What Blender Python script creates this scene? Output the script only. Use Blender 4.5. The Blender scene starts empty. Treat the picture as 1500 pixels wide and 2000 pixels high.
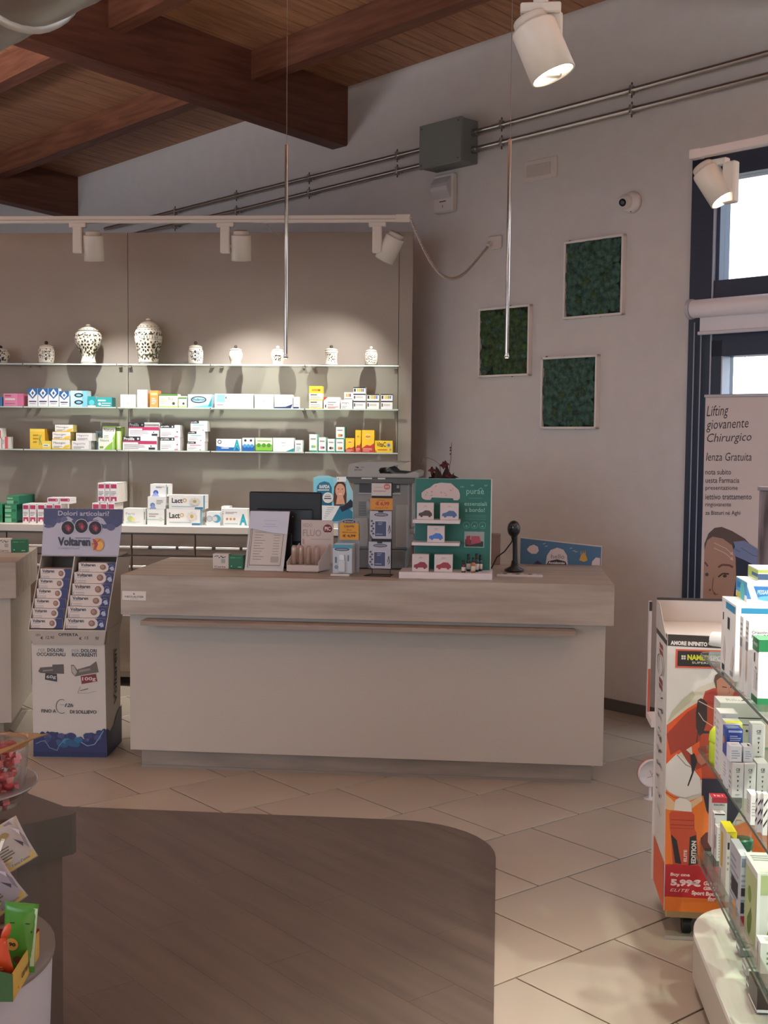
import bpy, math, random
import numpy as np
from mathutils import Matrix, Vector
random.seed(7)
SC = bpy.context.scene
# ------------------------------------------------------------------ camera
F = 2350.; PITCH = math.atan(145/2350.); ROLL = math.radians(.55); H = 1.68
_cp, _sp, _c, _s = math.cos(PITCH), math.sin(PITCH), math.cos(ROLL), math.sin(ROLL)
CM = np.array([[_c, -_s, 0], [_s, _c, 0], [0, 0, 1]]) @ np.array([[1, 0, 0], [0, -_sp, -_cp], [0, _cp, -_sp]])
cam = bpy.data.cameras.new('camera'); co = bpy.data.objects.new('camera', cam); SC.collection.objects.link(co)
cam.sensor_fit = 'VERTICAL'; cam.sensor_height = 36; cam.lens = F/2000*36; cam.clip_start = .05; cam.clip_end = 200
R = Matrix(((CM[0][0], -CM[1][0], -CM[2][0]), (CM[0][1], -CM[1][1], -CM[2][1]), (CM[0][2], -CM[1][2], -CM[2][2])))
co.matrix_world = Matrix.Translation((0, 0, H)) @ R.to_4x4()
SC.camera = co
# ------------------------------------------------------------------ world, exposure
w = bpy.data.worlds.new('sky'); SC.world = w; w.use_nodes = True
w.node_tree.nodes['Background'].inputs[0].default_value = (.80, .88, 1, 1)
w.node_tree.nodes['Background'].inputs[1].default_value = 2.7
SC.view_settings.view_transform = 'Standard'; SC.view_settings.look = 'None'
SC.view_settings.gamma = 1; SC.view_settings.use_curve_mapping = False
SC.view_settings.exposure = 0.68
SC.cycles.max_bounces = 7; SC.cycles.transparent_max_bounces = 24; SC.cycles.sample_clamp_indirect = 4
SC.cycles.caustics_reflective = False; SC.cycles.caustics_refractive = False
# ------------------------------------------------------------------ pixel geometry (where things stand)
O = np.array([0, 0, H])
def ray(x, y): return CM.T @ np.array([x-750, y-1000, F])
def atz(x, y, z): d = ray(x, y); return O+d*(z-H)/d[2]
def atY(x, y, Y): d = ray(x, y); return O+d*Y/d[1]
def dirv(a): return np.array([math.cos(math.radians(a)), math.sin(math.radians(a)), 0])
def onpl(x, y, p0, a):
    n = dirv(a+90); d = ray(x, y); return O+d*((np.array(p0)-O)@n)/(d@n)
def fr(p, a): return Matrix.Translation(Vector([float(t) for t in p])) @ Matrix.Rotation(math.radians(a), 4, 'Z')
# ------------------------------------------------------------------ materials
MC = {}
def lin(h):
    h = h.lstrip('#'); c = [int(h[i:i+2], 16)/255 for i in (0, 2, 4)]
    return tuple((x/12.92 if x <= .04045 else ((x+.055)/1.055)**2.4) for x in c)+(1,)
def m(h, rough=.5, metal=0, emit=0, spec=.5):
    k = (h, rough, metal, emit, spec)
    if k in MC: return MC[k]
    t = bpy.data.materials.new('paint_'+h.lstrip('#')); t.use_nodes = True
    b = t.node_tree.nodes['Principled BSDF']
    b.inputs['Base Color'].default_value = lin(h); b.inputs['Roughness'].default_value = rough
    b.inputs['Metallic'].default_value = metal; b.inputs['Specular IOR Level'].default_value = spec
    if emit:
        b.inputs['Emission Color'].default_value = lin(h); b.inputs['Emission Strength'].default_value = emit
    MC[k] = t; return t
def noisy(name, c1, c2, scale=(1, 1, 1), nscale=4, rough=.5, bump=0, detail=5, lo=.35, hi=.65, metal=0, bdist=.002, rot=0):
    if name in MC: return MC[name]
    t = bpy.data.materials.new(name); t.use_nodes = True; N = t.node_tree.nodes; L = t.node_tree.links
    b = N['Principled BSDF']; b.inputs['Roughness'].default_value = rough; b.inputs['Metallic'].default_value = metal
    tc = N.new('ShaderNodeTexCoord'); mp = N.new('ShaderNodeMapping'); mp.inputs['Scale'].default_value = scale
    nz = N.new('ShaderNodeTexNoise'); nz.inputs['Scale'].default_value = nscale; nz.inputs['Detail'].default_value = detail
    rp = N.new('ShaderNodeValToRGB'); e = rp.color_ramp.elements
    e[0].position = lo; e[1].position = hi; e[0].color = lin(c1); e[1].color = lin(c2)
    src = tc.outputs['Object']
    if rot:
        m0 = N.new('ShaderNodeMapping'); m0.inputs['Rotation'].default_value = (0, 0, math.radians(-rot)); L.new(src, m0.inputs['Vector']); src = m0.outputs[0]
    L.new(src, mp.inputs['Vector']); L.new(mp.outputs[0], nz.inputs['Vector'])
    L.new(nz.outputs['Fac'], rp.inputs['Fac']); L.new(rp.outputs[0], b.inputs['Base Color'])
    if bump:
        bp = N.new('ShaderNodeBump'); bp.inputs['Strength'].default_value = bump; bp.inputs['Distance'].default_value = bdist
        L.new(nz.outputs['Fac'], bp.inputs['Height']); L.new(bp.outputs[0], b.inputs['Normal'])
    MC[name] = t; return t
def glass(name, tint, refl=.5, rough=0.0, opac=0.0, body='ffffff'):
    if name in MC: return MC[name]
    t = bpy.data.materials.new(name); t.use_nodes = True; N = t.node_tree.nodes; L = t.node_tree.links
    for n in list(N): N.remove(n)
    o = N.new('ShaderNodeOutputMaterial'); tr = N.new('ShaderNodeBsdfTransparent'); gl = N.new('ShaderNodeBsdfGlossy')
    tr.inputs[0].default_value = lin(tint); gl.inputs['Roughness'].default_value = rough
    fz = N.new('ShaderNodeLayerWeight'); fz.inputs[0].default_value = .5
    pw = N.new('ShaderNodeMath'); pw.operation = 'POWER'; pw.inputs[1].default_value = 5
    mu = N.new('ShaderNodeMath'); mu.operation = 'MULTIPLY_ADD'; mu.inputs[1].default_value = .9; mu.inputs[2].default_value = .06*refl*2
    mx = N.new('ShaderNodeMixShader'); L.new(fz.outputs['Facing'], pw.inputs[0]); L.new(pw.outputs[0], mu.inputs[0]); L.new(mu.outputs[0], mx.inputs[0])
    L.new(tr.outputs[0], mx.inputs[1]); L.new(gl.outputs[0], mx.inputs[2]); last = mx
    if opac:
        df = N.new('ShaderNodeBsdfDiffuse'); df.inputs[0].default_value = lin(body)
        m2 = N.new('ShaderNodeMixShader'); m2.inputs[0].default_value = opac
        L.new(mx.outputs[0], m2.inputs[1]); L.new(df.outputs[0], m2.inputs[2]); last = m2
    L.new(last.outputs[0], o.inputs[0]); MC[name] = t; return t
GLASS = glass('clear_glass', 'f4fbf7'); PANE = glass('window_glass', 'f6f9fb'); EDGE = m('5f8f80', .15)
CHROME = m('d8d8d8', .18, 1); STEEL = m('b9b4b0', .3, 1); WHITE = m('e9e6e0', .45); LAMPW = m('d8d2c8', .4)
BLACK = m('101114', .4)
# ------------------------------------------------------------------ mesh builder (authored in world metres)
_TX = {}
def glyphs(s, bold=0, shear=0):
    k = (s, bold, shear)
    if k not in _TX:
        cu = bpy.data.curves.new('lettering', 'FONT'); cu.body = s; cu.size = 1; cu.resolution_u = 2; cu.offset = bold; cu.shear = shear
        ob = bpy.data.objects.new('lettering', cu); me = ob.to_mesh()
        V = [tuple(v.co) for v in me.vertices]; P = [tuple(p.vertices) for p in me.polygons]
        ob.to_mesh_clear(); bpy.data.objects.remove(ob); bpy.data.curves.remove(cu)
        _TX[k] = (V, P)
    return _TX[k]
class MB:
    def __init__(s, T=None): s.v = []; s.f = []; s.mi = []; s.ms = []; s.sm = []; s.T = T or Matrix.Identity(4)
    def _m(s, mat):
        if isinstance(mat, str): mat = m(mat)
        if mat not in s.ms: s.ms.append(mat)
        return s.ms.index(mat)
    def add(s, V, Fs, mat, smooth=False):
        b = len(s.v); T = s.T; s.v += [T @ Vector([float(c) for c in p]) for p in V]; i = s._m(mat)
        for f in Fs: s.f.append([b+k for k in f]); s.mi.append(i); s.sm.append(smooth)
    def box(s, x0, x1, y0, y1, z0, z1, mat, bev=0):
        if bev:
            b = min(bev, (x1-x0)*.45, (y1-y0)*.45, (z1-z0)*.45)
            V = []; 
            for z, i in ((z0, b), (z0+b, 0), (z1-b, 0), (z1, b)):
                for q in ((x0+b, y0+i), (x1-b, y0+i), (x1-i, y0+b), (x1-i, y1-b), (x1-b, y1-i), (x0+b, y1-i), (x0+i, y1-b), (x0+i, y0+b)): V.append((q[0], q[1], z))
            Fs = [list(range(7, -1, -1)), list(range(24, 32))]
            for r in range(3):
                for k in range(8): Fs.append([r*8+k, r*8+(k+1) % 8, (r+1)*8+(k+1) % 8, (r+1)*8+k])
            s.add(V, Fs, mat); return
        V = [(x0, y0, z0), (x1, y0, z0), (x1, y1, z0), (x0, y1, z0), (x0, y0, z1), (x1, y0, z1), (x1, y1, z1), (x0, y1, z1)]
        s.add(V, [(3, 2, 1, 0), (4, 5, 6, 7), (0, 1, 5, 4), (1, 2, 6, 5), (2, 3, 7, 6), (3, 0, 4, 7)], mat)
    def hexa(s, bot, top, mat):
        n = len(bot); V = list(bot)+list(top)
        s.add(V, [list(range(n-1, -1, -1)), list(range(n, 2*n))]+[[k, (k+1) % n, n+(k+1) % n, n+k] for k in range(n)], mat)
    def prism(s, out, z0, z1, mat):  # outline in xy
        s.hexa([(p[0], p[1], z0) for p in out], [(p[0], p[1], z1) for p in out], mat)
    def slab(s, out, y0, y1, mat):  # outline in xz, thickness in y
        s.hexa([(p[0], y0, p[1]) for p in out], [(p[0], y1, p[1]) for p in out], mat)
    def lathe(s, prof, mat, n=24, cx=0, cy=0, cz=0, axis=None):
        V = []; Fs = []
        for r, z in prof:
            for k in range(n):
                a = 2*math.pi*k/n; V.append((cx+r*math.cos(a), cy+r*math.sin(a), cz+z))
        for i in range(len(prof)-1):
            for k in range(n): Fs.append((i*n+k, i*n+(k+1) % n, (i+1)*n+(k+1) % n, (i+1)*n+k))
        old = s.T
        if axis is not None: s.T = s.T @ axis
        s.add(V, Fs, mat, True)
        caps = []
        if prof[0][0] > 1e-5: caps.append(list(range(n-1, -1, -1)))
        if prof[-1][0] > 1e-5: caps.append(list(range((len(prof)-1)*n, len(prof)*n)))
        if caps:
            b = len(s.v)-len(V); i = s._m(mat)
            for f in caps: s.f.append([b+k for k in f]); s.mi.append(i); s.sm.append(False)
        s.T = old
    def tube(s, pts, r, mat, n=8):
        P = [Vector([float(c) for c in p]) for p in pts]; V = []; Fs = []; up = Vector((0, 0, 1))
        for i, p in enumerate(P):
            d = (P[min(i+1, len(P)-1)]-P[max(i-1, 0)]).normalized()
            a = d.cross(up if abs(d.z) < .95 else Vector((1, 0, 0))).normalized(); b = d.cross(a)
            rr = r[i] if isinstance(r, (list, tuple)) else r
            for k in range(n):
                t = 2*math.pi*k/n; V.append(p+a*math.cos(t)*rr+b*math.sin(t)*rr)
        for i in range(len(P)-1):
            for k in range(n): Fs.append((i*n+k, i*n+(k+1) % n, (i+1)*n+(k+1) % n, (i+1)*n+k))
        s.add(V, Fs, mat, True)
        s.add([V[k] for k in range(n)], [list(range(n))], mat); s.add(V[-n:], [list(range(n-1, -1, -1))], mat)
    def cyl(s, a, b, r, mat, n=16): s.tube([a, b], r, mat, n)
    def blob(s, c, r, mat, n=10, seed=0, rough=.0):
        rx, ry, rz = r if isinstance(r, (tuple, list)) else (r, r, r); rnd = random.Random(seed); V = []; Fs = []
        for i in range(n//2+1):
            ph = math.pi*i/(n//2)
            for k in range(n):
                t = 2*math.pi*k/n; q = 1+rnd.uniform(-rough, rough)
                V.append((c[0]+rx*q*math.sin(ph)*math.cos(t), c[1]+ry*q*math.sin(ph)*math.sin(t), c[2]+rz*q*math.cos(ph)))
        for i in range(n//2):
            for k in range(n): Fs.append((i*n+k, (i+1)*n+k, (i+1)*n+(k+1) % n, i*n+(k+1) % n))
        s.add(V, Fs, mat, True)
    def build(s, name, parent=None, at=None, label=None, cat=None, group=None, kind=None, rot=0):
        me = bpy.data.meshes.new(name)
        if parent is not None: inv = parent.matrix_world.inverted()
        else:
            if at is None:
                xs = [p.x for p in s.v]; ys = [p.y for p in s.v]; at = ((min(xs)+max(xs))/2, (min(ys)+max(ys))/2, min(p.z for p in s.v))
            MW = fr(at, rot); inv = MW.inverted()
        me.from_pydata([tuple(inv @ p) for p in s.v], [], s.f)
        for t in s.ms: me.materials.append(t)
        me.polygons.foreach_set('material_index', s.mi); me.polygons.foreach_set('use_smooth', s.sm); me.update()
        o = bpy.data.objects.new(name, me); SC.collection.objects.link(o)
        if parent is not None: o.parent = parent; o.matrix_world = parent.matrix_world
        else: o.matrix_world = MW
        tag(o, label, cat, group, kind); return o
def tag(o, label=None, cat=None, group=None, kind=None):
    if label: o['label'] = label
    if cat: o['category'] = cat
    if group: o['group'] = group
    if kind: o['kind'] = kind
    return o
def thing(name, label, cat, at, rot=0, group=None, kind=None):
    o = bpy.data.objects.new(name, None); o.empty_display_size = .05; SC.collection.objects.link(o)
    o.matrix_world = fr(at, rot); return tag(o, label, cat, group, kind)
# ------------------------------------------------------------------ flat print on a face
class Print:
    """o origin, u/v unit vectors times face size, n outward normal; coordinates 0..1, or real pixels of the print's own plane through mp"""
    def __init__(s, mb, o, u, v, n, mp=None):
        s.mb = mb; s.o = Vector(o); s.u = Vector(u); s.v = Vector(v); s.n = Vector(n).normalized(); s.mp = mp; s.k = 1
        s.asp = s.u.length/max(s.v.length, 1e-6)
    def P(s, p):
        if s.mp: q = s.mp(*p); return Vector(q)+s.n*(.0004*s.k)
        return s.o+s.u*p[0]+s.v*p[1]+s.n*(.0004*s.k)
    def poly(s, pts, mat): s.mb.add([s.P(p) for p in pts], [list(range(len(pts)))], mat); s.k += .25
    def rect(s, x0, y0, x1, y1, mat): s.poly([(x0, y0), (x1, y0), (x1, y1), (x0, y1)], mat)
    def circ(s, x, y, r, mat, ry=None, n=20, a0=0, a1=360):
        ry = ry if ry is not None else (r if s.mp else r*s.asp)
        s.poly([(x+r*math.cos(math.radians(a0+(a1-a0)*k/n)), y+ry*math.sin(math.radians(a0+(a1-a0)*k/n))) for k in range(n if a1-a0 == 360 else n+1)], mat)
    def line(s, pts, wd, mat):
        for a, b in zip(pts, pts[1:]):
            dx, dy = b[0]-a[0], b[1]-a[1]; L = math.hypot(dx, dy) or 1; nx, ny = -dy/L*wd/2, dx/L*wd/2
            if not s.mp: ny *= s.asp
            s.poly([(a[0]-nx, a[1]-ny), (b[0]-nx, b[1]-ny), (b[0]+nx, b[1]+ny), (a[0]+nx, a[1]+ny)], mat); s.k -= .25
        s.k += .25
    def ring(s, x, y, r, wd, mat, a0=0, a1=360, ry=None, n=18):
        ry = ry if ry is not None else (r if s.mp else r*s.asp)
        s.line([(x+r*math.cos(math.radians(a0+(a1-a0)*k/n)), y+ry*math.sin(math.radians(a0+(a1-a0)*k/n))) for k in range(n+1)], wd, mat)
    def text(s, t, x0, y0, x1, y1, mat, bold=0, shear=0, slope=0):
        """letters fitted in the box x0..x1, y0 (foot) .. y1 (head)"""
        V, Fs = glyphs(t, bold, shear)
        if not V: return
        xa = min(p[0] for p in V); xb = max(p[0] for p in V); ya, yb = min(p[1] for p in V), max(p[1] for p in V)
        s.mb.add([s.P((x0+(p[0]-xa)/(xb-xa)*(x1-x0), y0+(p[1]-ya)/(yb-ya)*(y1-y0)+slope*(p[0]-xa)/(xb-xa))) for p in V], Fs, mat); s.k += .25
    def lines(s, x0, y0, x1, y1, n, mat, fill=.45, seed=1):
        r = random.Random(seed); h = (y1-y0)/n
        for i in range(n): s.rect(x0, y0+h*i, x0+(x1-x0)*r.uniform(.6, 1), y0+h*i+h*fill, mat); s.k -= .25
        s.k += .25
def face(mb, which, x0, x1, y0, y1, z0, z1):
    """Print on a face of an axis box in mb's current frame"""
    if which == 'F': return Print(mb, (x0, y0, z0), (x1-x0, 0, 0), (0, 0, z1-z0), (0, -1, 0))
    if which == 'R': return Print(mb, (x1, y0, z0), (0, y1-y0, 0), (0, 0, z1-z0), (1, 0, 0))
    if which == 'L': return Print(mb, (x0, y1, z0), (0, y0-y1, 0), (0, 0, z1-z0), (-1, 0, 0))
    return Print(mb, (x0, y0, z1), (x1-x0, 0, 0), (0, y1-y0, 0), (0, 0, 1))
def draw(p, items):
    for it in items:
        k = it[0]; a = it[1:]
        {'r': p.rect, 'c': p.circ, 't': p.text, 'l': p.lines, 'p': p.poly, 'o': p.ring, 's': p.line}[k](*a)
def carton_mb(mb, w, d, h, col, F_=(), R_=(), L_=(), T_=(), side=None):
    c = m(col, .35) if isinstance(col, str) else col
    mb.box(-w/2, w/2, 0, d, 0, h, c)
    g = m('8f8a82', .6)
    for wh, its in (('F', F_), ('R', R_), ('L', L_), ('T', T_)):
        p = face(mb, wh, -w/2, w/2, 0, d, 0, h)
        if wh in 'RL':
            if side: p.rect(0, 0, 1, 1, m(side, .35))
            p.line([(.02, .5), (.98, .5)], .006, g) if h < w*.6 else p.rect(.02, .955, .98, .965, g)   # tuck flap joint
        if wh == 'T': p.rect(.03, .06, .97, .075, g)
        draw(p, its)
def ordn(i): return ('first', 'second', 'third', 'fourth', 'fifth', 'sixth', 'seventh', 'eighth')[i]
# ================================================================== STRUCTURE
AW = -47; WP = np.array([1.6, 7.23, 0]); WF = fr(WP, AW); nW = dirv(AW-90); uW = dirv(AW)
def wp(x, y, off=0):           # pixel -> (along wall, height) on the back wall, off metres into the room
    P = onpl(x, y, WP+nW*off, AW); return float((P-WP)@uW), float(P[2])
def ceilz(u, d): return 4.33+.014*(u+2.4)+.077*d
paint_wall = noisy('wall_paint', 'cac4c1', 'cdc8c5', nscale=9, rough=.85, bump=.04)
taupe = noisy('taupe_laminate', '958b82', '9b9188', nscale=2, rough=.6)
wood_dark = noisy('stained_beam', '5e3424', '784a34', (1.2, 14, 14), 2.2, .5, .15)
wood_plank = noisy('stained_board', '906449', 'ad7d5b', (14, 1.0, 14), 2.2, .55, .1)
oak = noisy('pale_oak_laminate', 'a89a8b', 'c0b3a4', (1.2, 9, 9), 2.0, .5, .05)
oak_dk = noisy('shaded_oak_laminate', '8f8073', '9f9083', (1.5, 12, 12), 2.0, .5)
whitewood = noisy('whitewashed_ash', 'd4cfc6', 'e6e1d9', (9, 1.0, 9), 2.4, .45, .05)
tile_m = noisy('porcelain_tile', 'a0978a', 'aaa192', nscale=1.2, rough=.32, detail=3)
grout = noisy('floor_grout', '6a5647', '79654f', nscale=6, rough=.9)
inlay_m = noisy('grey_plank_laminate', '544a43', '655a51', (1.0, 9, 3), 1.6, .42, .05, rot=39.4+90, lo=.3, hi=.7)
navy = m('2a3446', .4); navy2 = m('36425a', .4)

# floor with tiles
fl = MB(); fl.box(-9.5, 9, -6.5, 16, -.12, -.004, grout)
floor = fl.build('floor', at=(0, 0, 0), kind='structure')
AT = 39.4; tw, th = .470, .490
tb = MB(); tb.box(-tw/2+.0035, tw/2-.0035, -th/2+.0035, th/2-.0035, -.0045, 0, tile_m, .0015)
cnt = 0; first = None
Ta, Tb = dirv(AT), dirv(AT+90)
def floorpx(P):
    q = CM @ (np.array(P)-O); return (750+F*q[0]/q[2], 1000+F*q[1]/q[2]) if q[2] > .3 else (9e9, 9e9)
for i in range(-6, 16):
    for j in range(-8, 22):
        ja = 3.594-.157*(i-3)+tw*(j-6)+tw/2; jb = 2.563+th*(i-1)+th/2
        P = Ta*ja+Tb*jb; px, py = floorpx(P)
        if not (-160 < px < 1660 and 1250 < py < 2330): continue
        if P[0] < .0 and P[1] < 4.6 and py > 1750 and px < 800: continue      # wholly beneath the laminate
        if first is None:
            first = tb.build('tile', at=(0, 0, 0)); o = first
        else: o = first.copy(); SC.collection.objects.link(o)
        o.parent = floor; o.matrix_world = fr(P, AT) @ Matrix.Rotation(math.radians(random.choice([0, 180])), 4, 'Z'); cnt += 1

# grey laminate island set into the floor, planks one by one
AC = -5.5
cor = atz(968, 1690, 0); ci = dirv(AC); cj = dirv(AC+90)
xr = float(np.array(cor)@ci); yb_ = float(np.array(atz(420, 1588, 0))@cj)
rr = .43; out = [(-3.2, 1.0), (xr, 1.0)]+[(xr-rr+rr*math.cos(math.radians(t)), yb_-rr+rr*math.sin(math.radians(t))) for t in range(0, 91, 9)]+[(-3.2, yb_)]
def clip(poly, hull):
    for k in range(len(hull)):
        a, b = hull[k], hull[(k+1) % len(hull)]; res = []
        side = lambda p: (b[0]-a[0])*(p[1]-a[1])-(b[1]-a[1])*(p[0]-a[0])
        for q in range(len(poly)):
            p1, p2 = poly[q], poly[(q+1) % len(poly)]; s1, s2 = side(p1), side(p2)
            if s1 >= 0: res.append(p1)
            if (s1 >= 0) != (s2 >= 0): t = s1/(s1-s2); res.append((p1[0]+(p2[0]-p1[0])*t, p1[1]+(p2[1]-p1[1])*t))
        poly = res
        if len(poly) < 3: return []
    return poly
hull = [tuple((ci*a+cj*b)[:2]) for a, b in out]
ib = MB(); ib.prism(hull, -.003, .0012, m('4c433c', .6)); island = ib.build('floor_inlay', at=(0, 0, 0), kind='structure')
pw, pl = .19, 1.25
for r_ in range(-40, 40):
    for q_ in range(-6, 9):
        b0 = Tb*1; A0 = pl*q_+(r_*.47 % pl); c0 = pw*r_
        rect = [(A0+.0004, c0+.0004), (A0+pl-.0004, c0+.0004), (A0+pl-.0004, c0+pw-.0004), (A0+.0004, c0+pw-.0004)]
        # planks run along direction Tb
        W_ = [tuple((Tb*p[0]-Ta*p[1])[:2]) for p in rect]
        cl = clip(W_, hull)
        if len(cl) < 3: continue
        cx = sum(p[0] for p in cl)/len(cl); cy = sum(p[1] for p in cl)/len(cl)
        pb = MB(); pb.prism(cl, .0010, .0035, inlay_m); pb.build('plank', parent=island)

# back wall with the tall window opening
z1 = 3.29; U0, U1 = .25, 4.9
wb = MB(WF)
def top(u, d=0): return ceilz(u, d)
wb.hexa([(-10, 0, 0), (U0, 0, 0), (U0, .25, 0), (-10, .25, 0)], [(-10, 0, top(-10)), (U0, 0, top(U0)), (U0, .25, top(U0)), (-10, .25, top(-10))], paint_wall)
wb.hexa([(U0, 0, z1), (U1, 0, z1), (U1, .25, z1), (U0, .25, z1)], [(U0, 0, top(U0)), (U1, 0, top(U1)), (U1, .25, top(U1)), (U0, .25, top(U0))], paint_wall)
wb.hexa([(U1, 0, 0), (7, 0, 0), (7, .25, 0), (U1, .25, 0)], [(U1, 0, top(U1)), (7, 0, top(7)), (7, .25, top(7)), (U1, .25, top(U1))], paint_wall)
wall_back = wb.build('wall_back', at=WP, rot=AW, kind='structure')
for nm, u0, u1, d0, d1 in (('wall_left', -10.2, -10, -.2, 11), ('wall_right', 7, 7.2, -.2, 11)):
    b = MB(WF); b.hexa([(u0, -d1, 0), (u1, -d1, 0), (u1, -d0, 0), (u0, -d0, 0)], [(u0, -d1, top(u0, d1)), (u1, -d1, top(u1, d1)), (u1, -d0, top(u1, d0)), (u0, -d0, top(u0, d0))], paint_wall)
    b.build(nm, at=WP, rot=AW, kind='structure')
b = MB(WF); GU0, GU1, GZ0, GZ1 = -2.0, 6.6, .15, 3.4      # front wall behind the camera; glazing added to light the back wall
for a_, c_, e_, g_ in ((-10, GU0, 0, None), (GU1, 7, 0, None), (GU0, GU1, 0, GZ0), (GU0, GU1, GZ1, None)):
    b.hexa([(a_, -11.2, e_), (c_, -11.2, e_), (c_, -11, e_), (a_, -11, e_)], [(a_, -11.2, g_ or top(a_, 11.2)), (c_, -11.2, g_ or top(c_, 11.2)), (c_, -11, g_ or top(c_, 11)), (a_, -11, g_ or top(a_, 11))], paint_wall)
b.build('wall_front', at=WP, rot=AW, kind='structure')
sf = thing('fill_window', 'unseen shop front glazing added behind the viewer to let in daylight', None, WP+uW*2+nW*11, AW, kind='structure')
for k in range(5):
    q = GU0+(GU1-GU0)*k/4; b = MB(WF); b.box(q-.05, q+.05, -11.15, -11.02, GZ0, GZ1, navy); b.build('frame', parent=sf)
    if k < 4: b = MB(WF); b.box(q+.05, q+(GU1-GU0)/4-.05, -11.1, -11.09, GZ0, GZ1, PANE); b.build('pane', parent=sf)
def portal(u0, u1, d, z0_, z1_, flip):
    L = bpy.data.lights.new('daylight_opening', 'AREA'); L.shape = 'RECTANGLE'; L.size = u1-u0; L.size_y = z1_-z0_; L.cycles.is_portal = True
    o = bpy.data.objects.new('daylight_opening', L); SC.collection.objects.link(o)
    o.matrix_world = WF @ Matrix.Translation(((u0+u1)/2, -d, (z0_+z1_)/2)) @ Matrix.Rotation(math.radians(90 if flip else -90), 4, 'X')
portal(GU0, GU1, 11.1, GZ0, GZ1, True); portal(U0, U1, -.1, 0, z1, False)
b = MB(WF); b.box(-14, 12, -24, -11.3, -.2, -.13, m('8f8a84', .9)); b.build('street', at=WP+nW*16+np.array([0, 0, -.2]), rot=AW, kind='structure')
sk = MB(WF); sk.box(-10, U0, -.014, 0, 0, .07, m('55504f', .5), .002); sk.build('baseboard_back', at=WP, rot=AW, kind='structure')
# ceiling: roof slab, boards, rafters, purlins
cb = MB(WF); t_ = .06
cb.hexa([(-10.2, -11.2, top(-10.2, 11.2)+t_), (7.2, -11.2, top(7.2, 11.2)+t_), (7.2, .25, top(7.2, -.25)+t_), (-10.2, .25, top(-10.2, -.25)+t_)],
        [(-10.2, -11.2, top(-10.2, 11.2)+.2), (7.2, -11.2, top(7.2, 11.2)+.2), (7.2, .25, top(7.2, -.25)+.2), (-10.2, .25, top(-10.2, -.25)+.2)], wood_plank)
ceiling = cb.build('ceiling', at=WP, rot=AW, kind='structure')
k = -10.2
while k < 7.2:
    e = k+.146; b = MB(WF); g = .002
    b.hexa([(k, -11.2, top(k, 11.2)), (e-.006, -11.2, top(e, 11.2)), (e-.006, .0, top(e, 0)), (k, .0, top(k, 0))],
           [(k+g, -11.2, top(k, 11.2)+.06), (e-.006-g, -11.2, top(e, 11.2)+.06), (e-.006-g, .0, top(e, 0)+.06), (k+g, .0, top(k, 0)+.06)], wood_plank)
    b.build('ceiling_board', parent=ceiling); k = e
def sloped(name, u0, u1, d0, d1, zb, zt, mat, label):     # zb, zt heights at d = 0, rising with the roof
    b = MB(WF); s = .077; c = .012
    f = lambda z, d: z+s*d
    V = lambda u, z, d: (u, -d, f(z, d))
    b.hexa([V(u0+c, zb, d0), V(u1-c, zb, d0), V(u1, zb+c, d0), V(u1, zt, d0), V(u0, zt, d0), V(u0, zb+c, d0)],
           [V(u0+c, zb, d1), V(u1-c, zb, d1), V(u1, zb+c, d1), V(u1, zt, d1), V(u0, zt, d1), V(u0, zb+c, d1)], mat)
    return b.build(name, at=WP+uW*((u0+u1)/2)+np.array([0, 0, zb]), rot=AW, kind='structure', label=label)
beam_m = noisy('stained_rafter', '522a1c', '683c2a', (14, 1.2, 14), 2.2, .5, .15)
sloped('ceiling_beam', -2.975, -2.79, 0, 11, 3.885, 4.42, beam_m, 'thick dark brown glulam beam ending above the copier')
sloped('ceiling_beam', -7.09, -6.905, 0, 11, 3.865, 4.36, beam_m, 'thick dark brown glulam beam beyond the hanging wall track')
sloped('ceiling_beam', 1.14, 1.325, 0, 11, 3.93, 4.46, beam_m, 'thick dark brown glulam beam over the tall window')
def purlin(x, y):
    lo, hi = .05, 9
    for _ in range(50):                               # distance from the wall at which the pixel's ray meets the purlin's soffit
        d = (lo+hi)/2; P = onpl(x, y, WP+nW*d, AW); u = float((P-WP)@uW)
        if P[2] > ceilz(u, d)-.2: lo = d
        else: hi = d
    return d
for i, (x, y) in enumerate(((380, 205), (245, 52))):
    d = purlin(x, y); print('purlin', d)
    b = MB(WF); zz = lambda u, q: ceilz(u, d)+q
    for (q0, q1) in ((-10, -7.09), (-6.905, -2.975), (-2.79, 1.14), (1.325, 7)):
        b.hexa([(q0, -d-.06, zz(q0, -.2)), (q1, -d-.06, zz(q1, -.2)), (q1, -d+.06, zz(q1, -.2)), (q0, -d+.06, zz(q0, -.2))],
               [(q0, -d-.06, zz(q0, .0)), (q1, -d-.06, zz(q1, .0)), (q1, -d+.06, zz(q1, .0)), (q0, -d+.06, zz(q0, .0))], wood_dark)
    b.build('ceiling_purlin', at=WP+nW*d+np.array([0, 0, 4.1]), rot=AW, kind='structure', label=('brown roof purlin nearest the back wall', 'second brown roof purlin from the back wall')[i])
d3 = 2*purlin(245, 52)-purlin(380, 205)
for i in range(4):
    d = d3+i*1.2; b = MB(WF); b.hexa([(-10, -d-.06, ceilz(-10, d)-.2), (7, -d-.06, ceilz(7, d)-.2), (7, -d+.06, ceilz(7, d)-.2), (-10, -d+.06, ceilz(-10, d)-.2)],
        [(-10, -d-.06, ceilz(-10, d)), (7, -d-.06, ceilz(7, d)), (7, -d+.06, ceilz(7, d)), (-10, -d+.06, ceilz(-10, d))], wood_dark)
    b.build('ceiling_purlin', at=WP+nW*d+np.array([0, 0, 4.1]), rot=AW, kind='structure')

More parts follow.
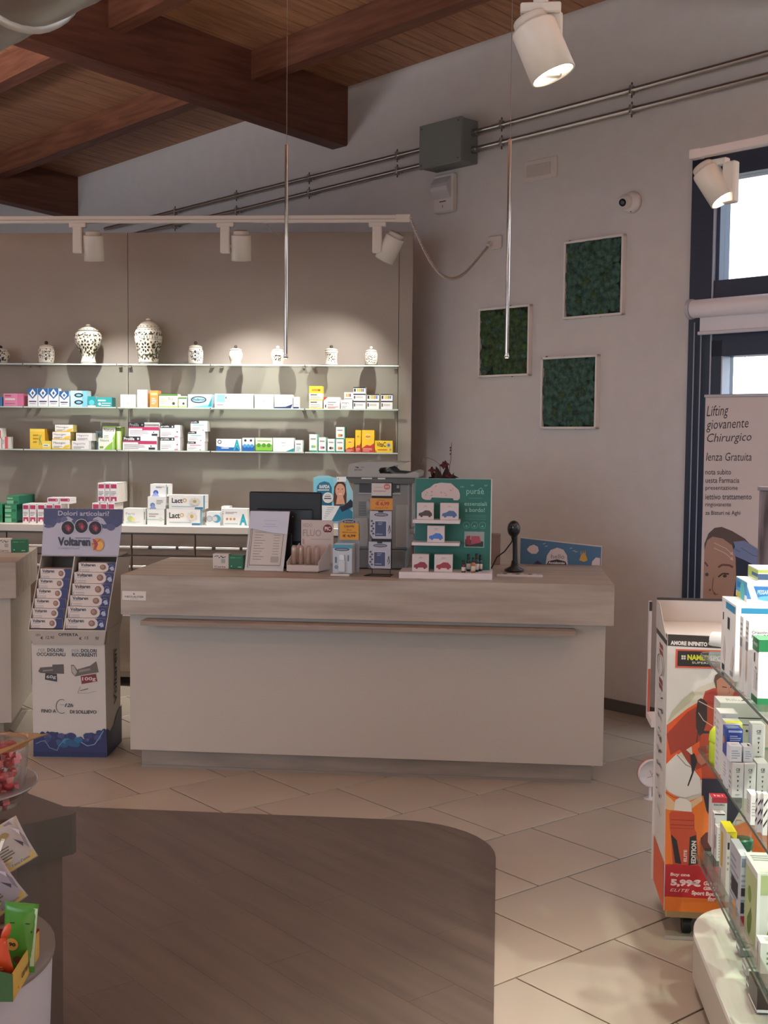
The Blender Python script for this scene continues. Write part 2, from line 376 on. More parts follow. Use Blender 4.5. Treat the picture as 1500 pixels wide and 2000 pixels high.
# tall anthracite window with upper light and glazed door
win = thing('window_1', 'tall anthracite framed window and glazed door beside the moss pictures', None, WP+uW*U0, AW, kind='structure')
WU = lambda x, y: wp(x, y)[0]
uj = .432                                             # left edge of the upper pane
b = MB(WF)
b.box(U0, uj-.03, -.02, .12, 0, z1, navy); b.build('frame', parent=win)
b = MB(WF); b.box(U0, U1, -.02, .12, 3.17, z1, navy); b.build('frame', parent=win)
b = MB(WF); b.box(uj-.03, U1, -.02, .12, 2.25, 2.59, navy); b.build('frame', parent=win)
for uu in (1.55, 2.7, 3.8): b = MB(WF); b.box(uu-.07, uu+.07, -.02, .12, 0, z1, navy); b.build('frame', parent=win)
b = MB(WF); b.box(uj-.03, uj-.022, -.03, .0, 0, 3.17, m('aab2c0', .3)); b.box(uj-.022, uj, -.005, .1, 2.59, 3.17, navy2); b.build('glazing_bead', parent=win)
b = MB(WF); b.box(uj-.022, uj+.045, -.025, .1, .05, 2.25, navy); b.box(uj+.045, uj+.053, -.03, .05, .14, 2.16, m('aab2c0', .3)); b.box(uj-.022, 1.5, -.025, .1, 2.16, 2.25, navy); b.box(uj-.022, 1.5, -.025, .1, .02, .14, navy)
door = b.build('door_leaf', parent=win)
b = MB(WF); b.box(uj, 1.5, .04, .05, 2.59, 3.17, PANE); b.build('pane', parent=win)
b = MB(WF); b.box(uj+.045, 1.5, .04, .05, .14, 2.16, PANE); b.build('pane', parent=win)
for a_, c_ in ((1.62, 2.63), (2.77, 3.73), (3.87, 4.85)):
    for zz0, zz1 in ((.1, 2.25), (2.59, 3.17)): b = MB(WF); b.box(a_, c_, .04, .05, zz0, zz1, PANE); b.build('pane', parent=win)
for uu in (.30, .345): b = MB(WF); b.cyl((uu, -.035, .05), (uu, -.035, 2.36), .0035, m('9aa3b3', .3), 6); b.build('guide_cable', parent=win)
# roller blind
z_b, z_c = 2.485, 2.385
bl = thing('roller_blind', 'rolled-up white roller blind across the window above the door', 'blind', WP+uW*.33+np.array([0, 0, 2.28]), AW)
b = MB(WF); b.tube([(.325, -.09, 2.43), (1.5, -.09, 2.43)], .052, m('e2dde0', .5), 16); b.build('fabric_roll', parent=bl)
b = MB(WF); b.tube([(.300, -.09, 2.43), (.322, -.09, 2.43)], .058, m('b9b8c0', .4), 16); b.box(.300, .322, -.09, 0, 2.40, 2.46, m('b9b8c0', .4)); b.build('end_cap', parent=bl)
b = MB(WF); b.box(.36, 1.48, -.075, -.071, 2.30, 2.41, m('ddd8dc', .6)); b.build('fabric', parent=bl)
b = MB(WF); b.box(.35, 1.49, -.085, -.06, 2.282, 2.302, m('c9c6cc', .4), .004); b.build('bottom_bar', parent=bl)

# street outside: pavement and a tree
b = MB(WF); b.box(-14, 20, .3, 22, -.2, -.13, noisy('outdoor_paving', '9a958c', 'aaa49a', nscale=3, rough=.9)); b.build('pavement', at=WP+np.array([0, 0, -.2]), rot=AW, kind='structure')
tp = atY(1476, 690, 13)
tr = thing('street_tree', 'leafy green tree outside seen through the top of the door glass', 'tree', (tp[0]+1.25, 13, -.13))
b = MB(); b.tube([(tp[0]+1.25, 13, -.13), (tp[0]+1.3, 13.1, 1.6), (tp[0]+1.1, 13, 2.45)], [.14, .1, .07], m('5f4a3a', .9)); 
for k in range(7): b.tube([(tp[0]+1.2, 13, 2.0+k*.06), (tp[0]+.55+math.cos(k*2.1)*.5, 13+math.sin(k*2.1)*.6, 2.62+k*.03)], [.04, .015], m('5f4a3a', .9), 6)
b.build('trunk', parent=tr)
b = MB(); rn = random.Random(4)
for k in range(260):
    c = Vector((tp[0]+.35+rn.gauss(0, .42), 13+rn.gauss(0, .5), 2.74+rn.gauss(0, .055))); a = Vector((rn.uniform(-1, 1), rn.uniform(-1, 1), rn.uniform(-1, 1))).normalized()*.07; q = a.cross(Vector((rn.uniform(-1, 1), .3, .8))).normalized()*.032
    b.add([c-a, c+q, c+a, c-q], [(0, 1, 2, 3)], '7a9a6a')
tag(b.build('foliage', parent=tr), kind='stuff')

# ------------------------------------------------------------------ lamps
def spot(loc, aim, watts, size=70, blend=.6, color=(1, .93, .84), r=.03):
    L = bpy.data.lights.new('spot_light', 'SPOT'); L.energy = watts; L.spot_size = math.radians(size); L.spot_blend = blend; L.color = color; L.shadow_soft_size = r
    o = bpy.data.objects.new('spot_light', L); SC.collection.objects.link(o)
    d = (Vector(aim)-Vector(loc)).normalized(); o.matrix_world = Matrix.Translation(Vector(loc)) @ d.to_track_quat('-Z', 'Y').to_matrix().to_4x4(); return o
def track_spot(P, ang, hd, aim, watts, label, box=(0, 0, 0), R_=.058, Lh=.15, size=70, group=None, lit=8, **kw):
    """P: where it clips into the track (track underside); hd: centre of the lamp head; aim: point it looks at"""
    t = thing('track_spotlight', label, 'spotlight', P, ang, group)
    T = fr(P, ang); b = MB(T); b.box(-.055, .055, -.018, .018, -.028, 0, LAMPW, .004); b.build('track_adapter', parent=t)
    b = MB(T); x0 = box[0]; b.box(x0-.03, x0+.03, -.02+box[1], .02+box[1], -.19, -.02, LAMPW, .006); b.build('driver_box', parent=t)
    hd = Vector([float(q) for q in hd]); d = (Vector([float(q) for q in aim])-hd).normalized(); Q = d.to_track_quat('Z', 'Y').to_matrix().to_4x4(); TT = Matrix.Translation(hd) @ Q
    a = T @ Vector((x0, box[1], -.15)); b = MB(); b.tube([a, hd-d*.02], .009, LAMPW); b.build('pivot_arm', parent=t)
    b = MB(TT); h = Lh/2
    b.lathe([(R_*.3, -h), (R_*.97, -h), (R_, -h+.006), (R_*1.02, h), (R_*.93, h), (R_*.86, h-.02), (R_*.1, h-.03)], LAMPW, 32); b.build('lamp_head', parent=t)
    b = MB(TT); b.lathe([(R_*.72, -h-.028), (R_*.78, -h-.024), (R_*.8, -h), (R_*.5, -h)], m('c6bfb4', .4), 28); b.lathe([(.001, -h-.0285), (R_*.72, -h-.028)], m('a49c92', .5), 28); b.build('rear_cap', parent=t)
    b = MB(TT); b.lathe([(.001, h-.012), (R_*.84, h-.012)], m('fff4e2', .4, 0, lit), 28); b.build('lens', parent=t)
    l = spot(hd+d*(h+.004), aim, watts, size, **kw); mw = l.matrix_world.copy(); l.parent = t; l.matrix_world = mw
    return t
AS = -4.1
def lamps_back():
    Yt = 7.65; pL = np.array([-.35, Yt, 0])
    a = onpl(0, 429, pL, AS); c = onpl(801, 425, pL, AS); z = float(onpl(400, 428.5, pL, AS)[2])
    tr = thing('lighting_track', 'white horizontal lighting track hung in front of taupe shelf wall', 'track', (c[0], c[1], z), AS)
    T = fr((c[0], c[1], z), AS); Lg = 3.9
    b = MB(T); b.box(-Lg, 0, -.017, .017, -.022, .022, LAMPW, .003); b.box(-Lg, -.09, -.019, -.017, -.006, -.002, m('a8a096', .5)); b.build('rail', parent=tr)
    b = MB(T); b.box(-.09, .002, -.02, .02, -.025, .025, LAMPW, .003); b.build('end_cap', parent=tr)
    for x in (-.95,): b = MB(T); b.tube([(x, 0, .02), (x+.03, .70, .02-.05)], .004, m('b5aea6', .5), 6); b.build('support_arm', parent=tr)
    s = Yt/F
    for i, (xa, xh, yh, ax, az, lab) in enumerate(((152, 183, 485, -1.62, 1.15, 'white cylinder spotlight over the tall majolica jars'), (440, 471, 484, -.72, 1.15, 'white cylinder spotlight over the small jars, middle of the track'), (737, 761, 486, .0, 1.2, 'white cylinder spotlight tilted by the end of the track'))):
        P = onpl(xa, 437, pL, AS); P[2] = z-.022
        hd = onpl(xh, yh, pL+np.array([0, .03, 0]), AS)
        aim = (hd[0]+(.0, -.02, -.8)[i], 8.12, 1.25)
        track_spot(P, AS, hd, aim, (62, 66, 52)[i], lab, box=(0, 0, 0), R_=.062, Lh=.16, size=(92, 92, 96)[i], blend=.8, group='spotlights on the shelf wall track', color=(1, .97, .92), r=.014)
lamps_back()
def lamps_window():
    z = 2.87; P = atz(1352, 303, z); Q = atz(1500, 273, z); ang = math.degrees(math.atan2(Q[1]-P[1], Q[0]-P[0]))
    tr = thing('lighting_track', 'white lighting track running past the top of the window', 'track', P, ang); T = fr(P, ang)
    b = MB(T); b.box(0, 3.2, -.017, .017, -.018, .018, m('cfc9c8', .4), .003); b.build('rail', parent=tr)
    b = MB(T); b.box(-.004, .05, -.019, .019, -.02, .02, m('cfc9c8', .4), .003); b.build('end_cap', parent=tr)
    for x in (1.2, 2.8): b = MB(T); b.tube([(x, 0, .018), (x, 0, 1.95)], .002, STEEL, 5); b.build('suspension_wire', parent=tr)
    C = atz(1400, 303, z); C[2] = z-.018
    hd = atY(1396, 362, C[1]); aim = hd+np.array([.55, -.35, -1.0])
    track_spot(C, ang, hd, aim, 60, 'white cylinder spotlight in front of the window', box=(.07, 0, 0), size=80, lit=25)
lamps_window()
def lamp_top():
    Y = 3.35; hd = atY(1061, 100, Y); P = atY(1056, 22, Y)
    z = float(P[2])+.02; ang = -42
    tr = thing('lighting_track', 'white lighting track above the large tilted spotlight', 'track', (P[0], P[1], z), ang)
    T = fr((P[0], P[1], z+.1), ang); b = MB(T); b.box(-.05, 3.0, -.017, .017, -.018, .018, LAMPW, .003); b.build('rail', parent=tr)
    b = MB(T); b.box(-.012, .012, -.004, .004, -.1, -.0, LAMPW); b.box(-.022, .022, -.006, .006, -.1, -.055, LAMPW, .002)
    for q in (-.012, .012): b.cyl((q, -.0065, -.085), (q, -.0075, -.085), .0025, m('5a5552'), 8)
    b.build('hanger_bracket', parent=tr)
    for x in (.5, 2.5): b = MB(T); b.tube([(x, 0, .018), (x, 0, 1.5)], .002, STEEL, 5); b.build('suspension_wire', parent=tr)
    aim = hd+np.array([.42, -.1, -1.0])
    track_spot((P[0], P[1], z), ang+35, hd, aim, 40, 'large white cylinder spotlight shining near the ceiling beams', box=(.03, .02, 0), R_=.062, Lh=.145, size=75, lit=25)
lamp_top()
# lamps out of view: shelf and aisle spots, then added fill lamps
for i, (x, y, z, ax, ay, az, wt, lab) in enumerate(((1.7, 1.6, 2.9, 1.35, 2.6, .9, 120, 'white spotlight lighting the glass shelves from the aisle side'), (1.75, 4.3, 2.9, 1.3, 3.0, .9, 108, 'white spotlight lighting the glass shelves from the counter side'),
        (1.1, 2.3, 2.9, .9, 2.9, 0, 135, 'white spotlight over the tiled aisle'))):
    track_spot((x, y, z), 0, (x+.03, y, z-.12), (ax, ay, az), wt, lab, size=62, blend=.9, lit=6)
def pendant(x, y, z, watts, lab, col, L_=1.2):  # added fill lamp, never in view, lifts the light on ceiling and walls
    t = thing('fill_lamp', lab, 'lamp', (x, y, z), 0)
    T = fr((x, y, z), 0); b = MB(T); b.box(-L_/2, L_/2, -.15, .15, 0, .05, LAMPW, .008); b.build('housing', parent=t)
    for zz_, up, q in ((-.003, 0, .04), (.053, 1, .96)):          # lit below and above
        b = MB(T); b.box(-L_/2+.02, L_/2-.02, -.13, .13, min(zz_, zz_+.003), max(zz_, zz_+.003), m('fff1dd', .5, 0, 1.0)); b.build('diffuser', parent=t)
        L = bpy.data.lights.new('fill_light', 'AREA'); L.shape = 'RECTANGLE'; L.size = L_; L.size_y = .26; L.energy = watts*q; L.color = col
        o = bpy.data.objects.new('fill_light', L); SC.collection.objects.link(o)
        mw = Matrix.Translation((x, y, z+(.06 if up else -.008))) @ Matrix.Rotation(math.pi*up, 4, 'X'); o.matrix_world = mw; o.parent = t; o.matrix_world = mw
pendant(-1.4, 2.9, 3.3, 120, 'long white unseen fill lamp added above the entrance aisle', (.96, .96, 1)); pendant(.9, 2.6, 3.3, 110, 'long white unseen fill lamp added over the tiled aisle', (.92, .95, 1))
pendant(-4.6, 4.6, 3.3, 130, 'long white unseen fill lamp added above the far side aisle', (.98, .96, .98)); pendant(-.6, -.8, 3.2, 60, 'long white unseen fill lamp added behind the viewer', (.96, .96, 1))
pendant(-4.4, 7.0, 3.3, 110, 'long white unseen fill lamp added beyond the second counter', (.98, .96, .98)); pendant(3.1, 3.7, 3.4, 80, 'long white unseen fill lamp added in front of the tall window', (.94, .95, 1))
for i, (x, y) in enumerate(((-2.2, .0), (.2, -.9), (2.6, .0), (-4.4, 1.8))):  # added unseen spots; their bounce off the floor lights ceiling and walls
    track_spot((x, y, 3.0), 0, (x+.03, y, 2.87), (x+.03, y-.1, 0), 950, ('unseen white fill spotlight added over the floor at the shop entrance', 'unseen white fill spotlight added over the floor behind the viewer', 'unseen white fill spotlight added over the floor by the shop window', 'unseen white fill spotlight added over the floor of the far aisle')[i], size=112, blend=1, lit=6, color=(.97, .97, 1))
# ================================================================== SHELF WALL
SF = np.array([-.35, 8.08, 0]); PF = np.array([-.35, 8.30, 0]); WKF = np.array([-.35, 7.86, 0])
def lx(p, org): return float((np.array(p)-org) @ dirv(AS))
def sx(x, y, org): return lx(onpl(x, y, org, AS), org)
def sz(x, y, org): return float(onpl(x, y, org, AS)[2])
PT = fr(PF, AS)
ztop = sz(400, 454, PF)
part = thing('wall_partition', 'tall taupe shelf wall standing in front of the white back wall', None, (PF[0], PF[1], 0), AS, kind='structure')
xs = [-3.6, sx(-280, 600, PF), sx(250, 600, PF), sx(779, 600, PF), sx(806, 600, PF)]
for a_, c_ in zip(xs, xs[1:]):
    b = MB(PT); b.box(a_+.0015, c_-.0015, 0, .06, 0, ztop, taupe, .001); b.build('panel', parent=part)
# lower cabinets
zw1 = sz(200, 1026, WKF); zw0 = sz(200, 1039.5, WKF)
WT = fr(WKF, AS); xw1 = sx(804, 1040, WKF)
wk = MB(WT); wk.box(-3.4, xw1, 0, .44, zw0, zw1, m('dcd6cc', .4), .002)
wk.build('worktop', at=(WKF[0], WKF[1], zw0), rot=AS, label='long off-white worktop under the lit glass shelves', cat='worktop')
zg = sz(300, 1086, WKF); dw = sx(380, 1080, WKF)-sx(256, 1080, WKF); xg = sx(256, 1080, WKF)
drawer_m = noisy('drawer_laminate', '877b70', '958a7e', (1.2, 9, 9), 2.0, .5, .05)
handle_bar = m('efe9e0', .25, .3)
k = 0
for i in range(-5, 5):
    x0 = xg+dw*i; x1 = min(x0+dw, xw1-.02)
    if x1-x0 < .1: continue
    nm = ('first', 'second', 'third', 'fourth', 'fifth', 'sixth', 'seventh', 'eighth', 'ninth', 'tenth')[k]; k += 1
    c = thing('drawer_cabinet', f'grey laminate drawer cabinet with bar handle, {nm} from the wall end far from the window', 'cabinet', tuple((WT @ Vector((x0+dw/2, .03, 0)))[:3]), AS, 'drawer cabinets under the worktop')
    b = MB(WT); b.box(x0+.001, x1-.001, .04, .42, .06, zw0-.001, m('8d8378', .6)); b.build('body', parent=c)
    for z0, z1 in ((zg+.004, zw0-.012), (zg-.32, zg-.004), (.10, zg-.328)):
        b = MB(WT); b.box(x0+.004, x1-.004, .022, .04, z0, z1, drawer_m, .0015); d_ = b.build('drawer_front', parent=c)
        b = MB(WT); zh = z1-.085 if z1 > zg else z1-.07
        b.box(x0+.008, x1-.008, -.0, .012, zh-.008, zh+.008, handle_bar, .003)
        for q in (.3, .72):
            b.box(x0+dw*q-.012 if q < .5 else x0+dw*q-.006, x0+dw*q+.012, -.003, .022, zh-.010, zh+.010, m('3c3833', .5))
        b.build('handle', parent=d_)
# glass shelves
ZS = {1: sz(400, 711.5, SF), 2: sz(400, 796.3, SF), 3: sz(400, 880.5, SF)}
joint = [sx(x, 800, SF) for x in (-140, 45, 228, 411, 595, 779)]
ST = fr(SF, AS)
rows = {1: 'top', 2: 'middle', 3: 'lowest'}
pos = ('by the far end', 'under the first vase and small jar', 'under the largest jar', 'beside the hanging rod', 'at the window end')
for r_ in (1, 2, 3):
    for i in range(5):
        a_, c_ = joint[i]+.004, joint[i+1]-.004; z = ZS[r_]
        g = thing('glass_shelf', f'clear glass shelf on the taupe wall, {rows[r_]} row, bay {("nearest the far end", "second from the far end", "third from the far end", "fourth from the far end", "nearest the window")[i]}', 'shelf', tuple((ST @ Vector(((a_+c_)/2, 0, z-.008)))[:3]), AS, 'glass shelves on the taupe wall')
        b = MB(ST); b.box(a_, c_, .0035, .215, z-.008, z, GLASS); b.build('pane', parent=g)
        b = MB(ST); b.box(a_, c_, 0, .003, z-.0085, z+.0002, m('bccbc0', .2)); b.build('polished_edge', parent=g)
        for q, xx in enumerate((a_+.03, c_-.03)):
            b = MB(ST); b.box(xx-.012, xx+.012, .19, .22, z-.014, z-.0085, m('8a7f74', .5), .001); b.build('bracket', parent=g)

# ---- majolica jars
glaze = m('e6e1d2', .22); ink = m('34301f', .35); ink2 = m('2c2f45', .35); olive = m('5a5a34', .4)
def jar(x0, x1, y0, y1, prof, label, motif, seed, name='apothecary_jar', z=None, Y=8.17):
    z = ZS[1] if z is None else z
    org = SF+np.array([0, Y-8.08, 0]); P = onpl((x0+x1)/2, (y0+y1)/2, org, AS); P[2] = z
    s = P[1]/F; hh = (y1-y0)*s; rr = (x1-x0)/2*s
    t = thing(name, label, 'jar', P, -8, 'majolica jars on the top glass shelf'); T = fr(P, math.degrees(math.atan2(-P[0], P[1]))*1.0)
    body = [(a*rr, c*hh) for a, c in prof['body']]; lid = [(a*rr, c*hh) for a, c in prof['lid']]; knob = [(a*rr, c*hh) for a, c in prof['knob']]
    b = MB(T); b.lathe([(.001, 0)]+body, glaze, 36)
    def rad(zz):
        for (r0, za), (r1, zb) in zip(body, body[1:]):
            if za <= zz <= zb and zb > za: return r0+(r1-r0)*(zz-za)/(zb-za)
        return body[-1][0]
    def W_(pts, mat, e=.0006):
        V = []
        for u, v in pts:
            zz = v*hh; a = -math.pi/2+u; r = rad(zz)+e; V.append((r*math.cos(a), r*math.sin(a), zz))
        n = len(V); c = (sum(q[0] for q in V)/n, sum(q[1] for q in V)/n, sum(q[2] for q in V)/n)
        b.add(V, [list(range(n))], mat)
    def band(v, dv, mat, e=.0005): 
        for k in range(24): u = 2*math.pi*k/24; W_([(u, v), (u+.262, v), (u+.262, v+dv), (u, v+dv)], mat, e)
    rn = random.Random(seed); v0 = prof['mid']; asp = hh/rr
    band(prof['body'][0][1]+.035, .012, ink); band(prof['top'], .012, ink)
    KL = 1.0 if motif == 'grand' else 1.3
    def leafp(u, v, L, a, wd, mat, e=.0008):
        L = L*KL
        ca, sa = math.cos(a), math.sin(a)
        W_([(u, v), (u+(ca*.5-sa*wd)*L, v+(sa*.5+ca*wd)*L/asp), (u+ca*L, v+sa*L/asp), (u+(ca*.5+sa*wd)*L, v+(sa*.5-ca*wd)*L/asp)], mat, e)
    def blossom(u, v, R_, mat, inner=glaze, n=8):
        for k in range(n): leafp(u+math.cos(k*6.283/n)*R_*.35, v+math.sin(k*6.283/n)*R_*.35/asp, R_*.65, k*6.283/n, .34, mat)
        W_([(u+math.cos(k*.785)*R_*.42, v+math.sin(k*.785)*R_*.42/asp) for k in range(8)], inner, .0011)
        W_([(u+math.cos(k*.785)*R_*.2, v+math.sin(k*.785)*R_*.2/asp) for k in range(8)], mat, .0014)
    if motif == 'flower':
        for uu in (-2.1, -.05, 2.1): blossom(uu, v0, .62, ink2)
        for k in range(26): leafp(rn.uniform(-1.5, 1.5), v0+rn.uniform(-.26, .26), .2, rn.uniform(0, 6.28), .3, ink)
    elif motif == 'grand':
        blossom(-.25, v0, .42, ink); 
        for k in range(12): leafp(-.25+math.cos(k*.5236)*.5, v0+math.sin(k*.5236)*.5/asp, .2, k*.5236+1, .4, olive)
        for k in range(150):
            u = rn.uniform(-1.6, 1.6); v = rn.uniform(v0-.28, v0+.12)
            if abs(u+.25) < .6 and abs(v-v0) < .16: continue
            leafp(u, v, rn.uniform(.16, .32), rn.uniform(0, 6.28), .3, rn.choice((ink, ink, olive)))
        vb = prof['band']; band(vb, .008, ink); band(vb+.085, .008, ink)
        txt = prof['txt']; nn = len(txt)
        for k, ch in enumerate(txt):
            V, Fs = glyphs(ch, .02)
            if not V: continue
            u0 = -.9+k*1.7/nn; b.add([((rad((vb+.02+p[1]*.075)*hh)+.001)*math.cos(-math.pi/2+u0+p[0]*1.35/nn), (rad((vb+.02+p[1]*.075)*hh)+.001)*math.sin(-math.pi/2+u0+p[0]*1.35/nn), (vb+.02+p[1]*.075)*hh) for p in V], Fs, ink)
        for k in range(40): leafp(-1.6+k*.08, vb+.12, .17, rn.uniform(0, 6.28), .35, ink)
    elif motif == 'sprig':
        for k in range(9): leafp(rn.uniform(-.15, .15), v0-.12+k*.03, .62, .5+k*.02 if k % 2 else 2.6, .2, ink)
        leafp(.0, v0-.22, .7, 1.57, .06, ink)
        for k in range(12): leafp(-.8+k*.14, prof['top']-.1, .1, rn.uniform(0, 3), .3, ink)
    elif motif == 'bird':
        leafp(-.45, v0+.06, .9, -.55, .22, ink); leafp(-.5, v0-.02, .6, .5, .3, olive)
        for k in range(16): leafp(rn.uniform(-.6, .6), v0+rn.uniform(-.16, .16), .22, rn.uniform(0, 6.28), .3, rn.choice((ink, olive)))
        for k in range(8): leafp(-.6+k*.16, prof['top']-.09, .11, 1, .3, ink)
    elif motif == 'crown':
        for k in range(5): leafp(-.4+k*.2, v0+.0, .26, 1.2+k*.18, .3, ink)
        for k in range(22): leafp(rn.uniform(-.5, .5), v0+rn.uniform(-.18, .06), .18, rn.uniform(0, 6.28), .3, ink)
        for k in range(8): leafp(-.6+k*.16, prof['top']-.09, .11, 2, .3, ink)
    else:
        for rr_ in range(5):
            for k in range(9): leafp(-.75+k*.17+rn.uniform(-.04, .04), v0-.2+rr_*.105, .16, rn.uniform(0, 6.28), .35, rn.choice((ink, ink2)))
    b.build('body', parent=t)
    b = MB(T); b.lathe(lid, glaze, 32)
    zl = lid[1][1]
    for k in range(18):
        a0 = k*6.283/18; r1, r2 = lid[2][0]*1.003, lid[-1][0]+.0004; za, zb = lid[2][1]+.0012, lid[-1][1]+.0006
        b.add([(r1*math.cos(a0), r1*math.sin(a0), za), (r1*math.cos(a0+.14), r1*math.sin(a0+.14), za), (r2*math.cos(a0+.5), r2*math.sin(a0+.5), zb), (r2*math.cos(a0+.3), r2*math.sin(a0+.3), zb)], [(0, 1, 2, 3)], ink)
    l_ = b.build('lid', parent=t)
    b = MB(T); b.lathe(knob, m('3a342a', .25) if seed % 2 else glaze, 20); b.build('knob', parent=l_)
    return t
P_s = dict(body=[(.78, 0), (.86, .02), (.93, .1), (1, .25), (1, .5), (.97, .6), (.86, .70), (.80, .72)], lid=[(.80, .722), (.88, .735), (.88, .76), (.6, .815), (.2, .845)], knob=[(.12, .845), (.2, .88), (.24, .93), (.16, .98), (.001, 1)], mid=.38, top=.64)
P_w = dict(body=[(.80, 0), (.84, .03), (.72, .12), (.80, .22), (.98, .40), (1, .5), (.94, .60), (.86, .70), (.80, .73)], lid=[(.80, .732), (.90, .745), (.88, .77), (.55, .82), (.18, .85)], knob=[(.12, .85), (.22, .88), (.24, .93), (.15, .98), (.001, 1)], mid=.42, top=.66)
P_c = dict(body=[(.82, 0), (.9, .02), (.90, .1), (.82, .18), (.82, .55), (.92, .64), (.92, .70), (.80, .73)], lid=[(.80, .732), (.93, .745), (.9, .77), (.55, .83), (.18, .85)], knob=[(.12, .85), (.22, .88), (.24, .93), (.15, .98), (.001, 1)], mid=.38, top=.62)
P_v = dict(body=[(.54, 0), (.57, .02), (.54, .07), (.48, .15), (.52, .24), (.74, .38), (.94, .52), (1, .64), (.98, .73), (.84, .79), (.60, .825)], lid=[(.60, .826), (.74, .83), (.74, .845), (.42, .91), (.16, .94)], knob=[(.1, .94), (.17, .955), (.2, .975), (.1, .995), (.001, 1)], mid=.47, top=.78, band=.60, txt='ZVCC ROSE')
P_l = dict(body=[(.62, 0), (.68, .015), (.70, .06), (.74, .2), (.86, .36), (.96, .5), (1, .6), (.99, .67), (.9, .74), (.78, .775)], lid=[(.78, .778), (.80, .785), (.80, .80), (.52, .89), (.2, .945)], knob=[(.1, .945), (.16, .955), (.2, .975), (.12, .99), (.001, 1)], mid=.36, top=.73, band=.53, txt='VALERIANA')
jar(-18, 19, 671, 707, P_w, 'small round majolica jar cut off at the shelf end', 'flower', 3)
jar(75, 106, 663, 708, P_s, 'small majolica jar with dark blue blossoms, black knob', 'flower', 1)
jar(146, 199, 631, 709, P_v, 'waisted majolica vase jar with olive scrolls on narrow foot', 'grand', 2, 'apothecary_vase')
jar(263, 317, 620, 710, P_l, 'largest majolica jar with inscription band and striped lid', 'grand', 4, 'apothecary_vase')
jar(367, 397, 665, 711, P_s, 'small majolica jar with one dark diamond blossom', 'flower', 5)
jar(447, 474, 673, 712, P_w, 'small majolica jar painted with a dark leafy sprig', 'sprig', 7)
jar(529, 556, 674, 712, P_w, 'small majolica jar with crown motif behind the hanging rod', 'crown', 8)
jar(633, 661, 673, 713, P_c, 'small majolica jar painted with an olive bird', 'bird', 9)
jar(712, 738, 675, 713, P_s, 'small straight majolica jar covered in rows of dark writing strokes', 'script', 10)

# ---- boxes on shelves
def sbox(x0, x1, yt, z, label, col, F_=(), dep=.09, R_=(), T_=(), side=None, off=0., group='medicine boxes on the glass shelves', name='medicine_box', org=None, rot=0, zt=None, cat='box', ret=False):
    org = (SF if org is None else org)+np.array([0, .03+off, 0]); xm = (x0+x1)/2
    P = onpl(xm, yt+10, org, AS); P[2] = z+.0004; top_ = float(onpl(xm, yt, org, AS)[2]); wdt = (x1-x0)*P[1]/F*.995
    h = (zt if zt else top_)-z-.0008
    T = fr(P, AS+rot); b = MB(T); carton_mb(b, wdt-.001, dep, h, col, F_, R_, (), T_, side)
    b.build(name, at=P, rot=AS+rot, label=label, cat=cat, group=group)
    return z+h+.0008
GY = m('9a9a98', .5); DK = m('2b2d33', .5); BL = m('1f5f9e', .45); NV = m('1d2e63', .45); RD = m('c23a30', .45); TL_ = m('1b9aa0', .45); MG = m('b5305f', .45); YE = m('f0c818', .4); WH = m('eeeeea', .4); GN = m('2f8a4a', .45); LG = m('8cc63f', .45); CR = m('f3efd8', .45)
z = ZS[2]
sbox(-22, 5, 775, z, 'blue box cut off at the far end of the middle shelf', '2f6fb0', [('r', .1, .3, .8, .6, WH)])
sbox(6, 45, 768.5, z, 'pink box with paler label on the middle glass shelf', 'd9709c', [('r', 0, 0, .72, 1, m('e58fb4', .4)), ('r', .08, .5, .6, .62, WH), ('r', .08, .2, .6, .24, MG), ('r', .08, .78, .4, .86, MG)])
for i, (a, c, t) in enumerate(((54, 73.5, 758.5), (74, 94, 758.5), (94.5, 114.5, 758.5), (115.5, 135, 764))):
    sbox(a, c, t, z, f'tall white box with blue diamond emblem, {ordn(i)} of four counted from the pink box', 'e9edf0', [('p', [(0, 1), (1, 1), (1, .7), (.5, .42), (0, .7)], BL), ('p', [(.5, .5), (.82, .75), (.5, .98), (.18, .75)], WH), ('c', .5, .74, .13, GY), ('p', [(.5, .62), (.62, .74), (.5, .86), (.38, .74)], BL), ('r', .12, .25, .88, .31, NV), ('r', .2, .15, .8, .18, GY)], .06)
sbox(137, 170.5, 763, z, 'light blue box with two dark ovals', 'bcdcea', [('r', .7, 0, 1, 1, m('7cc4e4', .4)), ('c', .5, .72, .27, DK, .14), ('c', .5, .72, .16, m('7cc4e4', .4), .07), ('c', .5, .28, .27, DK, .14), ('c', .5, .28, .16, m('7cc4e4', .4), .07)])
sbox(171, 187, 774, z, 'small teal and white box beside the two-oval box', 'e8efee', [('r', 0, .1, 1, 1, TL_), ('c', .5, .4, .35, m('5cc6cf', .4)), ('r', 0, 0, 1, .14, WH)])
sbox(188, 219, 776, z, 'teal box with white stripes at the end of its shelf', '23a3a6', [('r', .1, .6, .6, .75, WH), ('c', .2, .3, .09, WH), ('r', .35, .35, .95, .43, WH), ('r', .3, .12, .9, .2, WH)])
sbox(235, 265, 770.5, z, 'plain white square box with grey speck', 'efefec', [('c', .5, .3, .03, GY), ('c', .58, .22, .02, GY)])
sbox(268, 288, 761, z, 'tall plain white box beside the orange box', 'f0efec', [('p', [(.55, .1), (.8, .12), (.9, .35), (.7, .5), (.62, .3)], m('c9c6c2', .5))])
sbox(292.5, 309, 762.5, z, 'narrow orange box with fine white lettering', 'e79a4c', [('r', .1, .72, .9, .86, m('f7c890', .4)), ('l', .2, .2, .8, .6, 4, WH)])
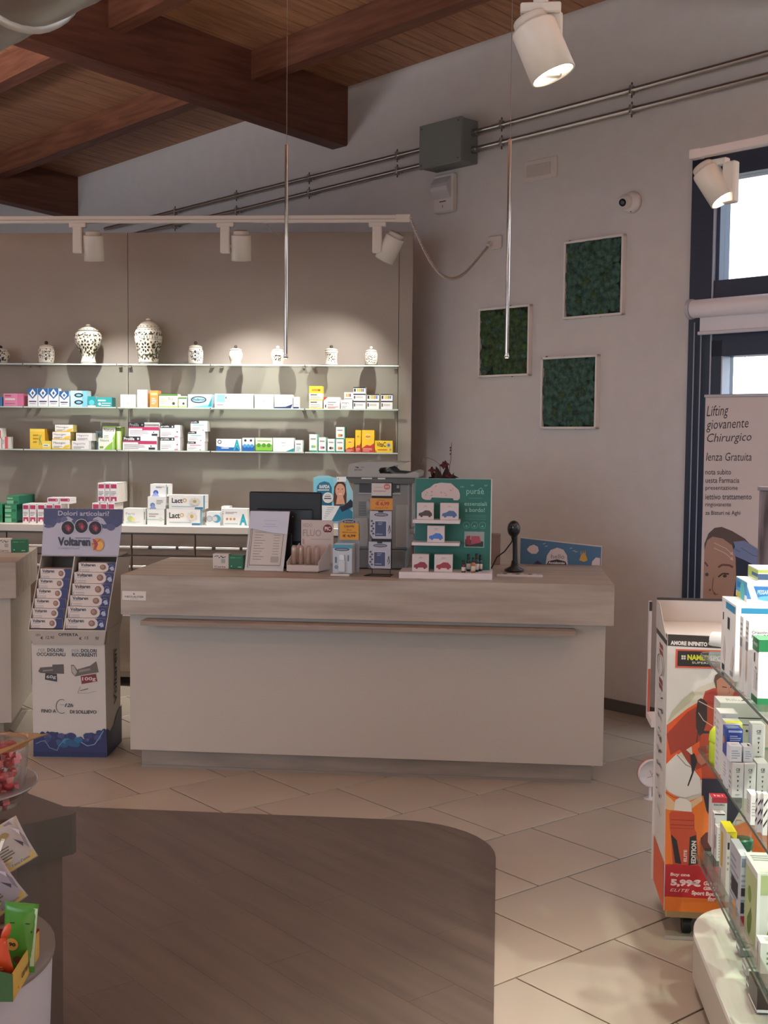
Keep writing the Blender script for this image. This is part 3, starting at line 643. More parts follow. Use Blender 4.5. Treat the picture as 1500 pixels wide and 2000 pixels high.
sbox(310, 347.5, 769.5, z, 'cream box with green edge and dark emblem', 'eeeed6', [('r', 0, .86, 1, 1, m('5a8a4a', .5)), ('t', 'Pool', .5, .5, .78, .76, m('555a40')), ('l', .06, .3, .45, .7, 4, m('a9b48a')), ('c', .78, .3, .08, m('4a4a30')), ('r', 0, 0, 1, .1, m('a6c470'))])
sbox(348.5, 365, 773.6, z, 'small cream and green box beside the blue oval box', 'e9eed8', [('r', 0, .75, 1, .9, m('5a8a4a', .5)), ('c', .6, .35, .15, m('4a4a30')), ('r', 0, 0, 1, .12, m('a6c470'))])
sbox(366.5, 414, 770, z, 'light blue box with dark oval logo', 'bfdcec', [('p', [(.0, .0), (1, 0), (1, .3), (.5, .12)], m('7cc4e4', .4)), ('c', .45, .6, .33, DK, .26), ('c', .45, .6, .28, m('9fd0e6'), .19), ('t', 'Fluibron', .2, .52, .7, .7, DK, .02), ('p', [(.85, .1), (1, .1), (1, .8)], TL_)])
sbox(419, 495.5, 769, z, 'long white box with pale teal square', 'eff0ee', [('r', .05, .4, .26, .95, m('8fdccb', .4)), ('r', .05, .18, .22, .26, GY), ('p', [(.27, .7), (.31, .62), (.29, .85)], DK)], .06)
sbox(497, 534.5, 770, z, 'plain white square box with a tiny dot', 'f0f0ee', [('c', .5, .5, .03, GY)], .06)
sbox(536, 572, 770.6, z, 'white box with navy curve along its foot', 'f0f0f0', [('p', [(0, 0), (.9, 0), (1, .32), (.6, .12), (0, .1)], m('2b3566', .4))], .06)
sbox(573, 584, 775, z, 'small white box with blue foot at the shelf joint', 'f0f0f0', [('r', 0, 0, 1, .14, NV), ('r', .1, .3, .9, .34, GY)], .06)
grid = [('l', .1, .1, .9, .6, 3, GY), ('r', .1, .72, .6, .84, DK)]
zz = z
for i in range(3):
    zz = sbox(603.5, 630, (782, 768, 754)[i], zz, ('white box at the foot of the yellow topped stack', 'white box in the middle of the yellow topped stack', 'yellow box lying on two white ones')[i], ('f1eecb', 'f1eecb', 'f3cf35')[i], [('r', 0, 0, 1, .12, YE)]+grid if i < 2 else [('r', .2, .3, .85, .6, m('c98a1c', .5)), ('c', .75, .42, .08, RD)])
sbox(632, 664, 775.5, z, 'white and pink box with red corner', 'f1e6e4', [('p', [(0, .7), (.25, 1), (0, 1)], RD), ('l', .25, .3, .8, .7, 2, GY), ('r', .08, .1, .15, .35, DK), ('l', .25, .05, .95, .22, 2, RD)])
zz = sbox(665.5, 688.5, 781, z, 'white tablet box beneath a pushed-back twin', 'f0eeea', [('t', 'Integra', .1, .5, .7, .8, DK), ('l', .1, .1, .6, .4, 2, GY)])
sbox(672, 690, 766, zz, 'white tablet box with coloured stripes on top of its twin', 'f0eeea', [('r', .2, .4, .4, .8, m('e7b13a')), ('r', .5, .4, .6, .8, RD), ('r', .65, .4, .75, .8, DK), ('r', .05, .1, .9, .2, GY)])
stripes = [('r', 0, .84, 1, 1, DK), ('r', .3, .3, .42, .75, m('e7b13a')), ('r', .45, .3, .57, .75, LG), ('r', .6, .3, .72, .75, m('d96a2c')), ('r', .75, .3, .87, .75, m('2d7fc0')), ('r', .05, .3, .2, .75, DK)]
zz = z
for i in range(3): zz = sbox(690, 714, (783, 769, 756)[i], zz, f'striped white and black box, {("lowest", "middle", "topmost")[i]} of the stack of three', 'eceae6', stripes if i == 2 else [('r', 0, .85, 1, 1, DK), ('r', .2, .4, .8, .65, m('c8c4bc')), ('r', .05, .3, .15, .7, DK)])
for j, (a, c) in enumerate(((716.5, 740.5), (744, 767))):
    zz = z
    for i in range(2): zz = sbox(a, c, (783, 769.5)[i], zz, f'{("lower", "upper")[i]} striped box of the {("pair beside the tall striped stack", "pair at the very end of the shelf")[j]}', 'eceae6', [('r', 0, .85, 1, 1, DK), ('r', .2, .4, .8, .65, m('c8c4bc')), ('r', .05, .3, .15, .7, DK)] if i == 0 else stripes)
z = ZS[3]
sbox(-22, 3, 836, z, 'white box cut off at the far end of lowest shelf', 'ecebe6', [('r', .7, .5, .95, .9, RD)])
sbox(4, 16, 853, z, 'small white and coral box at the far end', 'efe9e6', [('r', .45, 0, 1, 1, m('d8646a')), ('l', .05, .4, .4, .8, 3, GY)])
sbox(58, 88, 837, z, 'large yellow box with green script', 'f2cb1f', [('r', .02, .86, .98, .98, m('f7dd60')), ('t', 'K', .62, .2, .8, .7, GN), ('l', .2, .3, .6, .8, 3, m('b8901a'))], .08, side='d9a62a', off=.03)
sbox(82, 99, 861, z, 'small yellow box in front of the large yellow one', 'f0d650', [('r', .1, .3, .9, .6, WH), ('r', .2, .4, .7, .5, GN)], .03, off=-.01)
zz = z
yw = [('r', 0, 0, 1, .12, YE), ('t', 'Massigen', .08, .5, .75, .78, m('5a5a58')), ('p', [(.6, .1), (.95, .2), (1, .5), (.7, .35)], YE), ('l', .08, .15, .6, .4, 2, GY)]
for i in range(3): zz = sbox((101, 102, 107)[i], (137, 138, 143)[i], (858.5, 843.5, 829.5)[i], zz, f'white and yellow box, {("lowest", "middle", "topmost")[i]} of the stack behind the yellow boxes', 'f1f0ea', yw, side='e3cf78')
wv = [('t', 'MagneVie', .08, .5, .7, .8, m('8a8d92')), ('l', .08, .1, .7, .4, 3, GY), ('r', .9, 0, 1, 1, m('c9cdd0'))]
zz = sbox(140, 178, 861, z, 'white and grey box at the foot of a stack of two', 'ededea', wv); sbox(148, 184, 845.5, zz, 'white and grey box lying on another, beside the green stack', 'ededea', wv)
sbox(187, 199.5, 842, z, 'slate blue box half hidden behind the green ones', '8aa4b4', [('r', .1, .4, .9, .7, WH)], .05, off=.1)
sbox(200, 226, 832.5, z, 'large white box with bright green corner', 'eef0e4', [('p', [(.45, 0), (1, 0), (1, .75), (.75, .45)], LG), ('t', 'Natura', .1, .78, .9, .93, m('56605a')), ('l', .1, .4, .5, .65, 3, GY), ('r', 0, .95, 1, 1, LG)], .08, side='9dc060', off=.03)
sbox(192, 220, 855.5, z, 'white box with lime corner in front of a larger one', 'eef0e4', [('p', [(.4, 0), (1, 0), (1, .7), (.6, .3)], LG), ('t', 'Natura', .1, .72, .75, .9, m('3c8a4a')), ('r', .08, .12, .35, .3, m('79a640'))], .03, off=-.01)
sbox(227, 237, 833, z, 'narrow lime box beside the large green one', 'b8d46a', [('r', .3, 0, .7, 1, WH), ('r', 0, .8, 1, .95, m('4f6a2c'))], .08, off=.03)
pro = [('r', 0, .68, .52, 1, DK), ('r', .45, .44, 1, .68, MG), ('r', .0, .58, .5, .68, MG), ('t', 'Prolife', .03, .72, .34, .94, WH, .02), ('c', .45, .83, .03, WH), ('l', .04, .1, .7, .5, 4, m('b9b6bb')), ('r', .76, .05, .95, .2, DK), ('c', .83, .3, .02, DK)]
zz = sbox(239, 307, 852.5, z, 'wide probiotic box with dark and magenta bands, lower one', 'f0eeee', pro); sbox(250.5, 311, 825, zz, 'wide probiotic box with magenta band lying on the lower one', 'f0eeee', pro, off=.02)
pr2 = [('r', 0, .76, .72, 1, DK), ('t', 'prolife', .04, .8, .45, .95, WH, .02), ('c', .62, .87, .04, WH), ('l', .05, .12, .6, .5, 3, m('b9b6bb')), ('r', .8, .1, .92, .85, m('d9d6da')), ('c', .86, .45, .03, DK), ('r', .72, .02, .9, .12, m('d88aa4'))]
zz = sbox(312.5, 352, 854.5, z, 'white probiotic box with black band, lower of two', 'f0eeee', pr2, .12, side='cfc8c6'); sbox(312.5, 352, 830, zz, 'white probiotic box with black band, upper of two', 'f0eeee', pr2, .12, side='cfc8c6')
zz = z
for i in range(3): zz = sbox((365, 366.5, 372)[i], (400, 401, 405)[i], (862.5, 842.5, 822)[i], zz, f'probiotic box with short black band, {("lowest", "middle", "topmost")[i]} of three at the bay end', 'eeeeec', [('r', 0, .76, .5, 1, DK), ('t', 'prolife', .04, .8, .4, .95, WH, .02), ('r', .15, .55, .8, .65, (m('8fc8c8'), m('8fc8c8'), m('d88aa4'))[2-i]), ('l', .05, .12, .6, .45, 3, m('b9b6bb')), ('c', .75, .1, .03, DK)], .1, side='d6d0cc')
sbox(422, 471.5, 857, z, 'white box with blue wave and large letter A', 'eef1f2', [('p', [(0, 0), (.95, 0), (.85, .3), (.3, .3), (0, .42)], m('1b62ae', .4)), ('c', .13, .74, .08, NV), ('c', .13, .74, .05, WH), ('t', 'A', .68, .05, .98, .95, m('2aa3b5'), .04), ('r', .2, .2, .5, .26, WH)], .07)
sbox(473, 497, 855, z, 'white and blue eye drop box with three blue bottles', 'e6eef2', [('r', 0, 0, 1, .42, m('1b62ae', .4)), ('c', .25, .8, .1, DK), ('c', .72, .8, .1, DK), ('c', .2, .4, .15, m('4fa0d8')), ('c', .5, .4, .15, m('4fa0d8')), ('c', .8, .4, .15, m('4fa0d8'))], .07)
sbox(498.5, 532, 855, z, 'green and white box with three green drops', 'e6efd8', [('r', 0, 0, 1, .5, LG), ('c', .2, .45, .12, m('4d9a2e')), ('c', .5, .45, .12, m('4d9a2e')), ('c', .8, .45, .12, m('4d9a2e')), ('r', 0, 0, 1, .08, m('4d9a2e')), ('r', .1, .75, .9, .8, LG)], .07)
sbox(533, 574.5, 855, z, 'wide white box with fine teal corner', 'f0f1ef', [('r', .4, .62, .6, .65, GY), ('p', [(.6, 0), (1, 0), (1, .25)], TL_), ('r', .42, .4, .58, .43, m('8fdccb'))], .07)
sbox(575.5, 591, 859.5, z, 'small white box with grey lettering at the bay end', 'eaecec', [('r', .2, .6, .8, .7, GY), ('l', .2, .1, .8, .5, 3, m('9ec4cc'))], .07)
def teal(c1, c2): return [('r', 0, 0, 1, .08, m('2b8a78')), ('r', .88, 0, 1, 1, m('7ac0b0')), ('c', .38, .3, .17, c1), ('c', .62, .3, .14, c2), ('r', .15, .7, .75, .78, GY)]
sbox(604, 621, 848, z, 'tall white box with teal edge, first of the round dot boxes', 'efefe9', teal(m('7ac0b0'), LG), .08, side='9ad0c2')
sbox(622, 638, 854, z, 'white box with pink and dark dots', 'efefe9', teal(m('d87a94'), m('6a4a7a')), .08, side='9ad0c2')
sbox(639.5, 655, 857, z, 'white box with a dark ring next to the tall stack', 'efefe9', teal(DK, m('8a7a5a')), .08, side='9ad0c2')
zz = sbox(656, 673, 857.5, z, 'white box with tan dots beneath its twin', 'efefe9', teal(m('d8a050'), m('a06a50')), .08, side='2b6a60'); sbox(656, 674, 834, zz, 'white box with tan dots standing on its twin', 'efefe9', teal(m('d8a050'), m('a06a50')), .08, side='2b6a60')
def vit(): return [('p', [(0, 0), (1, 0), (1, .42), (.7, .3), (.4, .34), (0, .18)], RD), ('o', .5, .72, .2, .03, WH), ('r', .3, .68, .7, .74, m('c88a14')), ('l', .1, .05, .9, .22, 3, m('e9b0a0'))]
sbox(674.5, 692, 855.5, z, 'small yellow and red vitamin box', 'f2c522', vit()); sbox(694, 705, 840, z, 'narrow yellow and red vitamin box', 'f2c522', vit()); sbox(706.5, 731, 840, z, 'large yellow and red vitamin box', 'f2c522', vit())
sbox(732, 767, 860.5, z, 'low yellow vitamin C box with silver dial', 'f0c81c', [('t', 'VitaC', .1, .48, .62, .88, DK, .02), ('c', .78, .62, .12, m('a9b4bc')), ('c', .78, .62, .07, m('5a6a78')), ('r', .15, .2, .7, .26, RD), ('c', .88, .25, .06, m('8a97a0')), ('p', [(0, 0), (.12, 0), (0, .3)], m('d8641c'))])
# worktop row
z = zw1; WO = WKF+np.array([0, .08, 0])
def wbx(*a, **k): k.setdefault('group', 'medicine boxes along the worktop'); return sbox(*a, org=WO, **k)
gr = [('r', 0, .05, .55, .45, m('7cc49a')), ('r', .6, .1, .95, .4, m('1f6a44')), ('r', .05, .6, .5, .92, m('3fa06a')), ('t', 'Gaviscon', .03, .62, .5, .85, WH)]
wbx(-24, 5, 984.5, z, 'green box cut off at the worktop end', '1f8a54', gr, .2)
for r_, (za_, yb2) in enumerate(((0, 0), (1, 0))): pass
zz = z
for i, t in enumerate((1001, 985, 968.5)):
    zz = wbx(9 if i < 2 else 13, 33 if i < 2 else 37, t, zz, f'green box with white stripes, {("lowest", "middle", "topmost")[i]} layer of the green stack', '1f8a54', gr, .30, side='1b6a58')
pk = [('r', .08, .72, .92, .93, MG), ('r', .08, .08, .92, .3, MG), ('c', .5, .12, .18, WH, .08), ('l', .1, .38, .9, .62, 3, GY)]
for i, (a, c) in enumerate(((44, 56.5), (57.5, 70.5), (73, 88), (89, 104), (105, 120))): zq = wbx(a, c, 984, z, f'white box with magenta labels, {ordn(i)} of five beside the green stack', 'f0eeee', pk, .16)
zz = zq
for i, (a, c) in enumerate(((92, 115), (116, 138))): wbx(a, c, 972, zz, f'white box with magenta bar lying on the row, {("first", "second")[i]} one', 'f0eeee', [('r', .08, .4, .92, .85, MG), ('c', .8, .62, .05, WH)], .12, group='magenta boxes lying on top')
zz = z
for i, (a, c) in enumerate(((180, 194.5), (195.5, 209), (210, 224))): zt_ = wbx(a, c, 982, z, f'white and magenta box behind the display header, {("first", "second", "third")[i]} of the lower row', 'f0eeee', pk, .2, side='e2dad4')
for i, (a, c) in enumerate(((191, 204.5), (205, 214.5), (215, 229))): wbx(a, c, 943, zt_, f'tall white and magenta box, {("first", "second", "third")[i]} of the upper row of three', 'f0eeee', pk, .24, side='e2dad4')
lc = [('t', 'Ferti', .1, .6, .5, .75, GY), ('c', .3, .35, .14, m('b8cc90')), ('c', .42, .3, .08, m('e0d070')), ('r', .9, 0, 1, 1, m('d6dcdc')), ('r', .93, .3, .97, .8, m('6a7a7a')), ('l', .1, .1, .8, .2, 2, m('9cc4cc'))]
wbx(241, 285, 993, z, 'low white box with pale green leaves', 'edf0ec', lc, .1); zlw = wbx(287, 321, 994, z, 'low white box between the leaf box and the camomile boxes', 'eef0ee', [('r', 0, .3, 1, .36, m('9cc4b8')), ('c', .8, .35, .12, m('c9d4c8')), ('l', .1, .5, .7, .8, 2, GY)], .1)
zt1 = wbx(288, 323, 970, zlw, 'white box with blue figure under the top box', 'eef0ee', [('c', .28, .3, .14, m('6a8ac0')), ('p', [(.1, 0), (.5, 0), (.3, .4)], m('8aa0d0')), ('l', .5, .4, .9, .8, 3, GY)], .1)
wbx(293, 330, 945.5, zt1, 'white box with blue figure topping the white stack', 'eef0ee', [('c', .3, .3, .14, m('3a5ab0')), ('p', [(.05, 0), (.5, 0), (.3, .4)], m('8aa0d0')), ('l', .3, .7, .8, .85, 2, GY), ('r', .86, 0, .88, 1, m('5a6a6a')), ('r', .91, .2, .96, .8, m('5a6a6a'))], .1, off=.03)
la = [('t', 'Lact', .08, .42, .38, .78, m('3a3a3c'), .03), ('o', .44, .62, .045, .02, m('c2a040')), ('r', .08, .15, .7, .2, m('8cb8cc')), ('c', .72, .55, .12, WH), ('c', .72, .55, .05, m('c2a040')), ('r', .72, .0, .95, .14, m('3a7a9c')), ('r', .96, 0, 1, 1, m('5a9ab4'))]+[('c', .72+.11*math.cos(k*.785), .55+.2*math.sin(k*.785), .04, m('d8d8d2')) for k in range(8)]
zt2 = wbx(324, 395, 994, z, 'camomile flower box with dark lettering, lower of two', 'eeeeea', la, .11); wbx(329, 401, 967, zt2, 'camomile flower box with dark lettering, upper of two', 'eeeeea', la, .11)
wbx(403, 430, 999.5, z, 'white box with two round blister prints and teal disc', 'eaf0f2', [('c', .75, .5, .3, m('3a9ec0')), ('c', .22, .5, .2, m('b8c4cc')), ('c', .62, .5, .2, m('cfd8dc')), ('o', .22, .5, .2, .04, GY), ('o', .62, .5, .2, .04, GY)], .1)
wbx(432, 448, 989, z, 'narrow white box behind the round print box', 'eeeeec', [('l', .1, .6, .9, .9, 3, GY)], .1, off=.08)
wbx(436, 484, 993.5, z, 'white box with a large teal letter A', 'eeeeec', [('t', 'A', .66, .05, .98, .7, m('2aa3b5'), .05), ('l', .08, .7, .6, .85, 2, GY), ('c', .15, .4, .05, m('b08a5a')), ('c', .3, .4, .05, m('b08a5a')), ('c', .45, .4, .05, m('b08a5a')), ('r', .05, .1, .6, .15, m('9cc4cc'))], .1)

# poster card of a smiling woman, standing on the worktop
pc = np.array([-.35, 7.90, 0]); pcn = dirv(AS-90)
def cardpt(x, y): return onpl(x, y, pc, AS)
P0 = cardpt(655, 1018); t = thing('counter_card', 'teal card with a smiling brown-haired woman behind the monitor', 'advert', (P0[0], P0[1], zw1), AS)
b = MB()
outl = [(612, 1022), (612, 933), (622, 929), (641, 929), (650, 932), (657, 933), (657, 931), (676, 931), (689, 960), (690, 1022)]
V = [cardpt(*q) for q in outl]; zlow = zw1
V = [np.array([v[0], v[1], max(v[2], zlow)]) for v in V]; n_ = len(V)
b.add([tuple(v) for v in V]+[tuple(v-pcn*.004) for v in V], [list(range(n_))], m('9ad4e2', .35)); b.add([tuple(v-pcn*.004) for v in V], [list(range(n_-1, -1, -1))], WH)
p = Print(b, (0, 0, 0), (1, 0, 0), (0, 0, 1), pcn, mp=cardpt)
p.poly([(612, 1015), (612, 935), (650, 933), (665, 1012)], m('7fd0e4', .35)); p.poly([(619, 1000), (619, 950), (624, 943), (634, 940), (643, 943), (648, 952), (648, 1000)], m('0f6f92', .35)); p.text('RAPIDA', 624, 954, 644, 947, WH, .04); p.rect(620, 958, 643, 956, WH)
hair = m('5a3424', .6); skin = m('e0a98c', .5)
p.poly([(654, 1000), (651, 975), (653, 950), (660, 940), (668, 939), (675, 946), (677, 965), (676, 1000)], hair)
p.circ(664.5, 958, 9.5, skin, 13.5); p.poly([(659, 968), (670, 968), (674, 985), (656, 985)], skin); p.circ(664.8, 964, 3.6, WH, 1.6, a0=0, a1=180); p.circ(661, 955, 1.4, DK, .8); p.circ(668.5, 955, 1.4, DK, .8); p.line([(665, 956), (664, 960.5)], .5, m('b87c62')); p.poly([(655, 952), (656, 944), (664, 942), (659, 946)], hair)
p.poly([(646, 1012), (655, 990), (672, 985), (689, 1000), (689, 1018), (650, 1018)], m('2c7c9c', .4)); p.poly([(663, 990), (674, 986), (685, 975), (689, 980), (689, 990), (668, 1000)], m('23283a', .4))
p.circ(640.5, 972, 10.5, WH, 10.5); p.rect(634, 970, 646, 968.6, DK); p.rect(633, 974.5, 647, 972.5, NV); p.rect(636, 966, 645, 965.2, GY)
p.poly([(629, 1017), (629, 987), (664, 988), (648, 1017)], m('f4f6f8', .4))
for i in range(6): p.rect(632+i*1.5, 1012-i*4, 638+i*3, 1011.2-i*4, GY)
p.poly([(658, 941), (658, 931.5), (676, 931.5), (676, 941)], WH); p.rect(660.5, 937, 661.5, 933.5, DK)
b.build('printed_card', parent=t)
b = MB(fr((P0[0], P0[1], zw1), AS)); b.hexa([(-.02, .005, 0), (.02, .005, 0), (.02, .09, 0), (-.02, .09, 0)], [(-.02, .005, .2), (.02, .005, .2), (.02, .009, .2), (-.02, .009, .2)], WH); b.build('easel_foot', parent=t)
# ================================================================== WALL FITTINGS
def onw(x, y, off=0): P = onpl(x, y, WP+nW*off, AW); return P
# conduits
def conduit(pts, r, lab):
    P = [wp(x, y, .05) for x, y in pts]
    t = thing('cable_conduit', lab, 'pipe', tuple((WF @ Vector((P[0][0], -.05, P[0][1])))[:3]), AW, 'galvanised conduits on the back wall')
    b = MB(WF); b.tube([(u, -.05, z) for u, z in P], r, m('b8b2ac', .28, 1), 12); b.build('tube', parent=t); return t
c1 = conduit([(205, 447), (462, 382), (826, 291.5)], .016, 'upper steel conduit between the shelf wall and the junction box')
c2 = conduit([(262, 457), (464, 411), (826, 321.5)], .016, 'lower steel conduit between the shelf wall and the junction box')
c3 = conduit([(905, 264), (1227.5, 177.5), (1600, 76)], .017, 'upper steel conduit running over the window')
c4 = conduit([(905, 297), (1231, 215), (1600, 121)], .017, 'lower steel conduit running over the window')
for k, (x, y, c) in enumerate(((342, 413, c1), (462, 382, c1), (604, 348, c1), (776, 304, c1), (342, 441, c2), (462, 412, c2), (604, 377, c2), (776, 334, c2), (980, 243, c3), (1234, 176, c3), (980, 278, c4), (1234, 214, c4))):
    u, z = wp(x, y, .05); b = MB(WF); b.box(u-.01, u+.01, -.072, -.0, z-.005, z+.005, STEEL); b.box(u-.011, u+.011, -.07, -.03, z-.028, z+.028, STEEL, .004)
    b.cyl((u, -.05, z-.045), (u, -.05, z+.045), .005, m('4a4643', .5), 6); b.build('pipe_clip', parent=c)
# junction box
u0, z0 = wp(822, 330, .16); u1, z1_ = wp(884, 250, .16)
u0 = wp(822, 290, .16)[0]; u1 = wp(902, 270, .16)[0]; zlo = wp(822, 331, .16)[1]; zhi = wp(860, 239, .16)[1]
t = thing('junction_box', 'grey steel junction box joining the four conduits', 'box', tuple((WF @ Vector(((u0+u1)/2, 0, zlo)))[:3]), AW)
b = MB(WF); b.box(u0, u1, -.16, 0, zlo, zhi, m('6f7370', .55), .004); b.build('body', parent=t)
b = MB(WF); b.box(u0-.004, u1+.004, -.175, -.15, zlo-.004, zhi+.004, m('787c79', .5), .004)
for a in (u0+.02, u1-.02):
    for c in (zlo+.02, zhi-.02): b.cyl((a, -.174, c), (a, -.178, c), .006, m('4c4f4d'), 8)
b.build('lid', parent=t)
for x, y in ((903, 265), (903, 298)):
    u, z = wp(x, y, .05); b = MB(WF); b.cyl((u1+.0, -.05, z), (u1+.035, -.05, z), .024, STEEL, 6); b.build('cable_gland', parent=t)
# alarm sounder under the box
u0, zlo = wp(846, 418, .05); u1, zhi = wp(884, 333, .05)
t = thing('alarm_detector', 'white motion detector with drooping bracket under the junction box', 'detector', tuple((WF @ Vector(((u0+u1)/2, 0, zlo)))[:3]), AW)
b = MB(WF); b.box(u0, u1, -.05, 0, zlo, zhi-.01, m('d3cdc8', .4), .008); b.build('body', parent=t)
b = MB(WF); um = (u0+u1)/2; n_ = 7; pr = [(-.05-.045*math.sin(k/6*3.1), zhi-.03-(zhi-zlo)*.55*k/6) for k in range(n_)]
b.hexa([(u0+.012, a, c) for a, c in pr], [(u1-.012, a, c) for a, c in pr], m('c4bfc2', .35)); b.build('curved_lens', parent=t)
b = MB(WF); b.box(um-.03, um+.03, -.053, -.05, zlo+.07, zlo+.078, m('5a5654')); b.box(um-.003, um+.003, -.053, -.05, zlo+.03, zlo+.05, m('8a8684')); b.build('slot', parent=t)
# flush switch plate
u0, z0 = wp(1025, 358); u1, z1_ = wp(1089, 318); 
t = thing('emergency_light', 'flush white rectangular fitting above the moss pictures', 'light', tuple((WF @ Vector(((u0+u1)/2, 0, z0)))[:3]), AW)
b = MB(WF); b.box(u0, u1, -.008, 0, z0, z0+.135, m('d2c9c2', .5), .003); b.build('plate', parent=t)
b = MB(WF); b.box(u0+.02, u1-.05, -.012, -.008, z0+.028, z0+.105, m('c2bab3', .3), .002); b.build('cover', parent=t)
# security camera
u, z = wp(1236, 396); P = tuple((WF @ Vector((u, 0, z)))[:3])
t = thing('security_camera', 'white dome security camera on the wall above a moss picture', 'camera', P, AW)
ax = Matrix.Rotation(math.radians(90), 4, 'X')
b = MB(fr(P, AW)); b.lathe([(.001, 0), (.065, 0), (.065, .02), (.055, .04), (.04, .045), (.001, .046)], m('d9d2ce', .35), 28, axis=ax); b.cyl((.01, -.03, -.058), (.01, -.035, -.058), .004, m('3a3836'), 8); b.build('mounting_ring', parent=t)
cc = Vector((-.015, -.055, 0)); b = MB(fr(P, AW)); b.blob(tuple(cc), .046, m('ded8d4', .3), 20); ball = b.build('camera_ball', parent=t)
d = (Matrix.Rotation(math.radians(-AW), 3, 'Z') @ (Vector((-2.6, 1.2, 1.2))-Vector(P))).normalized()
Q = Matrix.Translation(cc+d*.036) @ d.to_track_quat('Z', 'Y').to_matrix().to_4x4()
b = MB(fr(P, AW) @ Q); b.lathe([(.001, .0), (.030, .0), (.031, .012), (.025, .013), (.024, .008), (.001, .008)], m('d8d2ce', .3), 24); b.lathe([(.001, .009), (.023, .009)], m('23252b', .2), 20); b.lathe([(.001, .011), (.012, .011), (.012, .0095)], m('4c505a', .15), 16); b.build('lens', parent=ball)
# outlet and coiled cable
u, z = wp(970, 474); P = tuple((WF @ Vector((u, 0, z-.05)))[:3])
t = thing('wall_outlet', 'white wall outlet where the coiled cable ends', 'outlet', P, AW)
b = MB(WF); b.box(u-.055, u+.055, -.03, 0, z-.045, z+.045, m('d0c5bd', .5), .008); b.build('plate', parent=t); b = MB(WF); b.cyl((u-.03, -.03, z-.0), (u-.03, -.05, z-.02), .016, m('cfc6bf'), 12); b.build('plug', parent=t)
A = onpl(801, 425, np.array([-.35, 7.1, 0]), AS); B_ = np.array(WF @ Vector((u-.035, -.05, z-.03)))
b = MB(); pts = []
for k in range(520):
    q = k/519; c = A*(1-q)+B_*q+np.array([0, 0, -.34*math.sin(math.pi*q)*(1.0-.35*q)]); r = .011; a = k*1.25
    pts.append((c[0]+r*math.cos(a)*.5, c[1]+r*math.sin(a)*.8, c[2]+r*math.sin(a)))
b.tube(pts, .0032, m('c8bdb4', .5), 4); b.build('coiled_cable', at=tuple(A), label='coiled white cable sagging from the track to the wall outlet', cat='cable')
# moss pictures
moss_m = [noisy('moss_'+str(i), a, c, nscale=30, rough=.95, bump=.6, bdist=.006) for i, (a, c) in enumerate((('22352a', '3f5848'), ('26391f', '455c38'), ('243f38', '4a685c')))]
def moss(TL, BR, TR, lab, mi):
    u0, zt = wp(*TL, .02); u1, zb = wp(BR[0], BR[1], .02); zt2 = wp(*TR, .02)[1]; zt = (zt+zt2)/2
    t = thing('moss_picture', lab, 'picture', tuple((WF @ Vector(((u0+u1)/2, 0, zb)))[:3]), AW, 'moss pictures on the back wall')
    fwd = .035; wd = .014; wm = m('ddd6d0', .5)
    for a, c, e, g_ in ((u0-.012, u0-.012+wd, zb-.012, zt+.012), (u1+.012-wd, u1+.012, zb-.012, zt+.012), (u0-.012, u1+.012, zb-.012, zb-.012+wd), (u0-.012, u1+.012, zt+.012-wd, zt+.012)):
        b = MB(WF); b.box(a, c, -fwd, 0, e, g_, wm, .001); b.build('frame_side', parent=t)
    b = MB(WF); b.box(u0, u1, -.012, -.001, zb, zt, m('1d2c20', .9)); b.build('backing', parent=t)
    b = MB(WF); rn = random.Random(mi+11)
    for k in range(300):
        x = rn.uniform(u0+.022, u1-.022); zz = rn.uniform(zb+.018, zt-.018); r = rn.uniform(.024, .042)
        b.blob((x, -.018, zz), (r, rn.uniform(.010, .020), r*rn.uniform(.7, 1.1)), moss_m[(mi+rn.randrange(3)*(k % 4 == 0)) % 3], 8, seed=k, rough=.22)
    tag(b.build('moss', parent=t), kind='stuff')
moss((1107, 474), (1214, 611), (1221, 463), 'moss picture hanging highest, near the window', 2)
moss((940, 607), (1032, 730), (1036, 598), 'dark moss picture behind the hanging rod', 1)
moss((1062, 702), (1163, 834), (1169, 696), 'moss picture hanging lowest', 2)
# silver spiral duct at the ceiling
def duct():
    # axis parallel to the back wall
    Pm = atY(110, 40, 4.6); d0 = float((Pm-WP) @ nW); zc_ = float(Pm[2])+.235; dd = d0+.09
    uu = float((Pm-WP) @ uW)
    b = MB(WF); t = thing('ventilation_duct', 'silver spiral ventilation duct across the ceiling corner', 'duct', tuple((WF @ Vector((uu, -dd, zc_)))[:3]), AW)
    al = m('a29f98', .34, .85)
    pts = [(uu-3.5+.1*k, -dd, zc_) for k in range(70)]
    b.tube(pts, [.25+(.0035 if k % 2 else 0) for k in range(70)], al, 32); b.build('duct_tube', parent=t)
    ux = float((atY(38, 85, 4.6)-WP) @ uW)
    b = MB(WF); b.tube([(ux-.03, -dd, zc_), (ux-.025, -dd, zc_), (ux-.004, -dd, zc_), (ux, -dd, zc_)], [.25, .272, .272, .25], m('d8d6d2', .3, .5), 40); b.build('coupling_sleeve', parent=t)
    b = MB(WF)
    for x in (uu-1.5, uu+1.5): b.tube([(x, -dd, zc_+.24), (x, -dd, ceilz(x, dd))], .004, STEEL, 6)
    b.build('hanger_rod', parent=t)
duct()
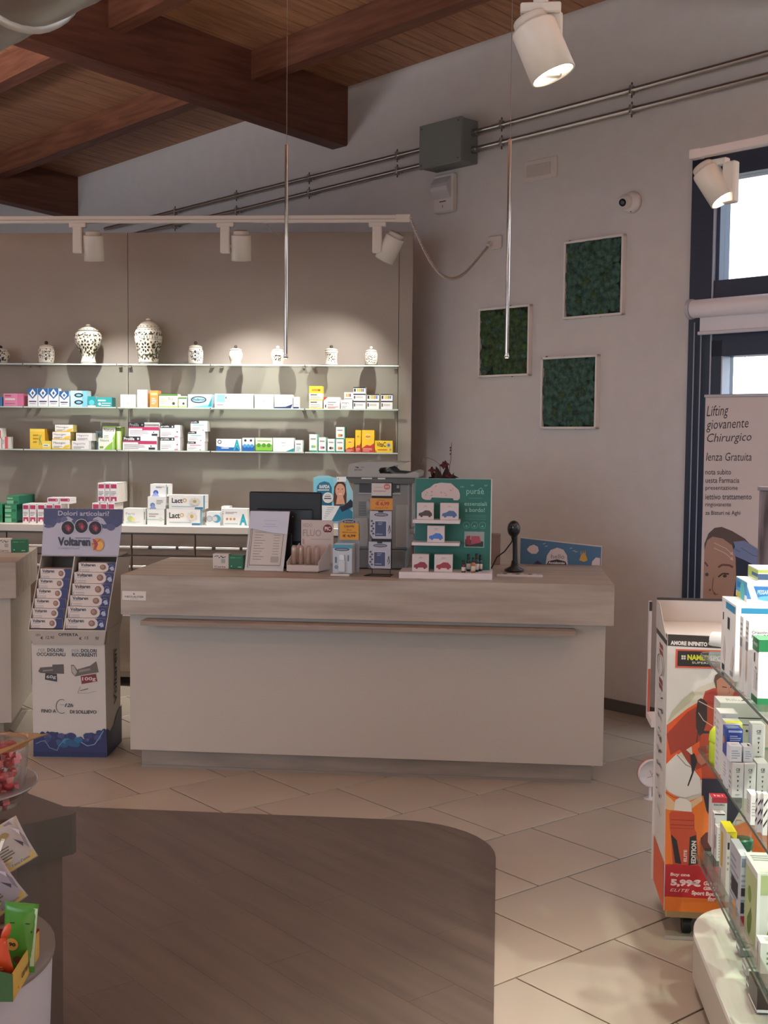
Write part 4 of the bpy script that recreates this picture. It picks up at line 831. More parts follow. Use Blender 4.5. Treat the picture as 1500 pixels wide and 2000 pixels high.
# hanging light rods over the counter
for (x0, y0, x1, y1, lab, Y) in ((557, 283, 561, 700, 'thin chrome light rod hanging before the lit shelves', 6.35), (997, 272, 989, 699, 'thin chrome light rod hanging before a moss picture', 6.15)):
    A = atY(x0, y0, Y); B_ = atY(x1, y1, Y); B_[0] = (A[0]+B_[0])/2; A[0] = B_[0]
    t = thing('pendant_rod', lab, 'lamp', tuple(B_), 0, 'pendant rods over the counter')
    b = MB(); b.tube([A, B_+np.array([0, 0, .02])], .0095, m('cfcac4', .12, 1), 16); b.build('tube', parent=t)
    b = MB(); b.tube([B_+np.array([0, 0, .022]), B_+np.array([0, 0, .004]), B_], [.0098, .013, .009], CHROME, 16); b.lathe([(.001, -.001), (.009, -.001)], m('fff2dc', .4, 0, 2), 12, cx=B_[0], cy=B_[1], cz=B_[2]); b.build('lamp_tip', parent=t)
    d = float((A-WP) @ nW); u = float((A-WP) @ uW); zc_ = ceilz(u, d)
    if x0 < 600: zc_ = min(zc_, zc_)
    b = MB(); b.tube([A, (A[0], A[1], zc_-.02)], .0016, m('a8988c', .4), 5); b.build('suspension_wire', parent=t)
    b = MB(); b.lathe([(.03, -.02), (.03, 0)], LAMPW, 16, cx=A[0], cy=A[1], cz=zc_); b.build('ceiling_rose', parent=t)
# ================================================================== COUNTERS
CF = np.array([-1.305, 5.945, 0]); CT = .988
panel_w = m('b8afa3', .5)
oak_c = noisy('counter_oak', '9d9184', 'b3a99d', (.9, 8, 8), 2.0, .45, .04)
def counter(T, rot, at, L_, label, ledge, plate):
    t = thing('sales_counter', label, 'counter', at, rot)
    b = MB(T); b.box(0, L_, 0, .90, .79, CT, oak_c, .0015); b.build('worktop', parent=t)
    b = MB(T); b.box(.035, L_-.035, .035, .86, .10, .79, panel_w, .001); b.build('front_panel', parent=t)
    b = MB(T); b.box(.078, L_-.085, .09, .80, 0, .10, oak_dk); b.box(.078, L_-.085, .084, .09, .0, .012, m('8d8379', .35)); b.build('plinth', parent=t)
    if ledge:
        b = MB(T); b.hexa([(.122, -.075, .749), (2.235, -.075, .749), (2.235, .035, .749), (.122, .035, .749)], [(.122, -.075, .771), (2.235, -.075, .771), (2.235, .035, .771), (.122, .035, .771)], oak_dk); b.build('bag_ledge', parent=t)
    if plate:
        b = MB(T); b.box(.008, .130, -.003, -.0002, .862, .908, m('d8d2c8', .35), .0008); 
        p = face(b, 'F', .008, .130, -.003, 0, .862, .908); p.circ(.5, .72, .035, DK); p.circ(.515, .75, .015, WH); p.text('NEOLAUTER', .12, .30, .90, .50, DK, .01); p.rect(.34, .14, .66, .18, GY); b.build('name_plate', parent=t)
    return t
CX = fr(CF, -5.5)
counter(CX, -5.5, tuple(CF), 2.42, 'long pale oak and white sales counter in the middle', True, True)
c2 = atz(31, 1098, CT); C2T = fr((c2[0], c2[1], 0), 9) @ Matrix.Translation((-2.42, 0, 0))
counter(C2T, 9, tuple((C2T @ Vector((0, 0, 0)))[:3]), 2.42, 'second pale oak and white counter behind the ointment display', False, False)

def on_counter(px, py, z=CT): return atz(px, py, z)
class Fit:
    """a frame standing at a point, with the photograph's pixels turned into metres at that distance"""
    def __init__(s, px, py, rot=-5.5, z=CT, Y=None):
        P = atz(px, py, z) if Y is None else atY(px, py, Y); s.P = np.array([P[0], P[1], z]); s.px = px; s.py = py; s.s = P[1]/F; s.T = fr(s.P, rot); s.rot = rot
    def x(s, v): return (v-s.px)*s.s
    def z(s, v): return (s.py-v)*s.s
    def at(s): return tuple(float(q) for q in s.P)
# green and white leaflet boxes on both counters
def leaflet(f, x0, xm, x1, y0, y1, lab):
    t = thing('leaflet_box', lab, 'box', f.at(), f.rot, 'leaflet boxes on the counters')
    b = MB(f.T); b.box(f.x(x0), f.x(xm)-.001, 0, .06, .0005, f.z(y0), m('d6d0c6', .5), .001); p = face(b, 'F', f.x(x0), f.x(xm), 0, .06, 0, f.z(y0))
    rn = random.Random(5)
    for k in range(8): q = .1+k*.09; p.line([(q, .8+rn.uniform(-.08, .08)), (q+.07, .8+rn.uniform(-.1, .1))], .05, DK)
    p.rect(.52, .38, .78, .66, m('9fb0a4')); p.text('Carta', .1, .08, .8, .2, DK)
    b.build('white_carton', parent=t)
    b = MB(f.T); b.box(f.x(xm), f.x(x1), 0, .06, .0005, f.z(y0+2), m('1d6b47', .45), .001); p = face(b, 'F', f.x(xm), f.x(x1), 0, .06, 0, f.z(y0+2))
    p.rect(.1, .78, .45, .86, m('5a9a78')); p.rect(.5, .8, .85, .84, m('5a9a78')); p.circ(.18, .2, .05, m('8fc0a4')); p.rect(.62, .1, .86, .18, m('8fc0a4')); b.build('green_carton', parent=t)
leaflet(Fit(446, 1111), 415, 447, 476, 1082, 1111, 'white and green leaflet box beside the framed price list')
leaflet(Fit(24, 1079, 9), -4, 22, 53, 1052, 1079, 'white and green leaflet box on the second counter')
# framed price list
f = Fit(517, 1115); t = thing('framed_price_list', 'silver framed price list leaning back on the counter', 'frame', f.at(), f.rot)
TL = (f.x(483), f.z(999)); TR = (f.x(562), f.z(998)); BR = (f.x(554), .001); BL = (f.x(477), .001)
lean = .07
def lp(a, c, off=0):    # a across, c up in 0..1 on the leaning sheet
    x0 = BL[0]+(TL[0]-BL[0])*c; x1 = BR[0]+(TR[0]-BR[0])*c; zz = BL[1]+(TL[1]-BL[1])*c
    return (x0+(x1-x0)*a, lean*c-off, zz)
for a0, a1, c0, c1_ in ((0, .055, 0, 1), (.945, 1, 0, 1), (.055, .945, 0, .05), (.055, .945, .95, 1)):
    b = MB(f.T); b.hexa([lp(a0, c0, .006), lp(a1, c0, .006), lp(a1, c0, -.008), lp(a0, c0, -.008)], [lp(a0, c1_, .006), lp(a1, c1_, .006), lp(a1, c1_, -.008), lp(a0, c1_, -.008)], m('b9b6b4', .3, .4)); b.build('frame_side', parent=t)
b = MB(f.T); b.hexa([lp(.05, .045), lp(.95, .045), lp(.95, .045, -.005), lp(.05, .045, -.005)], [lp(.05, .955), lp(.95, .955), lp(.95, .955, -.005), lp(.05, .955, -.005)], m('cfc9c2', .25))
TR_ = f.T; p = Print(b, (0, 0, 0), (1, 0, 0), (0, 0, 1), (0, -1, 0), mp=lambda a, c: lp(a, c, .0006))
p.line([(.1, .09), (.1, .91), (.9, .91), (.9, .09), (.1, .09)], .012, m('6f6a68'))
for k in range(11): p.line([(.17, .64-k*.045), (.17+.28*(1-(k % 3)*.2), .64-k*.045)], .008, m('8a8480')); p.line([(.66, .64-k*.045), (.82, .64-k*.045)], .008, m('8a8480'))
p.rect(.64, .14, .84, .24, m('a9a39c')); b.build('sheet', parent=t)
b = MB(f.T); n_ = 10; out = [(.0, .70), (0, 1.0), (1.0, 1.0), (1.0, .62)]+[(1-k/n_, .62+.10*(k/n_)**1.6) for k in range(1, n_)]
V = [lp(a, c, .008) for a, c in out]; V2 = [lp(a, c, .0068) for a, c in out]; n_ = len(V)
b.add(V+V2, [list(range(n_)), list(range(2*n_-1, n_-1, -1))]+[[i, (i+1) % n_, n_+(i+1) % n_, n_+i] for i in range(n_)], m('cdd3e4', .4))
p = Print(b, (0, 0, 0), (1, 0, 0), (0, 0, 1), (0, -1, 0), mp=lambda a, c: lp(a, c, .0088)); p.rect(.38, .84, .72, .845, m('9aa4c0')); p.rect(.42, .78, .68, .785, m('9aa4c0')); p.rect(.36, .74, .74, .745, m('9aa4c0')); b.build('top_note', parent=t)
b = MB(f.T); b.hexa([lp(.45, .0, -.09), lp(.55, .0, -.09), lp(.55, 0, -.095), lp(.45, 0, -.095)], [lp(.45, .8, -.01), lp(.55, .8, -.01), lp(.55, .8, -.015), lp(.45, .8, -.015)], DK); b.build('easel_strut', parent=t)
# monitor seen from behind
f = Fit(556, 1108); t = thing('computer_monitor', 'black back of a computer monitor on the counter', 'monitor', f.at(), f.rot); bk = m('0c0d10', .45); bk2 = m('15161a', .35)
b = MB(f.T); b.box(f.x(485), f.x(628), 0, .028, f.z(1064), f.z(960), bk, .006); b.build('housing', parent=t)
b = MB(f.T); b.box(f.x(500), f.x(611), -.012, 0, f.z(1058), f.z(993), bk2, .008)
for k in range(12): b.box(f.x(540)+k*.012, f.x(540)+k*.012+.006, -.0135, -.012, f.z(998), f.z(994.5), bk)
b.circ if 0 else None
b.cyl((f.x(572.5), -.012, f.z(1008)), (f.x(572.5), -.0135, f.z(1008)), .0022, m('c8c8c8', .3), 8); b.build('rear_cover', parent=t)
b = MB(f.T); b.box(f.x(548), f.x(572), -.03, .0, .012, f.z(1040), bk, .006); b.build('stand', parent=t)
b = MB(f.T); b.box(f.x(528), f.x(592), -.07, .12, .0005, .013, bk, .005); b.build('foot', parent=t)
# pen needle display
f = Fit(600, 1118); t = thing('cosmetic_display', 'white card display of clear tubes with red seal, by the framed list', 'display', f.at(), f.rot)
cw = m('cfc2bb', .5)
b = MB(f.T); x0, x1 = f.x(559), f.x(640)
b.hexa([(x0, 0, .006), (x1-.045, 0, .006), (x1-.005, .12, .006), (x0+.045, .12, .006)], [(x0, 0, f.z(1104)), (x1-.045, 0, f.z(1104)), (x1-.005, .12, f.z(1104)), (x0+.045, .12, f.z(1104))], cw)
b.hexa([(x0, 0, f.z(1104)), (x0+.003, 0, f.z(1104)), (x0+.048, .12, f.z(1104)), (x0+.045, .12, f.z(1104))], [(x0, 0, f.z(1098)), (x0+.003, 0, f.z(1098)), (x0+.048, .12, f.z(1064)), (x0+.045, .12, f.z(1064))], cw)
b.hexa([(x1-.048, 0, f.z(1104)), (x1-.045, 0, f.z(1104)), (x1-.005, .12, f.z(1104)), (x1-.008, .12, f.z(1104))], [(x1-.048, 0, f.z(1098)), (x1-.045, 0, f.z(1098)), (x1-.005, .12, f.z(1064)), (x1-.008, .12, f.z(1064))], cw)
b.build('tray', parent=t)
b = MB(f.T); hx0, hx1, hz0, hz1 = f.x(580), f.x(645), f.z(1104), f.z(1018)
b.slab([(hx0, hz0), (hx1, hz0), (hx1, hz1-.008), (hx1-.01, hz1), (hx0, hz1)], .122, .126, cw)
p = face(b, 'F', hx0, hx1, .122, .126, hz0, hz1); g3 = m('9b8f8a', .5)
p.text('VEDO', .04, .84, .34, .92, g3); p.text('FLUO', .05, .62, .62, .78, m('a89c96'), .02); p.rect(.3, .55, .9, .56, g3); p.text('RELAX', .04, .44, .1, .56, RD); p.circ(.82, .8, .14, m('7a1f2a')); p.text('PIC', .73, .76, .91, .85, WH, .02); p.rect(.74, .70, .9, .715, WH); b.build('header_card', parent=t)
b = MB(f.T); b.box(x0, x1-.04, -.004, .1, .0005, .0035, DK); b.box(x0+.01, x1-.05, -.01, .08, .0035, .0055, m('b9a698')); b.build('base_sheet', parent=t)
tube_g = glass('frosted_tube', 'e9d9cf', .5, .1, .35, 'd9c6bb')
for k, (xa, xb) in enumerate(((566, 577), (581, 591), (595.5, 606), (611, 624))):
    b = MB(fr((f.T @ Vector(((f.x(xa)+f.x(xb))/2, .035, f.z(1104)))).to_tuple(), f.rot)); hh = f.z(1066)-f.z(1104); r = (xb-xa)/2*f.s
    b.lathe([(.001, .0005), (r, .001), (r, hh*.86), (r*.7, hh*.97), (.001, hh)], tube_g, 16); b.lathe([(.001, .002), (r*.5, .002), (r*.5, hh*.7), (.001, hh*.72)], m('cbb3a6', .5), 10)
    P = tuple((f.T @ Vector(((f.x(xa)+f.x(xb))/2, .035, f.z(1104)+.0004)))[:3])
    b.build('cosmetic_tube', at=P, rot=f.rot, label=f'clear rounded tube in the card display, {ordn(k)} from the framed list', cat='tube', group='clear tubes in the card display')
# corn plaster stand 4,99
f = Fit(668, 1126); t = thing('plaster_stand', 'small stand of blister packs with yellow 4,99 price card', 'display', f.at(), f.rot)
b = MB(f.T); b.box(f.x(645), f.x(683), -.0, .10, .0005, f.z(1121), m('cfc8c2', .4), .002); b.build('base', parent=t)
b = MB(f.T); b.box(f.x(655), f.x(698), .085, .09, f.z(1121), f.z(1018), m('8f96a0', .4)); 
b.slab([(f.x(677)+math.cos(k*.5236)*f.s*17, f.z(1020)+math.sin(k*.5236)*f.s*6) for k in range(12)], .080, .085, m('9aa0ac', .4))
p = Print(b, (0, 0, 0), (1, 0, 0), (0, 0, 1), (0, -1, 0), mp=lambda a, c: (f.x(a), .080, f.z(c))); p.circ(677, 1020, 13, m('3c4254'), 3.6); p.text('DrScholl', 668, 1021.6, 686, 1018.4, WH)
b.build('back_card', parent=t)
b = MB(f.T); b.box(f.x(659), f.x(697), .070, .073, f.z(1056), f.z(1023), m('d79c26', .45)); p = Print(b, (0, 0, 0), (1, 0, 0), (0, 0, 1), (0, -1, 0), mp=lambda a, c: (f.x(a), .0698, f.z(c))); br = m('7a2c1c', .5)
p.text('Liquida', 668, 1032, 688, 1026, br, .02); p.text('alla tua', 673, 1037.5, 683, 1034.5, br); p.text('offerta speciale', 663.5, 1043, 692.5, 1039.5, br, .01); p.text('€ 4,99', 664.5, 1051.5, 691, 1045, br, .05); b.build('price_card', parent=t)
for k in range(3):
    b = MB(f.T); y0 = .012+.02*k
    b.box(f.x(649)+.004*k, f.x(687)+.004*k, y0, y0+.003, f.z(1120), f.z(1064)+.003*k, m('b9c4cc', .3)); 
    if k == 0:
        p = Print(b, (0, 0, 0), (1, 0, 0), (0, 0, 1), (0, -1, 0), mp=lambda a, c: (f.x(a), y0, f.z(c)))
        p.rect(649, 1071, 687, 1064, m('4c9ab0', .4)); p.circ(667, 1073, 15, m('3a4054'), 3.2); p.circ(667, 1073, 12, m('8f96a6'), 1.8); p.rect(653, 1100, 657, 1088, m('6a7480')); p.rect(678, 1096, 681, 1084, m('6a7480')); p.circ(656, 1108, 4, m('7f8a94'))
        b.box(f.x(662), f.x(672), y0-.012, y0, f.z(1094), f.z(1083), m('dfe6ea', .2), .002); b.box(f.x(660), f.x(674), y0-.016, y0, f.z(1118), f.z(1094), m('c3ccd2', .2), .004)
    b.build('blister_pack', parent=t)
# rack 6,99
f = Fit(740, 1126); t = thing('card_rack', 'narrow black rack of hanging packs with orange 6,99 card', 'rack', f.at(), f.rot); kb = m('17171b', .5)
b = MB(f.T); b.box(f.x(722), f.x(763), .060, .066, f.z(1112), f.z(942), kb); b.build('back_strip', parent=t)
b = MB(f.T); b.tube([(f.x(711), 0, .003), (f.x(762), 0, .003), (f.x(765), .07, .003), (f.x(720), .07, .003), (f.x(711), 0, .003)], .0025, kb, 6); b.tube([(f.x(724), .066, .004), (f.x(724), .064, f.z(1100))], .002, kb, 6); b.tube([(f.x(760), .066, .004), (f.x(760), .064, f.z(1100))], .002, kb, 6); b.build('wire_foot', parent=t)
MP = lambda y: (lambda a, c: (f.x(a), y, f.z(c)))
b = MB(f.T); b.box(f.x(722.5), f.x(761), .035, .059, f.z(968), f.z(943.5), m('c9c2bd', .4)); p = Print(b, (0, 0, 0), (1, 0, 0), (0, 0, 1), (0, -1, 0), mp=MP(.035))
p.circ(753, 950, 6.5, m('b86a68', .4), 6); p.text('NEW', 749, 952, 757, 948.5, WH); p.rect(728, 952, 744, 951, GY); p.rect(726, 959.5, 751, 958, m('a8807a')); b.build('top_box', parent=t)
b = MB(f.T); b.box(f.x(719.5), f.x(764), .048, .056, f.z(996.5), f.z(973), m('cf8f3a', .45)); p = Print(b, (0, 0, 0), (1, 0, 0), (0, 0, 1), (0, -1, 0), mp=MP(.048))
p.text('speciale', 735, 978.5, 748, 976, br); p.text('€ 6,99', 730, 988.5, 757.5, 979.5, m('b0442a', .5), .05); p.text('anziche € 7,90', 729, 993.5, 755, 990.5, br); b.build('price_card', parent=t)
for q, (ya, yb2, xa, xb) in enumerate(((998, 1053, 719.5, 762.5), (1059, 1112, 717.5, 761.5))):
    b = MB(f.T); b.box(f.x(xa), f.x(xb), .040, .056, f.z(yb2), f.z(ya), m('b3b6c2', .35), .001); p = Print(b, (0, 0, 0), (1, 0, 0), (0, 0, 1), (0, -1, 0), mp=MP(.0397))
    cx_ = (xa+xb)/2; p.circ(cx_+1, ya+7.5, 14, m('3c4254'), 3.4); p.circ(cx_+1, ya+7.5, 11.5, m('9aa0b0'), 1.8); p.text('DrScholl', cx_-6, ya+8.7, cx_+8, ya+6.2, DK); p.rect(cx_-5, ya+3, cx_+5, ya, kb)
    p.rect(cx_-13, yb2-4, cx_+13, ya+19, m('c3c7d2')); p.rect(cx_-11, yb2-5, cx_+11, ya+20.5, m('3c486e', .35)); p.rect(cx_-5, ya+24, cx_+4, ya+23, m('aeb6d0')); p.rect(cx_-5, ya+27, cx_+2, ya+26, m('aeb6d0')); p.text('velvet', cx_-10, yb2-8, cx_+4, yb2-11, m('d0d6e6'))
    for k in range(6): p.circ(xa+4+(k % 2)*3, ya+20+k*5, 2.4, m('4c5068'), 2)
    p.line([(xb-6, ya+40), (xb-4, ya+28), (xb-2, ya+40), (xb-5, ya+44)], 1.2, DK); p.poly([(xa, yb2), (xa, yb2-10), (xa+7, yb2)], m('5a6072'))
    b.build('hanging_pack', parent=t)

# copier
f = Fit(740, 1113); t = thing('photocopier', 'grey multifunction photocopier standing on the counter', 'copier', f.at(), f.rot)
cg = m('8f9290', .5); cg2 = m('a2a5a1', .5); cgd = m('3f4244', .5); cgm = m('767a7a', .5)
X = f.x; Z = f.z
b = MB(f.T); b.box(X(683), X(792), .03, .44, .004, Z(1075), cgm, .004); b.build('paper_drawer', parent=t)
b = MB(f.T); b.box(X(686), X(796), .05, .44, Z(1075), Z(944), cg, .006); b.box(X(795), X(802), .12, .42, Z(1033), Z(944), cg2, .004)
for k in range(9): b.box(X(697), X(713), .0485, .05, Z(1000)+k*.0085-.02, Z(1000)+k*.0085-.017, cgd)
b.build('body', parent=t)
b = MB(f.T); b.box(X(698), X(716), .045, .049, Z(962), Z(944.5), cgd); b.box(X(766), X(778), .045, .049, Z(960), Z(945), cgd); b.box(X(715), X(767), .0455, .0485, Z(962), Z(944.5), cgd); b.box(X(772), X(777), .043, .045, Z(953), Z(947), cg2, .001); b.box(X(696), X(780), .040, .05, Z(965.5), Z(963), m('b9bcb8', .4), .002); b.build('output_recess', parent=t)
for q in ((688, 716, 1012), (770, 794, 985)): b = MB(f.T); b.box(X(q[0]), X(q[1]), .040, .05, Z(1070), Z(q[2]), cg2, .004); b.build('front_cover', parent=t)
b = MB(f.T); b.lathe([(.001, 0), (.011, 0), (.011, .065), (.001, .066)], cg2, 16, cx=X(716.5), cy=.036, cz=Z(1003)); b.build('release_handle', parent=t)
b = MB(f.T); b.box(X(779), X(805), .15, .36, Z(1046), Z(1035), m('b5b7b3', .5), .003); b.build('side_tray', parent=t)
b = MB(f.T)
b.hexa([(X(683), .03, Z(944)), (X(802), .03, Z(944)), (X(806), .46, Z(944)), (X(680), .46, Z(944))], [(X(674), .0, Z(934)), (X(809), .0, Z(934)), (X(815), .46, Z(934)), (X(672), .46, Z(934))], cg)
for a_, c_ in ((704, 725), (736, 751)): b.box(X(a_), X(c_), -.003, .0, Z(935.2), Z(932.5), m('d9dbd6', .3), .001)
b.box(X(674), X(814), -.002, .46, Z(934), Z(931.5), cgd); b.build('control_deck', parent=t)
b = MB(f.T); pr = [(676, 931.5), (815, 931.5), (816, 922), (808, 919), (792, 924), (740, 924), (737, 918), (740, 913), (757, 911), (790, 902.5), (757, 901), (700, 902), (680, 906), (677, 914)]
b.slab([(X(a), Z(c)) for a, c in pr], .01, .44, cg2)
p = Print(b, (0, 0, 0), (1, 0, 0), (0, 0, 1), (0, -1, 0), mp=MP(.01)); p.text('RICOH', 690, 919.5, 704, 915.5, m('4a4c4c'), .02); p.poly([(690, 911), (698, 911.5), (698, 914), (694, 913.5)], m('3a3c3c')); p.rect(702, 912.5, 709, 911.5, m('6a6c6c')); b.build('document_feeder', parent=t)
b = MB(f.T); b.slab([(X(752), Z(916)), (X(757), Z(912)), (X(768), Z(921)), (X(790), Z(922.5)), (X(790), Z(924)), (X(764), Z(924))], .02, .40, cgd); b.build('feed_tray', parent=t)

# teal car-fragrance display
f = Fit(868, 1132); t = thing('fragrance_display', 'teal car fragrance display with white ledges and car shape', 'display', f.at(), f.rot); X = f.x; Z = f.z
whp = m('d9d2d2', .4); teal_p = m('1f6d62', .45)
b = MB(f.T); b.box(X(778), X(961), 0, .19, .0005, Z(1118.5), whp, .002); b.build('base', parent=t)
Yb = .16; zb = Z(1118.5)
b = MB(f.T); b.box(X(804), X(958), Yb, Yb+.012, zb, Z(936), m('d9e0dd', .4)); b.box(X(804)+.0008, X(956), Yb-.0012, Yb, zb, Z(936)-.0008, teal_p)
S = lambda v: v  # print given in photo rows, shifted for the board's depth
mp = lambda a, c: (X(a), Yb-.0012, Z(c-6+(1113-c)*.02))
p = Print(b, (0, 0, 0), (1, 0, 0), (0, 0, 1), (0, -1, 0), mp=mp); tw_ = m('8fc9bc', .5)
p.text('purae', 907, 973, 942, 961, tw_, 0); p.line([(930, 961), (936, 956), (940, 961)], .8, tw_); p.rect(912, 978, 938, 977.2, m('5a9a8c')); p.text('essenziali', 903, 993, 948, 985, tw_, .01); p.text('a bordo!', 905, 1006, 944, 997, tw_, .01)
for q in (1012, 1015.5, 1020): p.rect(905, q+.8, 947, q, m('5a9a8c'))
for q in (908, 924, 940): p.ring(q, 1033, 6.5, .7, m('6fb0a2')); p.circ(q, 1035, 2.2, m('6fb0a2'), 1.8)
p.rect(904, 1079, 944, 1046, m('7fae a5'.replace(' ', ''), .4)); p.rect(905, 1078, 943, 1047, m('98a09c')); p.poly([(906, 1077), (906, 1062), (942, 1066), (942, 1077)], m('2a3234')); p.poly([(907, 1072), (908, 1056), (916, 1054), (916, 1074)], m('8f2f3a')); p.poly([(917, 1073), (918, 1055), (934, 1055), (938, 1068)], m('a4485a'))
p.text('LD', 895, 956, 902, 953, tw_); p.text('BP', 916, 953, 922, 950, tw_); p.text('RP', 943, 953, 949, 950, tw_)
b.build('back_board', parent=t)
car = [(817, 979), (817, 971), (824, 965), (834, 960), (842, 953), (856, 950), (876, 951), (884, 958), (891, 964), (894, 972), (894, 981), (890, 985), (882, 985), (880, 981), (838, 980), (835, 985), (826, 985), (820, 983)]
b = MB(f.T); b.slab([(X(a), Z(c-6)) for a, c in reversed(car)], Yb-.006, Yb-.0016, m('cdbdbb', .5)); p = Print(b, (0, 0, 0), (1, 0, 0), (0, 0, 1), (0, -1, 0), mp=lambda a, c: (X(a), Yb-.006, Z(c-6)))
rn = random.Random(3)
for k in range(14):
    a, c = rn.uniform(826, 886), rn.uniform(958, 976); q = rn.uniform(0, 6); p.poly([(a, c), (a+3*math.cos(q), c+3*math.sin(q)), (a+4.5*math.cos(q+.4), c+4.5*math.sin(q+.4)), (a+2*math.cos(q+1), c+2*math.sin(q+1))], m('a8938f'))
b.build('car_shape', parent=t)
ly = []
for (xa, xb, ya, yb2) in ((803, 892, 1027, 1020), (802, 892, 1072, 1064)):
    b = MB(f.T); b.box(X(xa), X(xb+4), .035, Yb-.0014, Z(yb2+3), Z(ya-11), whp, .001); b.build('ledge', parent=t); ly.append(Z(ya-11))
def fbox(xa, xb, h, zb_, y, col, lab):
    w_ = (xb-xa)*f.s; T = f.T @ Matrix.Translation((X((xa+xb)/2), y, zb_+.0005)); b = MB(T); b.box(-w_/2, w_/2, 0, .05, 0, h, m('d0c6c6', .4), .0008)
    p = face(b, 'F', -w_/2, w_/2, 0, .05, 0, h); c = m(col, .45); p.poly([(.1, .22), (.12, .38), (.32, .44), (.5, .56), (.75, .54), (.9, .38), (.92, .22)], c); p.circ(.28, .22, .08, c); p.circ(.76, .22, .08, c); p.rect(.42, .8, .6, .84, m('a89c9c')); p.rect(.36, .74, .66, .76, m('b9aeae'))
    b.build('fragrance_box', at=tuple(T.translation), rot=f.rot, label=lab, cat='box', group='car fragrance boxes')
hb = 33*f.s
fbox(811, 844, hb, ly[0], .05, '4a3d3f', 'square fragrance box with dark brown car, top ledge'); fbox(857, 893, hb, ly[0], .05, '4d6b9a', 'square fragrance box with slate blue car, top ledge')
fbox(832, 866, hb, ly[1], .05, '4a78c8', 'square fragrance box with bright blue car, middle ledge')
fbox(803, 836, hb*1.03, zb, .035, '8a3244', 'square fragrance box with dark red car, behind the rack end of the base'); fbox(847, 883, hb*1.03, zb, .035, '9a3a44', 'square fragrance box with red car beside the little bottles')
for k, (xa, yy, hh, c, y) in enumerate(((905, 0, 24, '5a2430', .03), (914, 0, 34, '1f3a3a', .09), (924, 0, 30, 'b4683a', .02), (930, 0, 36, '1c2f3c', .07), (937, 0, 32, '24484c', .11))):
    T = f.T @ Matrix.Translation((X(xa), y, zb+.0005)); b = MB(T); h = hh*f.s; b.lathe([(.001, 0), (.010, 0), (.0105, h*.55), (.0105, h*.62), (.006, h*.68), (.006, h*.70)], m(c, .2), 14); b.lathe([(.0105, h*.12), (.0108, h*.12), (.0108, h*.45), (.0105, h*.45)], m('c9c2b8', .5), 14)
    b.lathe([(.007, h*.70), (.0075, h*.72), (.007, h), (.001, h)], m('17181c', .4), 12)
    b.build('oil_bottle', at=tuple(T.translation), rot=f.rot, label=f'tiny black-capped dropper bottle on the teal display base, {ordn(k)} from the car boxes', cat='bottle', group='little bottles on the teal display')

# orchid behind the teal display
f = Fit(862, 1098, Y=6.55); X = f.x; Z = f.z; t = thing('potted_orchid', 'wilting orchid with dark leaves behind the teal display', 'plant', f.at(), f.rot)
b = MB(f.T); b.lathe([(.001, 0), (.055, 0), (.07, .13), (.072, .14), (.066, .14), (.062, .125)], m('cfc6bb', .4), 24); b.build('pot', parent=t)
b = MB(f.T); b.lathe([(.001, .118), (.062, .122)], m('3a2a20', .9), 16); b.build('soil', parent=t)
def leaf(b, base, tip, wd, mat, droop=.05):
    base = Vector(base); tip = Vector(tip); d = tip-base; sd = d.cross(Vector((0, 1, 0)))
    sd = (sd.normalized() if sd.length > 1e-5 else Vector((1, 0, 0)))*wd; sd2 = Vector((0, wd*.4, 0)); n = 6; V = []
    for k in range(n+1):
        q = k/n; c = base+d*q+Vector((0, 0, droop*math.sin(q*math.pi))); ww = math.sin(math.pi*min(1, q*.85+.15))
        V += [c-sd*ww-sd2*ww, c+Vector((0, .004, -.004)), c+sd*ww-sd2*ww]
    Fs = []
    for k in range(n): Fs += [(3*k, 3*k+1, 3*k+4, 3*k+3), (3*k+1, 3*k+2, 3*k+5, 3*k+4)]
    b.add(V, Fs, mat, True)
lg = m('22301f', .4); l2 = m('3a2623', .5); l3 = m('6a2c30', .5)
B0 = (X(862), 0, Z(1040))
for tx, tz, wd, mt, dr in ((905, 944, .030, lg, .05), (893, 930, .028, lg, .06), (835, 930, .03, lg, .04), (826, 948, .024, lg, .02), (850, 908, .022, l2, .03), (838, 915, .022, l2, .02), (872, 905, .024, l2, .02), (858, 922, .03, l2, 0), (878, 926, .022, l3, .01), (884, 920, .018, l3, .0), (843, 922, .016, l3, .0), (868, 935, .034, l2, 0)):
    b = MB(f.T); leaf(b, (B0[0]+random.uniform(-.02, .02), random.uniform(-.03, .05), Z(975)), (X(tx), random.uniform(-.05, .04), Z(tz)+.012), wd, mt, dr); b.build('leaf', parent=t)
b = MB(f.T); b.tube([(X(862), 0, .12), (X(868), 0, Z(960)), (X(874), 0, Z(920)), (X(878), 0, Z(890)), (X(879), 0, Z(858))], .002, m('6a5a4a', .6), 6)
for q in (868, 873, 880): b.blob((X(877), 0, Z(q)), .005, l2, 8, seed=q)
b.build('flower_stem', parent=t)
b = MB(f.T); b.tube([(X(866), 0, Z(960)), (X(856), .0, Z(900)), (X(846), .0, Z(893)), (X(832), 0, Z(887.5)), (X(823), 0, Z(890)), (X(820), 0, Z(898))], .0018, m('7a6a55', .6), 6); b.build('flower_stem', parent=t)
for k, (a, c) in enumerate(((864, 902), (868, 900), (876, 922), (842, 912))):
    b = MB(f.T); 
    for q in range(4): leaf(b, (X(a), -.02, Z(c)), (X(a)+.022*math.cos(q*1.6), -.03, Z(c)+.022*math.sin(q*1.6)), .008, l3, 0)
    b.build('blossom', parent=t)

